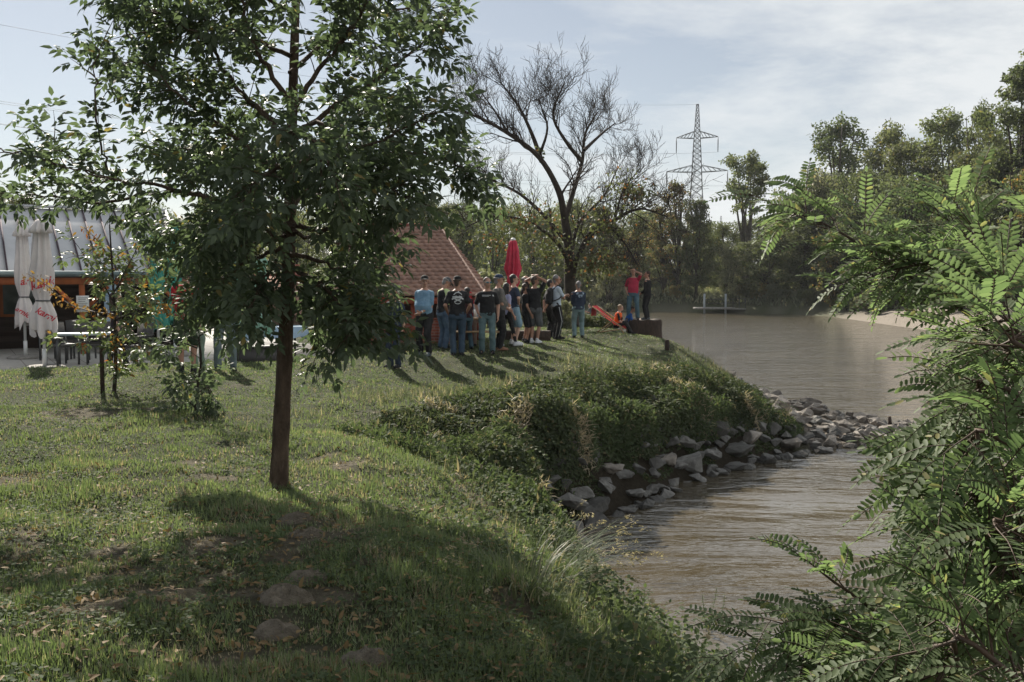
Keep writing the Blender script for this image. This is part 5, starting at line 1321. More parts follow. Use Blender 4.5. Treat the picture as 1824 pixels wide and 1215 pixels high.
T_LIST = [
 ('broad1', -60, 300, 62, 'dusky tree above the metal roof at the left edge', 90), ('broad2', 40, 318, 66, 'rounded tree just right of the one at the left edge, above the metal roof', 60),
 ('broad3', 150, 352, 70, FARL, 70), ('broad1', 265, 335, 68, FARL, 70), ('broad2', 360, 322, 72, FARL, 60), ('yellow', 440, 300, 66, 'yellowing tree showing through the big crown above the metal roof end', 50),
 ('broad3', 530, 320, 72, FARL, 70), ('broad1', 625, 330, 78, FARL, 60), ('broad2', 700, 322, 84, FARL, 45),
 ('broad2', 765, 322, 92, 'taller dark tree rising over the right end of the hut roof', 48), ('broad3', 820, 352, 105, FARL, 55), ('broad1', 880, 345, 128, FARL, 55), ('broad3', 950, 362, 132, FARL, 60),
 ('broad1', 1020, 340, 134, FARL, 60), ('broad2', 1080, 352, 132, FARL, 50), ('broad3', 1135, 362, 136, FARL, 55),
 ('willow2', 1085, 452, 121, 'pale grey green willow bush at the far waterline behind the stump', 48), ('yellow', 1125, 400, 126, 'ochre tinged tree right behind the pale willow bush', 42),
 ('open2', 1205, 308, 122, 'slender yellowing tree left of the pylon foot', 52), ('open2', 1180, 355, 124, 'thin see-through tree left of the slender yellowing one', 40), ('broad2', 1262, 405, 130, 'low dark tree below the pylon', 36),
 ('round', 1330, 256, 121, 'round headed tree on a forked bare trunk right of the pylon', 58), ('willow1', 1300, 420, 117, 'grey green willow under the round headed tree', 44), ('broad1', 1368, 415, 116, 'dense dark tree leaning over the far water', 70),
 ('broad2', 1430, 400, 118, 'dark tree beside the dense one over the far water', 50), ('open1', 1490, 205, 128, 'tall open crowned tree with forked pale limbs', 62), ('willow1', 1450, 290, 124, 'broad grey green willow below the tall open crowned tree', 70),
 ('open1', 1572, 214, 120, 'second tall open tree right of the forked one', 50), ('broad1', 1540, 300, 112, 'bulky tree between the two tall open ones', 60), ('broad2', 1510, 420, 108, 'dark tree above the upstream end of the gravel beach', 60),
 ('open1', 1668, 190, 112, 'tall ragged tree with pale top above the locust leaves', 62), ('broad3', 1620, 330, 104, 'bulky grey green tree behind the locust branches', 70), ('broad1', 1712, 262, 98, 'wide tree filling the gap behind the locust', 66),
 ('open1', 1748, 175, 96, 'narrow tall tree next to the tallest poplar', 40), ('poplar', 1805, 98, 88, 'tallest dark poplar at the right edge of the view', 52), ('yellow', 1822, 285, 70, 'yellow green tree at the right edge below the poplar', 56),
 ('poplar', 1880, 120, 84, 'dark poplar just beyond the right edge', 50), ('broad1', 1900, 300, 70, 'bushy tree beyond the right edge', 90), ('broad2', 1700, 400, 84, 'dark tree behind the gravel beach', 60), ('broad3', 1590, 430, 100, 'low dark tree at the inner edge of the beach', 55),
 ('broad2', 1240, 338, 119, 'green tree hiding the foot of the tall pylon', 40), ('broad1', 1290, 385, 124, 'dark tree between the pylon and the round headed tree', 46), ('broad3', 1440, 330, 122, 'dark tree filling the wood right of the round headed tree', 60), ('broad1', 1620, 240, 116, 'dark dense tree between the open crowned ones behind the locust', 60), ('broad3', 1770, 230, 92, 'dark dense tree under the tallest poplar', 55),
 ('yellow', 1478, 410, 106, 'orange tinged small tree behind the locust tip', 32)]
FN = {150: 'behind the metal roof left of the saplings', 265: 'behind the right end of the metal roof', 360: 'showing left of the ash trunk above the terrace', 530: 'above the red house just right of the ash trunk', 625: 'above the left end of the hut ridge',
      700: 'over the middle of the hut roof', 820: 'right of the hut roof under the locust leaf sprays', 880: 'directly over the raspberry umbrella', 950: 'left of the bare tree trunk', 1020: 'right behind the bare tree trunk', 1080: 'right of the bare tree trunk above the willow bush', 1135: 'above the two men on the stump'}
for (k_, px_, tp, Y_, lb, hf) in T_LIST:
    if px_ > 1400: hf *= 1.45; tp -= 14
    ptree(k_, px_, tp, Y_, ('dusky green tree ' + FN[px_]) if lb is FARL else lb, hf, GB)
rs = random.Random(77)
for i in range(26):   # deeper row closing the wood
    px_ = -250 + i * 88; k_ = rs.choice(['broad1', 'broad2', 'broad3', 'willow1']); Y_ = 165 + rs.uniform(-8, 20)
    ptree(k_, px_, (395 if px_ > 1180 and px_ < 1420 else 372) - rs.uniform(0, 26) - (70 if px_ > 1430 else 0), Y_, 'tree in the back row of the wood seen ' + ('over the metal roof' if px_ < 340 else 'through the ash crown' if px_ < 720 else 'between the hut and the bare tree' if px_ < 1000 else 'between the bare tree and the pylon' if px_ < 1250 else 'right of the pylon between nearer trees' if px_ < 1480 else 'behind the tall trees at the right'), 75, 'back row of the wood')
BL = 'low bush along the far waterline'
for i in range(34):
    px_ = 1000 + i * 17 + rs.uniform(-6, 6)
    if 1225 < px_ < 1310: continue
    x_ = at(px_, 500, 116).x; Y_ = 60.0
    for yy in np.arange(60, 150, .5):
        xx = at(px_, 500, yy).x
        if float(sdf(np.array([xx]), np.array([yy]), FAR)[0]) > 1.6: Y_ = yy; break
    kb_ = rs.choice(['bush1', 'bush1', 'bush2', 'bush3']); seg = 'behind the waiting group' if px_ < 1060 else 'behind the stump' if px_ < 1165 else 'just left of the landing stage' if px_ < 1230 else 'right of the landing stage' if px_ < 1400 else 'behind the locust tips'
    lb_ = {'bush1': 'dark green', 'bush2': 'grey green', 'bush3': 'ochre tinged'}[kb_] + ' bush on the far waterline ' + seg
    ptree(kb_, px_, 548 - rs.uniform(18, 50), Y_ + rs.uniform(0, 2), lb_, None, lb_.replace('bush', 'bushes'))
for i in range(12):
    px_ = 1190 + i * 22; ptree('bush3' if i % 3 else 'bush2', px_, 520 - rs.uniform(0, 12), 128 + rs.uniform(0, 4), 'pale yellow flowering bush in the meadow above the landing stage', None, 'meadow bushes')
rs3 = random.Random(55)
for i in range(30):
    px_ = 930 + i * 24 + rs3.uniform(-8, 8); ptree(rs3.choice(['bush1', 'bush2', 'bush1']), px_, 478 - rs3.uniform(0, 34), 139 + rs3.uniform(-4, 8), 'understorey bush between trunks of the far wood ' + ('left of the stump' if px_ < 1120 else 'above the landing stage' if px_ < 1330 else 'right of the landing stage' if px_ < 1480 else 'behind the locust leaves'), None, 'understorey of the far wood')
for i in range(9):
    px_ = 1560 + i * 36; ptree('bush1', px_, 520 - rs.uniform(0, 30), 98 - i * 2.2, 'bush at the upper edge of the gravel beach', None, 'bushes above the gravel beach')
BHL = ['bush behind the ash trunk beyond the terrace', 'bush behind the low leaves right of the ash trunk', 'bush behind the left part of the hut roof', 'bush behind the lower right edge of the hut roof', 'green bush left of the raspberry umbrella', 'bush between the raspberry umbrella and the bare tree', 'bush just left of the bare tree trunk', 'bush right of the bare tree trunk behind the uniformed person']
for i, px_ in enumerate((560, 640, 720, 800, 870, 940, 985, 1050)):
    Y_ = 44 if px_ > 900 else 40; ptree('bush1' if i % 2 else 'bush2', px_, 500 - rs.uniform(0, 40) + (45 if px_ > 960 else 0), Y_ , BHL[i], None, 'bushes behind the hut')
ptree('bush2', 1003, 522, 36.5, 'bright leafed bush at the foot of the bare tree', 34)

# ================================================================ BARE TREE
def polytube(a_, pts, r0, r1, k=6):
    n = len(pts); a_.tube(pts, [r0 + (r1 - r0) * i / (n - 1) for i in range(n)], k, cap=False)
def smooth_path(pts, sub=4):
    P = [Vector(p) for p in pts]; P = [P[0] * 2 - P[1]] + P + [P[-1] * 2 - P[-2]]; out = []
    for i in range(1, len(P) - 2):
        for j in range(sub):
            t_ = j / sub; a, b_, c, d = P[i - 1], P[i], P[i + 1], P[i + 2]
            out.append(.5 * ((2 * b_) + (c - a) * t_ + (2 * a - 5 * b_ + 4 * c - d) * t_ * t_ + (3 * b_ - a - 3 * c + d) * t_ ** 3))
    out.append(P[-2]); return out
bt_Y = 38.0
bb = at(1020, 575, bt_Y); bt = empty('bare_tree', (bb.x, bt_Y, hz(bb.x, bt_Y) - .1)); tag(bt, 'big mostly bare tree with spreading fine twigs behind the waiting group', 'tree')
bt0 = Vector(bt.location); A_b = Acc(); rs = random.Random(5); TIPS = []
def grow(a_, p, d, L, r, lvl, maxl, upb=.18):
    n = 5; pts = [p.copy()]; q = p.copy(); dd = d.copy()
    for i in range(n):
        dd = (dd + Vector((rs.gauss(0, .16), rs.gauss(0, .16), rs.gauss(0, .12) + upb * .5))).normalized(); q = q + dd * (L / n); pts.append(q.copy())
    polytube(a_, pts, r, max(r * .35, .0045), 5 if lvl < 2 else 3)
    if lvl >= maxl: TIPS.append((pts[-1], dd)); return
    for i in range(1, n + 1):
        for _ in range(2 if (lvl >= 1 and i % 2) else 1):
            if rs.random() < .75:
                ax = rnd_unit(1, np.random.RandomState(rs.randrange(1 << 30)))[0]; side = Vector(ax); side = (side - dd * side.dot(dd)).normalized()
                nd = (dd * rs.uniform(.6, 1.1) + side * rs.uniform(.5, .9)).normalized()
                grow(a_, pts[i], nd, L * rs.uniform(.42, .66), max(r * (.50 - .04 * i), .007), lvl + 1, maxl, upb)
LIMBS = [  # pixel polyline, depth offset at end, radii
 ([(1022, 580), (1016, 520), (1014, 470), (1012, 430), (1006, 390)], 0, .30, .19, 0),
 ([(1006, 392), (995, 340), (960, 275), (905, 222), (850, 185), (800, 165)], -2.0, .17, .035, 1),
 ([(965, 285), (948, 225), (925, 165), (893, 110)], 1.2, .12, .03, 1), ([(1006, 392), (1020, 345), (1037, 285), (1042, 225), (1062, 180)], 1.5, .14, .03, 1),
 ([(1037, 285), (1008, 240), (985, 180), (1005, 110)], -1.0, .10, .03, 1), ([(1012, 435), (970, 385), (925, 345), (875, 320), (835, 300)], 2.5, .11, .03, 1),
 ([(1016, 480), (1050, 425), (1095, 392), (1140, 372), (1185, 385)], -2.5, .12, .03, 1), ([(1018, 500), (1040, 430), (1075, 400), (1110, 430), (1135, 470)], -3.0, .09, .025, 1),
 ([(1014, 470), (990, 430), (940, 395), (880, 385), (840, 400)], -2.5, .10, .025, 1), ([(1040, 260), (1070, 225), (1095, 200)], 2, .09, .025, 1), ([(1095, 392), (1110, 340), (1140, 300)], 1, .06, .02, 2),
 ([(960, 275), (975, 210), (960, 150)], -1.5, .08, .02, 1), ([(905, 222), (880, 170), (850, 120)], 1, .07, .02, 1), ([(1016, 480), (1030, 400), (1075, 350), (1100, 300)], 3, .10, .03, 1)]
for (pp_, dep, r0, r1, lv) in LIMBS:
    pp_ = [(x_, y_ if y_ > 300 else 300 - (300 - y_) * .80) for x_, y_ in pp_]; r0 *= .82; r1 *= .8
    n = len(pp_); pts = [at(x_, y_, bt_Y + dep * (i / (n - 1)) + rs.uniform(-.15, .15) * (i > 0)) - bt0 for i, (x_, y_) in enumerate(pp_)]
    sp = smooth_path(pts, 5); polytube(A_b, sp, r0, r1, 8)
    if lv == 0: continue
    m_ = len(sp)
    for i in range(4, m_):
        f_ = i / m_; d0 = (sp[i] - sp[i - 1]).normalized()
        for _ in range(1 if f_ < .4 else 2):
            if rs.random() < (.36 if f_ < .4 else .74):
                side = Vector(rnd_unit(1, np.random.RandomState(rs.randrange(1 << 30)))[0]); side = (side - d0 * side.dot(d0)).normalized()
                grow(A_b, sp[i], (d0 * .7 + side * .75 + Vector((0, 0, .25))).normalized(), rs.uniform(.8, 1.45), (r0 + (r1 - r0) * f_) * .42, 1, 3)
A_b.build('trunk', M_bark2, bt)
C_b = Acc(); rn = np.random.RandomState(3)
for (cx, cy, rr, n, dz) in ((960, 272, 14, 50, 0), (1115, 335, 45, 420, 1), (1080, 400, 50, 420, -2), (1140, 345, 30, 300, 0), (1060, 470, 40, 500, -1), (930, 400, 60, 500, -2), (880, 430, 45, 400, -2), (975, 450, 45, 500, -1), (1000, 400, 50, 300, 1), (1090, 470, 30, 300, -2)):
    c = at(cx, cy, bt_Y + dz) - bt0; r = rr / F * bt_Y
    P = np.array(c) + rnd_unit(n, rn) * (r * rn.uniform(.1, 1.2, n)[:, None]) * np.array([1, 1.3, .8])
    leaves(C_b, P, rnd_unit(n, rn) + np.array([0, 0, -.6]), rnd_unit(n, rn), .13 * rn.uniform(.6, 1.4, n), .09, T_RHOMB)
L_rust = leaf_mat('rust and olive remnant leaf', (.06, .072, .036), (.12, .13, .06), (.20, .09, .04), .10, .34, .6, .3)
C_b.build('crown', L_rust, bt)

# ================================================================ MAIN TREE (compound leaved, on the lawn)
def compound(P_acc, p, d, rs_, pairs=2, rach=.13, ll=.095, droop=.35):
    # one compound leaf: leaflets in opposite pairs and one at the tip; appended as rows (pos, axis, normal, len)
    d = Vector(d).normalized(); up_ = Vector((0, 0, 1)); sd_ = d.cross(up_)
    if sd_.length < .1: sd_ = Vector((1, 0, 0))
    sd_.normalize(); nn = sd_.cross(d).normalized()
    roll = rs_.gauss(0, .5); nn = (nn * math.cos(roll) + sd_ * math.sin(roll)); sd_ = d.cross(nn).normalized()
    q = p.copy(); dd = d.copy(); pet = rach * .45
    q = q + dd * pet
    for i in range(pairs):
        dd = (dd + Vector((0, 0, -droop * .35))).normalized()
        for s_ in (-1, 1):
            ax = (dd * .55 + sd_ * s_ * .85 + Vector((0, 0, -droop * rs_.uniform(.2, 1.2)))).normalized(); P_acc.append((*q, *ax, *(nn + Vector((rs_.gauss(0, .2), rs_.gauss(0, .2), rs_.gauss(0, .2)))), ll * rs_.uniform(.75, 1.1)))
        q = q + dd * (rach * .55 / pairs)
    P_acc.append((*q, *(dd + Vector((0, 0, -droop * .6))), *nn, ll * rs_.uniform(.95, 1.2)))
def twig_leaves(P_acc, T_acc, p, d, L, rs_, r=.005, sp_=.05, droopy=.1, **kw):
    n = max(4, int(L / .07)); pts = [p.copy()]; q = p.copy(); dd = d.copy()
    for i in range(n):
        dd = (dd + Vector((rs_.gauss(0, .07), rs_.gauss(0, .07), rs_.gauss(0, .05) - droopy * i / n * .5))).normalized(); q = q + dd * (L / n); pts.append(q.copy())
    T_acc.tube(pts, [r * (1 - .7 * i / n) for i in range(n + 1)], 4, cap=False)
    nl = int(L / sp_); ph = rs_.uniform(0, 3)
    for k in range(1, nl + 1):
        f_ = k / nl * n; i = min(int(f_), n - 1); pos = pts[i].lerp(pts[i + 1], f_ - i); dt = (pts[i + 1] - pts[i]).normalized()
        a1 = dt.cross(Vector((0, 0, 1)));
        if a1.length < .1: a1 = Vector((1, 0, 0))
        a1.normalize(); a2 = dt.cross(a1); ph += math.pi / 2
        for s_ in (-1, 1):
            if rs_.random() < .12: continue
            sd_ = (a1 * math.cos(ph) + a2 * math.sin(ph)) * s_
            compound(P_acc, pos, (dt * .55 + sd_ * .8 + Vector((0, 0, .12))).normalized(), rs_, **kw)
    compound(P_acc, pts[-1], dd, rs_, **kw)
def put_leaves(rows, name, mat, parent, tmpl=T_LEAF, wr=.42, org=None):
    a_ = np.array(rows); P = a_[:, :3] - (np.array(org) if org is not None else 0)
    ac = Acc(); leaves(ac, P, a_[:, 3:6], a_[:, 6:9], a_[:, 9], a_[:, 9] * wr, tmpl); return ac.build(name, mat, parent, smooth=False)
mb_ = gp(497, 868); MT = empty('ash_tree', mb_); tag(MT, 'leafy young ash tree with a straight brown trunk in the foreground lawn', 'tree')
mY = mb_.y; rs = random.Random(12); ROWS = []; TW = Acc()
def mp(px, py, dy): return at(px, py, mY + dy) - mb_
trunk_px = [(495, 880), (497, 850), (501, 760), (507, 640), (512, 520), (516, 400), (518, 280), (522, 160), (526, 40), (530, -60), (534, -150), (538, -230)]
tp = smooth_path([mp(x, y, 0.02 * i) for i, (x, y) in enumerate(trunk_px)], 4); nT = len(tp)
rad = [.150, .118, .098, .090, .084] + [.082 - .065 * ((i - 4) / (nT - 5)) for i in range(5, nT)]
rad = [r_ * (1 + .04 * math.sin(i * 1.7)) for i, r_ in enumerate(rad)]
TW.tube(tp, rad, 14)
ML = [ # limbs: pixel polyline, depth at end
 ([(514, 258), (470, 205), (415, 150), (372, 70), (350, -20)], .5, .035), ([(510, 400), (440, 372), (370, 350), (290, 335), (200, 318), (120, 300)], -.3, .030), ([(370, 350), (280, 345), (180, 360), (80, 350), (0, 345)], .3, .02),
 ([(514, 330), (440, 260), (340, 190), (240, 150)], .8, .024), ([(508, 430), (450, 400), (400, 405), (360, 435)], -.6, .022), ([(508, 440), (445, 465), (395, 500), (365, 545)], .3, .02),
 ([(512, 400), (570, 410), (620, 390), (670, 392), (700, 400)], -.5, .026), ([(514, 340), (590, 300), (690, 280), (790, 275), (860, 290), (895, 325)], .3, .028), ([(514, 260), (590, 190), (680, 140), (760, 90), (820, 50)], .2, .028),
 ([(516, 200), (580, 110), (640, 30), (690, -60)], -.4, .026), ([(516, 180), (460, 90), (430, 0), (410, -70)], -.5, .026), ([(508, 470), (560, 500), (600, 535), (615, 580), (620, 605)], -.7, .022),
 ([(508, 450), (580, 470), (640, 495), (665, 535)], .3, .022), ([(510, 410), (600, 430), (660, 460), (690, 490)], .9, .02), ([(512, 300), (580, 260), (650, 200), (700, 190)], 1.4, .024), ([(514, 300), (440, 280), (360, 270), (280, 260)], 1.5, .024),
 ([(516, 130), (600, 60), (720, 20), (800, 20)], 1.0, .022), ([(518, 100), (430, 60), (330, 40), (230, 60)], .6, .022), ([(514, 250), (520, 230), (560, 250), (600, 330)], -1.5, .022), ([(514, 300), (500, 300), (450, 330), (430, 380)], -1.4, .020),
 ([(520, 0), (540, -40), (620, -60), (690, -60)], -.6, .018), ([(520, 20), (440, -20), (350, -40), (290, -40)], -.5, .018),
 ([(514, 240), (570, 220), (640, 260), (740, 230), (800, 200)], -.8, .022), ([(512, 340), (600, 350), (700, 340), (760, 360)], -1.0, .022), ([(370, 70), (300, 30), (230, 10)], .3, .016), ([(120, 300), (60, 280), (0, 270), (-60, 262)], .0, .012),
 ([(200, 318), (178, 260), (170, 160), (178, 75)], -.2, .012), ([(200, 318), (130, 290), (90, 240)], -.1, .010), ([(340, 190), (270, 120), (215, 110)], .4, .012),
 ([(508, 430), (455, 465), (430, 495), (420, 520)], -.4, .014), ([(508, 470), (570, 505), (640, 550), (690, 590)], -.3, .018), ([(508, 420), (430, 450), (400, 500), (380, 520)], .9, .018), ([(512, 380), (560, 330), (640, 330), (690, 300)], 2.0, .024), ([(508, 470), (540, 510), (560, 570), (570, 620)], .4, .014), ([(512, 380), (440, 330), (380, 400), (300, 420)], 1.8, .022), ([(508, 445), (470, 500), (440, 560)], -.9, .014),
]
for (pp_, dep, r0) in ML:
    pp_ = [(x_ if x_ < 650 else 650 + (x_ - 650) * .78, y_) for x_, y_ in pp_]; n = len(pp_); pts = [mp(x_, y_, dep * (i / (n - 1)) ** .8) for i, (x_, y_) in enumerate(pp_)]
    sp = smooth_path(pts, 6); sp = [q + Vector((rs.gauss(0, .012), rs.gauss(0, .012), rs.gauss(0, .012))) * (i > 0) for i, q in enumerate(sp)]
    polytube(TW, sp, r0, max(.004, r0 * .18), 7)
    Lt = sum((sp[i + 1] - sp[i]).length for i in range(len(sp) - 1)); nt = int(Lt / .075); thin = r0 < .014; wide = max(abs(x_ - 520) for x_, y_ in pp_) > 330; nt = int(nt * (.62 if wide else 1))
    for k in range(nt):
        f_ = .20 + .8 * (k + rs.random()) / nt if not thin else (k + rs.random()) / nt
        i = min(int(f_ * (len(sp) - 1)), len(sp) - 2); pos = sp[i].lerp(sp[i + 1], rs.random()); d0 = (sp[i + 1] - sp[i]).normalized()
        side = Vector((rs.gauss(0, 1), rs.gauss(0, 1), rs.gauss(0, .8))); side = (side - d0 * side.dot(d0)).normalized()
        L_ = rs.uniform(.22, .55) * (1 - .35 * f_) * (.7 if thin else 1)
        twig_leaves(ROWS, TW, pos, (d0 * .75 + side * .8 + Vector((0, 0, .1))).normalized(), L_, rs, droopy=.25, sp_=.070, ll=.092, rach=.12, pairs=2)
    twig_leaves(ROWS, TW, sp[-1], (sp[-1] - sp[-2]).normalized(), .3, rs, droopy=.2, sp_=.07, ll=.088, rach=.12)
TW.build('trunk', M_bark, MT, smooth=True)
put_leaves(ROWS, 'crown', L_ash, MT, org=(0, 0, 0)); print('ASH', len(ROWS))

# ================================================================ SAPLINGS
def sapling(px, py, label, limbs, mat, stake=None, extra=None):
    b0 = gp(px, py); root = empty('sapling', b0); tag(root, label, 'sapling'); rows = []; tw = Acc(); Y0 = b0.y
    for (pp_, dep, r0, dens) in limbs:
        n = len(pp_); pts = [at(x_, y_, Y0 + dep * i / (n - 1)) - b0 for i, (x_, y_) in enumerate(pp_)]; sp = smooth_path(pts, 6); polytube(tw, sp, r0, r0 * .3, 6)
        Lt = sum((sp[i + 1] - sp[i]).length for i in range(len(sp) - 1)); nt = int(Lt / .12 * dens)
        for k in range(nt):
            i = rs.randrange(len(sp) - 1); d0 = (sp[i + 1] - sp[i]).normalized(); side = Vector((rs.gauss(0, 1), rs.gauss(0, 1), rs.gauss(0, .7))); side = (side - d0 * side.dot(d0)).normalized()
            twig_leaves(rows, tw, sp[i].copy(), (d0 * .5 + side * .8).normalized(), rs.uniform(.15, .42), rs, droopy=.3, sp_=.09, ll=.10, rach=.13)
        if dens: twig_leaves(rows, tw, sp[-1], (sp[-1] - sp[-2]).normalized(), .25, rs, droopy=.3, sp_=.09, ll=.10, rach=.13)
    tw.build('trunk', M_bark2, root, smooth=True)
    put_leaves(rows, 'crown', mat, root)
    if extra:
        r2 = []; t2_ = Acc()
        for (pp_, dep) in extra:
            pts = [at(x_, y_, Y0 + dep) - b0 for (x_, y_) in pp_]; sp = smooth_path(pts, 6); polytube(t2_, sp, .012, .004, 5)
            for q in sp:
                for _ in range(6):
                    c = q + Vector((rs.gauss(0, .05), rs.gauss(0, .05), rs.gauss(0, .05))); r2.append((*c, *Vector((rs.gauss(0, 1), rs.gauss(0, 1), -1.0 + rs.gauss(0, .5))).normalized(), rs.gauss(0, 1), rs.gauss(0, 1), 1, rs.uniform(.05, .09)))
        t2_.build('twigs', M_twig, root); put_leaves(r2, 'dry_leaves', L_dry, root)
    return root
sapling(203, 700, 'sapling with ochre dried leaf sprays tied beside a short stake', [
 ([(203, 705), (206, 640), (204, 560), (200, 480), (195, 400)], 0, .035, 1.1), ([(205, 600), (240, 560), (268, 530)], .3, .018, 1.5), ([(204, 620), (250, 610), (300, 600), (330, 590)], -.3, .016, 1.0),
 ([(203, 540), (180, 500), (160, 470), (140, 440)], .2, .014, .6), ([(204, 520), (230, 470), (250, 430)], 0, .014, 1.0), ([(205, 610), (170, 612), (130, 608)], -.5, .009, .5), ([(205, 570), (230, 560), (260, 560)], -.7, .014, 1.1), ([(204, 500), (235, 500), (262, 480)], .6, .012, 1.0)],
 L_sap, extra=[([(204, 560), (165, 555), (120, 540), (85, 510), (50, 488)], -.2), ([(202, 470), (175, 430), (150, 405)], .1), ([(205, 600), (204, 620), (208, 650)], -.05), ([(270, 540), (290, 545), (305, 555)], 0)])
g = gp(183, 701); acc = Acc(); acc.tube([(0, 0, -.1), (0, 0, .72)], .035, 8); o = acc.build('wooden_stake', M_oldwood, loc=g); tag(o, 'short round wooden stake beside the sapling with ochre leaves', 'stake')
sapling(345, 738, 'small densely leaved sapling with low drooping foliage left of the big trunk', [
 ([(348, 740), (352, 690), (358, 640), (352, 590), (345, 530)], 0, .022, .5), ([(350, 730), (335, 715), (320, 722)], 0, .01, 2.0), ([(352, 700), (370, 690), (378, 700)], .1, .01, 2.2), ([(354, 680), (340, 665), (330, 680)], -.1, .01, 2.2), ([(352, 620), (320, 610), (290, 615)], 0, .012, 1.3), ([(352, 600), (390, 580), (410, 590)], .2, .012, 1.3), ([(350, 560), (380, 540), (410, 545)], -.2, .012, 1.3)], L_ash)

# ================================================================ LOCUST ON THE RIGHT
LB = Vector((3.0, 3.4, 0)); LB.z = hz(LB.x, LB.y) - .1
LT = empty('locust_tree', LB); tag(LT, 'locust tree with feathery green leaves reaching in from the right edge', 'tree')
rs = random.Random(31); LR = []; LTW = Acc()
top_ = Vector((3.3, 3.6, 6.4)) - LB
polytube(LTW, smooth_path([Vector((0, 0, -.2)), Vector((.05, .05, 1.2)), Vector((.12, .1, 2.6)), Vector((.2, .15, 4.0)), top_], 4), .085, .03, 10)
def pinnate(p, d, n0, Lr, pairs, rs_):
    d = d.normalized(); sd_ = d.cross(n0)
    if sd_.length < .1: sd_ = d.cross(Vector((1, 0, .2)))
    sd_.normalize(); nn = sd_.cross(d).normalized(); dd = d.copy(); q = p + dd * .03; pts = [p.copy(), q.copy()]; st = (Lr - .03) / pairs
    for i in range(pairs):
        f_ = i / pairs; ll = Lr * .155 * (.75 + .5 * math.sin(math.pi * (f_ * .85 + .1))) * rs_.uniform(.9, 1.08)
        for s_ in (-1, 1):
            ax = (sd_ * s_ * .92 + dd * .38 + nn * rs_.uniform(-.12, .22)); LR.append((*q, *ax, *(nn + Vector((rs_.gauss(0, .12), rs_.gauss(0, .12), rs_.gauss(0, .12)))), ll))
        dd = (dd + Vector((0, 0, -.045)) + nn * rs_.gauss(-.02, .035) + sd_ * rs_.gauss(0, .03)).normalized(); q = q + dd * st; pts.append(q.copy())
    LR.append((*q, *dd, *nn, Lr * .16)); LTW.tube(pts, [.0018] * len(pts), 3, cap=False)
def ltwig(p, d, L, rs_, sc=1.0):
    n = max(3, int(L / .06)); pts = [p.copy()]; q = p.copy(); dd = d.normalized()
    for i in range(n): dd = (dd + Vector((rs_.gauss(0, .08), rs_.gauss(0, .08), rs_.gauss(0, .06) - .02))).normalized(); q = q + dd * L / n; pts.append(q.copy())
    LTW.tube(pts, [.0045 - .003 * i / n for i in range(n + 1)], 4, cap=False); s_ = 1
    for i in range(1, n + 1):
        s_ = -s_; dt = (pts[i] - pts[i - 1]).normalized(); a1 = dt.cross(Vector((0, 0, 1)));
        if a1.length < .1: a1 = Vector((1, 0, 0))
        a1.normalize()
        nd = dt * .6 + a1 * s_ * rs_.uniform(.5, 1) + Vector((rs_.gauss(0, .2), rs_.gauss(0, .2), rs_.gauss(.12, .28)))
        pinnate(pts[i], nd, Vector((rs_.gauss(0, .45), rs_.gauss(-.35, .45), 1)).normalized(), rs_.uniform(.14, .24) * sc, rs_.randint(9, 12), rs_)
    pinnate(pts[-1], dd, Vector((rs_.gauss(0, .3), -.3, 1)), .2 * sc, 9, rs_)
def lbranch(pp_, z0, dens=1.0, sc=1.0, r0=.010, tl=(.12, .30)):
    # pixel polyline with its distance at each knot; the first knot is tied back to the stem
    pts = [at(x_, y_, d_) - LB for (x_, y_, d_) in pp_]
    if z0 is not None: pts = [Vector((.15, .1, z0 - LB.z))] + pts
    sp = smooth_path(pts, 6); polytube(LTW, sp, r0, .004, 6); Lt = sum((sp[i + 1] - sp[i]).length for i in range(len(sp) - 1)); nt = int(Lt / .085 * dens)
    for k in range(nt):
        f_ = .12 + .88 * (k + rs.random()) / nt; i = min(int(f_ * (len(sp) - 1)), len(sp) - 2); pos = sp[i].lerp(sp[i + 1], rs.random()); d0 = (sp[i + 1] - sp[i]).normalized()
        side = Vector((rs.gauss(0, .8), rs.gauss(0, .8), rs.gauss(0, .8))); side = (side - d0 * side.dot(d0)).normalized()
        ltwig(pos, d0 * .75 + side * .75, rs.uniform(*tl) * (1.15 - .6 * f_), rs, sc)
    ltwig(sp[-1], (sp[-1] - sp[-2]), .16, rs, sc)
lbranch([(1760, 590, 3.9), (1640, 505, 4.1), (1540, 440, 4.3), (1470, 400, 4.4), (1400, 372, 4.5)], 2.6, .62, 1.0, .010, (.08, .2))
lbranch([(1800, 450, 3.9), (1720, 430, 4.2), (1640, 440, 4.4), (1560, 480, 4.5)], 3.8, .7, 1.0, .009, (.1, .24))
lbranch([(1800, 450, 3.6), (1730, 460, 3.8), (1650, 470, 4.0), (1590, 480, 4.1)], 3.4, .6, .9, .009, (.08, .2))
lbranch([(1820, 640, 3.4), (1790, 560, 3.6), (1730, 500, 3.9), (1660, 470, 4.0)], 3.0, .6, .9, .009, (.08, .2))
lbranch([(1820, 660, 3.3), (1770, 690, 3.4), (1720, 720, 3.5), (1675, 745, 3.6)], 3.0, .8, 1.0, .009, (.08, .2))
lbranch([(1810, 700, 3.1), (1765, 750, 3.2), (1710, 800, 3.3), (1650, 840, 3.4)], 2.8, .8, 1.1, .009, (.08, .22))
lbranch([(1810, 800, 2.9), (1770, 840, 3.0), (1730, 880, 3.1), (1680, 900, 3.2)], 2.4, .8, 1.1, .009, (.08, .22))
lbranch([(1810, 900, 3.0), (1765, 950, 3.1), (1725, 980, 3.2), (1700, 1000, 3.3)], 2.2, .8, 1.0, .009, (.08, .22))
lbranch([(1810, 1010, 3.0), (1720, 1020, 3.1), (1640, 1070, 3.2), (1570, 1095, 3.2), (1500, 1110, 3.3), (1440, 1125, 3.3)], 2.0, .85, 1.0, .009, (.08, .24))
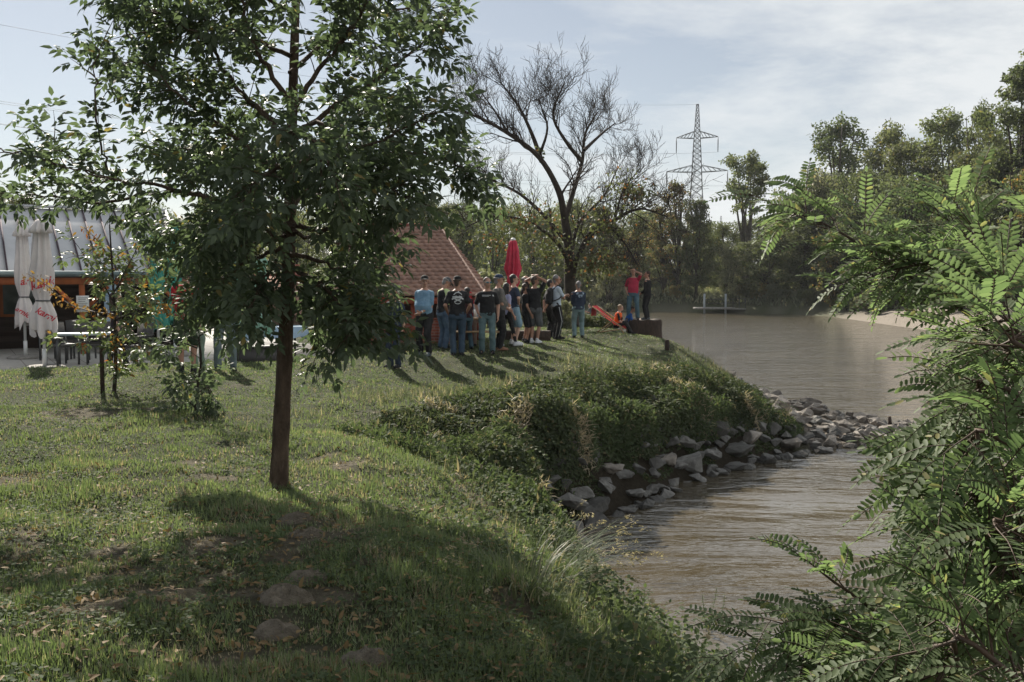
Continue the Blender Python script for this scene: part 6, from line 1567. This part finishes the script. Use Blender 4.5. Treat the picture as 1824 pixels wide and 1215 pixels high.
lbranch([(1560, 1090, 3.2), (1520, 1060, 3.2), (1490, 1040, 3.2)], None, .9, .9, .008, (.06, .15))
lbranch([(1810, 1130, 2.8), (1700, 1120, 2.9), (1620, 1150, 3.0), (1540, 1180, 3.0), (1480, 1205, 3.1)], 1.6, 1.0)
lbranch([(1560, 1110, 3.25), (1480, 1130, 3.3), (1400, 1140, 3.35), (1350, 1150, 3.4)], None, .8, 1.0, .006, (.08, .2)); lbranch([(1700, 1180, 3.1), (1600, 1195, 3.2), (1500, 1190, 3.3), (1420, 1185, 3.4)], None, .9, 1.0, .007, (.1, .22)); lbranch([(1720, 1060, 3.3), (1640, 1100, 3.4), (1580, 1150, 3.5), (1540, 1190, 3.5)], None, 1.0, 1.0, .007, (.1, .24))
lbranch([(1800, 930, 3.2), (1730, 960, 3.3), (1670, 1020, 3.4)], None, .9, 1.0, .007, (.1, .22))
lbranch([(1800, 1200, 2.6), (1700, 1190, 2.7), (1620, 1220, 2.8)], 1.3, 1.0)
lbranch([(1850, 560, 3.6), (1800, 520, 3.8), (1740, 450, 4.0), (1710, 400, 4.1)], 3.2, .9); lbranch([(1870, 760, 3.5), (1820, 720, 3.7), (1780, 680, 3.9)], 3.0, 1.0)
lbranch([(1860, 860, 3.6), (1810, 880, 3.8), (1770, 900, 4.0), (1730, 880, 4.1)], 2.6, 1.0); lbranch([(1860, 1000, 3.5), (1800, 1020, 3.7), (1750, 1060, 3.8), (1700, 1100, 3.9)], 2.0, 1.1)
lbranch([(1840, 960, 2.8), (1800, 980, 2.8), (1760, 1010, 2.9)], 2.2, 1.0);
lbranch([(1860, 1100, 3.4), (1800, 1110, 3.6), (1720, 1150, 3.7), (1640, 1180, 3.8)], 1.6, 1.2); lbranch([(1870, 640, 3.0), (1820, 600, 3.1), (1790, 560, 3.2)], 3.2, 1.0)
LTW.build('trunk', M_twig, LT, smooth=True)
put_leaves(LR, 'crown', L_loc, LT, tmpl=T_OVAL, wr=.38); print('LOCUST', len(LR))

# ================================================================ GROUND COVER
def land_ok(x, y):
    u, v = patio_uv(x, y); return ~((v > -.05) & (u < 8.8) & (v < 22))
rn = np.random.RandomState(9)
def polar(n, dmin, dmax, p, margin=.12):
    t_ = rn.uniform(0, 1, n); e = 2 - p; d = (dmin ** e + t_ * (dmax ** e - dmin ** e)) ** (1 / e)
    th = rn.uniform(-.5146 - margin, .5146 + margin, n); return d * th, d
# dry bare patches are shared by blades and ground
def patchy(x, y): return fbm(x * .55, y * .75, 21, 4)
N = 520000
x, y = polar(N, 3.2, 42, 1.72); sn_ = near_sdf(x, y)
pt = dryness(x, y); keep = land_ok(x, y) & (sn_ > .9) & (rn.uniform(0, 1, N) > pt * .88) & ~((x > 6.3) & (y > 20))
x, y, sn_, pt = x[keep], y[keep], sn_[keep], pt[keep]; z = height(x, y); n = len(x); d = np.hypot(x, y)
clump = fbm(x * 2.3, y * 2.3, 31, 3)
Lb = (.022 + .060 * np.clip((clump - .3) * 2.2, 0, 1) ** 1.5 + .03 * rn.uniform(0, 1, n) ** 2) * (1 + .5 * smooth(3.0, 1.6, sn_) * (y < 15)) * np.where(y > 13, .75, 1.0)
Lb *= 1 - .55 * np.clip(pt * 1.5, 0, 1)
Wb = (.0032 + .0011 * d * .55) * rn.uniform(.7, 1.3, n)
th = rn.uniform(0, 2 * math.pi, n); tilt = rn.uniform(.2, 1.5, n)
A_ = np.stack([np.cos(th) * tilt, np.sin(th) * tilt, np.ones(n)], -1); N_ = np.stack([np.cos(th), np.sin(th), .2 * np.ones(n)], -1)
straw = rn.uniform(0, 1, n) < np.clip(.05 + pt * .8 + .35 * (fbm(x * 3, y * 3, 41, 3) > .60), .03, .75)
for nm, mk, mt in (('grass', ~straw, L_grass), ('dry_grass', straw, L_straw)):
    ac = Acc(); leaves(ac, np.stack([x, y, z - .005], -1)[mk], A_[mk], N_[mk], Lb[mk] * (1 if nm == 'grass' else .8), Wb[mk], T_BLADE); o = ac.build(nm, mt); tag(o, kind='stuff')
print('GRASS', n)
# low broad leaves (clover, ground ivy) through the turf
N = 110000; x, y = polar(N, 3.2, 24, 1.6); sn_ = near_sdf(x, y); cl = fbm(x * 1.2, y * 1.2, 44, 3)
k = land_ok(x, y) & (sn_ > .8) & (cl > .47) & (dryness(x, y) < .5) & ~((x > 6.3) & (y > 20)); x, y = x[k], y[k]; n = len(x); z = height(x, y) + rn.uniform(.01, .055, n)
ac = Acc(); leaves(ac, np.stack([x, y, z], -1), rnd_unit(n, rn) * np.array([1, 1, .35]), rnd_unit(n, rn) * .55 + np.array([0, 0, 1]), rn.uniform(.012, .030, n) * (1 + .03 * y), rn.uniform(.010, .022, n) * (1 + .03 * y), T_OVAL)
o = ac.build('clover', L_weed); tag(o, kind='stuff')

N = 16000; x, y = polar(N, 3.2, 22, 1.5); sn_ = near_sdf(x, y); k = land_ok(x, y) & (sn_ > 1) & ~((x > 6.3) & (y > 20)) & (rn.uniform(0, 1, N) < .15 + .85 * smooth(5.5, 1.0, np.hypot(x + 1.2, y - 6.5))); x, y = x[k], y[k]; n = len(x)
ac = Acc(); leaves(ac, np.stack([x, y, height(x, y) + rn.uniform(.005, .04, n)], -1), rnd_unit(n, rn) * np.array([1, 1, .3]), rnd_unit(n, rn) * .5 + np.array([0, 0, 1]), rn.uniform(.02, .07, n), rn.uniform(.012, .03, n), T_LEAF); o = ac.build('leaf_litter', leaf_mat('fallen brown leaf', (.11, .065, .03), (.24, .17, .08), None, 0, .15, .7, .2)); tag(o, kind='stuff')
# weeds and long grass along the near bank
N = 90000; x, y = polar(N, 3.4, 17, 1.3); sn_ = near_sdf(x, y)
b_f = smooth(2.9, 1.5, sn_) * smooth(.05, .4, sn_); cl = fbm(x * 1.5, y * 1.5, 61, 3); k = (rn.uniform(0, 1, N) < b_f * (.35 + .9 * (cl > .48))) & (x > -2.5)
x, y, sn_, cl = x[k], y[k], sn_[k], cl[k]; n = len(x); hgt = (.08 + .36 * np.clip((cl - .35) * 2.5, 0, 1)) * smooth(3.0, 1.4, sn_)
z = height(x, y) + rn.uniform(0, 1, n) ** .7 * hgt
ac = Acc(); leaves(ac, np.stack([x, y, z], -1), rnd_unit(n, rn) * np.array([1, 1, .5]), rnd_unit(n, rn) * .7 + np.array([0, -.1, 1]), rn.uniform(.025, .065, n), rn.uniform(.02, .04, n), T_LEAF)
o = ac.build('bank_weeds', L_weed); tag(o, kind='stuff')
N = 26000; x, y = polar(N, 3.4, 19, 1.3); sn_ = near_sdf(x, y); cl = fbm(x * 1.1 + 7, y * 1.1, 71, 3)
k = (rn.uniform(0, 1, N) < smooth(2.6, 1.4, sn_) * smooth(0.0, .5, sn_) * (cl > .5)) & (x > -3); x, y, cl = x[k], y[k], cl[k]; n = len(x); z = height(x, y)
th = rn.uniform(0, 6.28, n); A_ = np.stack([np.cos(th) * .6 + .15, np.sin(th) * .6, np.ones(n)], -1); N_ = np.stack([np.cos(th), np.sin(th), .3 * np.ones(n)], -1)
ac = Acc(); leaves(ac, np.stack([x, y, z], -1), A_, N_, rn.uniform(.10, .34, n), rn.uniform(.005, .009, n), T_BLADE); o = ac.build('long_grass', L_reed); tag(o, kind='stuff')

N = 60000; x = rn.uniform(-4, 7.6, N); y = rn.uniform(12, 30, N); sn_ = near_sdf(x, y); cl = fbm(x * 1.3, y * 1.3, 73, 3)
k = (rn.uniform(0, 1, N) < smooth(4.4, 3.0, sn_) * smooth(1.4, 2.2, sn_) * np.clip((cl - .38) * 5, 0, 1)); x, y = x[k], y[k]; n = len(x); z = height(x, y); th = rn.uniform(0, 6.28, n)
ac = Acc(); leaves(ac, np.stack([x, y, z], -1), np.stack([np.cos(th) * .6, np.sin(th) * .6, np.ones(n)], -1), np.stack([np.cos(th), np.sin(th), .3 * np.ones(n)], -1), rn.uniform(.07, .22, n), rn.uniform(.010, .016, n), T_BLADE); o = ac.build('bank_edge_grass', L_reed); tag(o, kind='stuff')
# bramble mass on the steep headland bank
def bram_h(x, y):
    sn_ = near_sdf(x, y); e = smooth(.40, .72, sn_) * smooth(3.6, 2.3, sn_ + (fbm(x * .8, y * .8, 86, 3) - .5) * 2.2) * smooth(9.8, 12.6, y) * smooth(7.5, 6.4, x) * (x > -4)
    e = np.where(y > 27, 0, e)
    b_ = fbm(x * .75, y * .75, 81, 3); f_ = fbm(x * 2.6, y * 2.6, 82, 3); b2 = fbm(x * .45 + 3, y * .45, 84, 2)
    t_ = height(x, y); cap = lawn_h(x, y) - .12 + (b_ - .5) * .7 + (f_ - .5) * .45 + (fbm(x * 1.4, y * 1.4, 87, 2) - .5) * .4
    cap = cap - smooth(14.5, 11.5, y) * (.10 + .5 * np.clip(b2 - .3, 0, 1)); cap = cap - smooth(1.1, .3, sn_) * (.2 + 2.0 * np.clip(b2 - .42, 0, 1))
    return e * np.clip(cap - t_, .06, 1.2), sn_
N = 1100000; x = rn.uniform(-2.5, 8.2, N); y = rn.uniform(9.8, 27, N); h_, sn_ = bram_h(x, y)
k = (h_ > .05) & (rn.uniform(0, 1, N) < .46 * np.clip(h_ * 2.6, .35, 1)); x, y, h_, sn_ = x[k], y[k], h_[k], sn_[k]; n = len(x)
dep = rn.uniform(0, 1, n) ** 1.8 * np.minimum(.65, h_); z = height(x, y) + np.maximum(h_ - dep, .02) + rn.normal(0, .03, n)
ox = smooth(2.0, .8, sn_) * .25 * h_     # the top leans out over the rocks
x2 = x + ox * .75; y2 = y - ox * .75
gxn = bram_h(x + .1, y)[0] - bram_h(x - .1, y)[0]; gyn = bram_h(x, y + .1)[0] - bram_h(x, y - .1)[0]
N_ = np.stack([-gxn * 3, -gyn * 3 - .25, np.ones(n) * .8], -1) + rnd_unit(n, rn) * .6
P3 = np.stack([x2, y2, z], -1); A3 = rnd_unit(n, rn) + np.array([.1, -.2, -.35]); w1_ = fbm(x * .95 + 4, y * .95, 95, 3); mkw = (w1_ > .56) & (rn.uniform(0, 1, n) < .8); mkd = (fbm(x * 1.7, y * 1.7, 97, 3) > .73) & ~mkw
ac = Acc(); leaves(ac, P3[mkw] + np.array([0, 0, .05]), A3[mkw] + np.array([0, 0, .5]), N_[mkw], rn.uniform(.06, .14, mkw.sum()), rn.uniform(.022, .04, mkw.sum()), T_RHOMB); o = ac.build('nettle_patches', L_weed); tag(o, kind='stuff')
ac = Acc(); leaves(ac, P3[mkd] + np.array([0, 0, .04]), A3[mkd] + np.array([0, 0, .9]), N_[mkd], rn.uniform(.08, .2, mkd.sum()), rn.uniform(.012, .025, mkd.sum()), T_BLADE); o = ac.build('dead_growth', L_straw); tag(o, kind='stuff')
mk_ = ~mkw & ~mkd; ac = Acc(); leaves(ac, P3[mk_], A3[mk_], N_[mk_], rn.uniform(.045, .11, mk_.sum()), rn.uniform(.03, .07, mk_.sum()), T_RHOMB)
# leaves hanging down the shaded face
N = 160000; x = rn.uniform(0.2, 7.2, N); y = rn.uniform(14, 25, N); sn_ = near_sdf(x, y); k = (sn_ > .15) & (sn_ < 2.0) & (fbm(x * 1.6, y * 1.6, 90, 3) > .36 + .16 * smooth(1.0, .3, sn_)); k &= ~((x > 6.2)); x, y = x[k], y[k]; m_ = len(x)
z = height(x, y) + rn.uniform(.02, .45, m_) * smooth(.3, 1.4, near_sdf(x, y))
leaves(ac, np.stack([x, y, z], -1), rnd_unit(m_, rn) + np.array([.3, -.4, -.8]), rnd_unit(m_, rn) + np.array([.5, -.7, .5]), rn.uniform(.05, .10, m_), rn.uniform(.035, .06, m_), T_RHOMB)
o = ac.build('undergrowth', L_bram); tag(o, kind='stuff'); print('BRAMBLE', n, m_)
# arching bramble shoots standing out of the mass
rs = random.Random(8); rows = []; st = Acc()
for _ in range(320):
    x_, y_ = rs.uniform(-1.5, 6.8), rs.uniform(14.5, 25.5); hh_, s_ = bram_h(np.array([x_]), np.array([y_]))
    if hh_[0] < .12: continue
    p = Vector((x_, y_, hz(x_, y_) + hh_[0] * .8)); a0 = rs.uniform(-1.2, 1.2); dd = Vector((math.cos(a0), math.sin(a0) - .6, 1.3)).normalized(); pts = [p.copy()]
    for i in range(9):
        dd = (dd + Vector((0, 0, -.20))).normalized(); p = p + dd * .075; pts.append(p.copy())
        for s2 in (-1, 1): sdv = dd.cross(Vector((0, 0, 1))).normalized() * s2; rows.append((*p, *(sdv + dd * .4 + Vector((0, 0, rs.uniform(-.2, .3)))), rs.gauss(0, .3), rs.gauss(0, .3), 1, rs.uniform(.06, .10)))
    st.tube(pts, .004, 3, cap=False)
for _ in range(260):
    x_, y_ = rs.uniform(-2.5, 7.4), rs.uniform(13.2, 26); s_ = float(near_sdf(np.array([x_]), np.array([y_]))[0])
    if not .6 < s_ < 3.4 or (x_ > 6.9): continue
    p = Vector((x_, y_, hz(x_, y_) + max(0.0, float(bram_h(np.array([x_]), np.array([y_]))[0][0]) - .1))); a0 = rs.uniform(0, 6.28); dd = Vector((math.cos(a0) * .25 + .1, math.sin(a0) * .25 - .1, 1)).normalized(); pts = [p.copy()]; ln = rs.uniform(.18, .48); m2 = int(ln / .045)
    for i in range(m2):
        dd = (dd + Vector((rs.gauss(0, .08), rs.gauss(0, .08), 0))).normalized(); p = p + dd * ln / m2; pts.append(p.copy())
        for s2 in range(3): th_ = i * 1.3 + s2 * 2.1; rows.append((*p, math.cos(th_), math.sin(th_), rs.uniform(-.3, .4), rs.gauss(0, .3), rs.gauss(0, .3), 1, rs.uniform(.05, .095) * (1.1 - .6 * i / m2)))
    st.tube(pts, .004, 3, cap=False)
ar = np.array(rows); leaves(st, ar[:, :3], ar[:, 3:6], ar[:, 6:9], ar[:, 9], ar[:, 9] * .55, T_LEAF); o = st.build('bramble_shoots', L_bram); tag(o, kind='stuff')
# tufts among the beach meadow and far bank
N = 60000; x = rn.uniform(-20, 45, N); y = rn.uniform(60, 150, N); sf_ = sdf(x, y, FAR); k = (sf_ > 1.0) & (sf_ < 30) & ~((sf_ < 9) & (x > 26) & (y < 108)); x, y = x[k], y[k]; n = len(x); z = height(x, y)
ac = Acc(); leaves(ac, np.stack([x, y, z], -1), rnd_unit(n, rn) * .6 + np.array([0, 0, 1]), rnd_unit(n, rn) + np.array([0, -.5, .4]), rn.uniform(.3, .8, n), rn.uniform(.12, .3, n), T_RHOMB); o = ac.build('far_meadow_grass', L_t2); tag(o, kind='stuff')

# ---- standing single plants of the near bank
def seed_grass(px, py, n, L, label, mat, spread=.25, lean=(.35, -.1), w=.012, heads=True):
    b0 = gp(px, py); root = empty('grass_clump', b0); tag(root, label, 'grass clump'); bl = []; hd = []; st_ = Acc()
    for _ in range(n):
        a0 = rs.uniform(0, 6.28); r_ = spread * math.sqrt(rs.random()); p = Vector((r_ * math.cos(a0), r_ * math.sin(a0), 0)); dd = Vector((math.cos(a0) * .35 + lean[0] * rs.random(), math.sin(a0) * .35 + lean[1], 1)).normalized(); ln = L * rs.uniform(.55, 1); pts = [p.copy()]; wdt = rs.uniform(.6, 1)
        for i in range(7): dd = (dd + Vector((dd.x * .18, dd.y * .18, -.16 * rs.uniform(.5, 1.4)))).normalized(); p = p + dd * ln / 7; pts.append(p.copy())
        side = dd.cross(Vector((0, 0, 1))).normalized(); V = []
        for i, q in enumerate(pts): ww = w * .5 * wdt * (1 - i / 7.3); V += [q + side * ww, q - side * ww]
        st_.add([tuple(v_) for v_ in V], [np.array([[2 * i, 2 * i + 1, 2 * i + 3, 2 * i + 2] for i in range(7)])])
        if heads and rs.random() < .35:
            for i in range(14):
                q = pts[-2].lerp(pts[-1], rs.random()) + Vector((rs.gauss(0, .012), rs.gauss(0, .012), rs.gauss(0, .012))); hd.append((*q, *(dd + Vector((rs.gauss(0, .4), rs.gauss(0, .4), rs.gauss(0, .4)))), rs.gauss(0, 1), rs.gauss(0, 1), 1, rs.uniform(.015, .035)))
    st_.build('blades', mat, root)
    if hd: tag(put_leaves(hd, 'seed_heads', L_straw, root, T_RHOMB, .35), kind='stuff')
    return root
rs = random.Random(19)
seed_grass(990, 1015, 120, .70, 'big arching grass clump with brown seed heads at the cove head', L_weed, .35, (.45, .0), .014)
seed_grass(1015, 1000, 40, .85, 'dry straw coloured grass stems arching over the water at the cove head', L_straw, .22, (.9, -.1), .007)
seed_grass(940, 1050, 90, .5, 'lower dark grass clump left of the arching one', L_reed, .32, (.2, -.1), .012)
seed_grass(880, 880, 60, .45, 'pale grass tuft between the lawn and the brambles', L_reed, .35, (.2, -.1), .010); seed_grass(740, 800, 90, .3, 'pale bleached grass tuft right of the big trunk', L_reed, .5, (.1, -.1), .010)
M_stem = surf('green stem', (.12, .15, .06), None, 5, .7)
seed_grass(500, 874, 90, .16, 'short grass tuft growing round the foot of the ash trunk', L_grass, .22, (.0, -.2), .008, False)
def leafy_stem(px, py, H_, n, label, mat=L_weed, leaf=.07):
    b0 = gp(px, py); root = empty('leafy_weed', b0); tag(root, label, 'weed'); rows_ = []; st_ = Acc()
    for _ in range(n):
        a0 = rs.uniform(0, 6.28); p = Vector((rs.gauss(0, .06), rs.gauss(0, .06), 0)); dd = Vector((math.cos(a0) * .22, math.sin(a0) * .22, 1)).normalized(); ln = H_ * rs.uniform(.6, 1); pts = [p.copy()]; m_ = 11
        for i in range(m_):
            dd = (dd + Vector((rs.gauss(0, .05), rs.gauss(0, .05), 0))).normalized(); p = p + dd * ln / m_; pts.append(p.copy())
            for s2 in range(3): th_ = i * 1.3 + s2 * 2.1; rows_.append((*p, math.cos(th_), math.sin(th_), rs.uniform(-.1, .5), rs.gauss(0, .3), rs.gauss(0, .3), 1, leaf * rs.uniform(.5, 1.1) * (1 - .5 * i / m_)))
        st_.tube(pts, .003, 4, cap=False)
    st_.build('stems', M_stem, root); put_leaves(rows_, 'leaves', mat, root, T_LEAF, .4)
leafy_stem(1055, 1065, .45, 5, 'leafy green weed standing against the brown water'); leafy_stem(1265, 1120, .55, 3, 'thin upright weed at the middle of the near bank edge'); leafy_stem(1130, 1100, .4, 4, 'bushy low weed on the near bank edge')
leafy_stem(1235, 1190, .35, 8, 'cluster of pale round leaved weeds at the lower bank edge', leaf=.09); leafy_stem(1300, 1215, .35, 7, 'lowest leafy weed at the near bank edge beside the locust tips', leaf=.08)
# ---- molehills
M_soil = surf('dry crumbly soil', (.25, .215, .165), (.14, .118, .088), 14, .98, .9, 50, .1, dist=.04)
for i, (px_, py_, w_, lb) in enumerate(((508, 1066, .17, 'front molehill of dry soil in the shade edge of the tree'), (545, 1040, .17, 'greyish molehill just behind the front one'), (548, 955, .15, 'molehill of brown soil in the tree shadow below the trunk'), (525, 928, .16, 'farthest molehill close below the trunk'), (492, 1130, .14, 'flattened dark molehill in front of the front one'), (650, 1180, .15, 'flat dirt mound at the bottom of the lawn, right of the other molehills'))):
    w_ *= .72; g = gp(px_, py_); me_ = Acc(); nn_ = 26; V = [(0, 0, w_ * .42)]
    for r_ in range(1, 9):
        for j in range(nn_):
            th_ = 2 * math.pi * j / nn_; f_ = r_ / 8; rr_ = w_ * f_ * (1 + .22 * (float(vnoise(math.cos(th_) * 1.6 + i * 9, math.sin(th_) * 1.6)) - .5)); xx, yy = rr_ * math.cos(th_) * 1.2, rr_ * math.sin(th_)
            V.append((xx, yy, w_ * .42 * math.cos(f_ * math.pi / 2) ** .8 * (.55 + .9 * float(vnoise(xx * 45 + i * 7, yy * 45))) + (-.03 if r_ == 8 else 0) + hz(g.x + xx, g.y + yy) - g.z))
    fs = [np.array([[0, 1 + j, 1 + (j + 1) % nn_] for j in range(nn_)]), np.array([[1 + (r_ - 1) * nn_ + j, 1 + r_ * nn_ + j, 1 + r_ * nn_ + (j + 1) % nn_, 1 + (r_ - 1) * nn_ + (j + 1) % nn_] for r_ in range(1, 8) for j in range(nn_)])]
    me_.add(V, fs); o = me_.build('molehill', M_soil, loc=g, smooth=True); tag(o, lb, 'molehill', 'molehills in the lawn')
for me_ in list(bpy.data.meshes):
    if me_.users == 0: bpy.data.meshes.remove(me_)
# ---------------------------------------------------------------- thin summer air
hm_ = bpy.data.materials.new('thin air'); hm_.use_nodes = True; t = hm_.node_tree; t.nodes.clear()
pv = t.nodes.new('ShaderNodeVolumePrincipled'); pv.inputs['Density'].default_value = 0.00016; pv.inputs['Color'].default_value = (.86, .90, .93, 1); pv.inputs['Anisotropy'].default_value = .2
ho = t.nodes.new('ShaderNodeOutputMaterial'); t.links.new(pv.outputs[0], ho.inputs['Volume'])
acc = Acc(); acc.box((0, 745, 28.5), (1210, 1710, 62)); o = acc.build('haze', hm_); tag(o, kind='stuff')
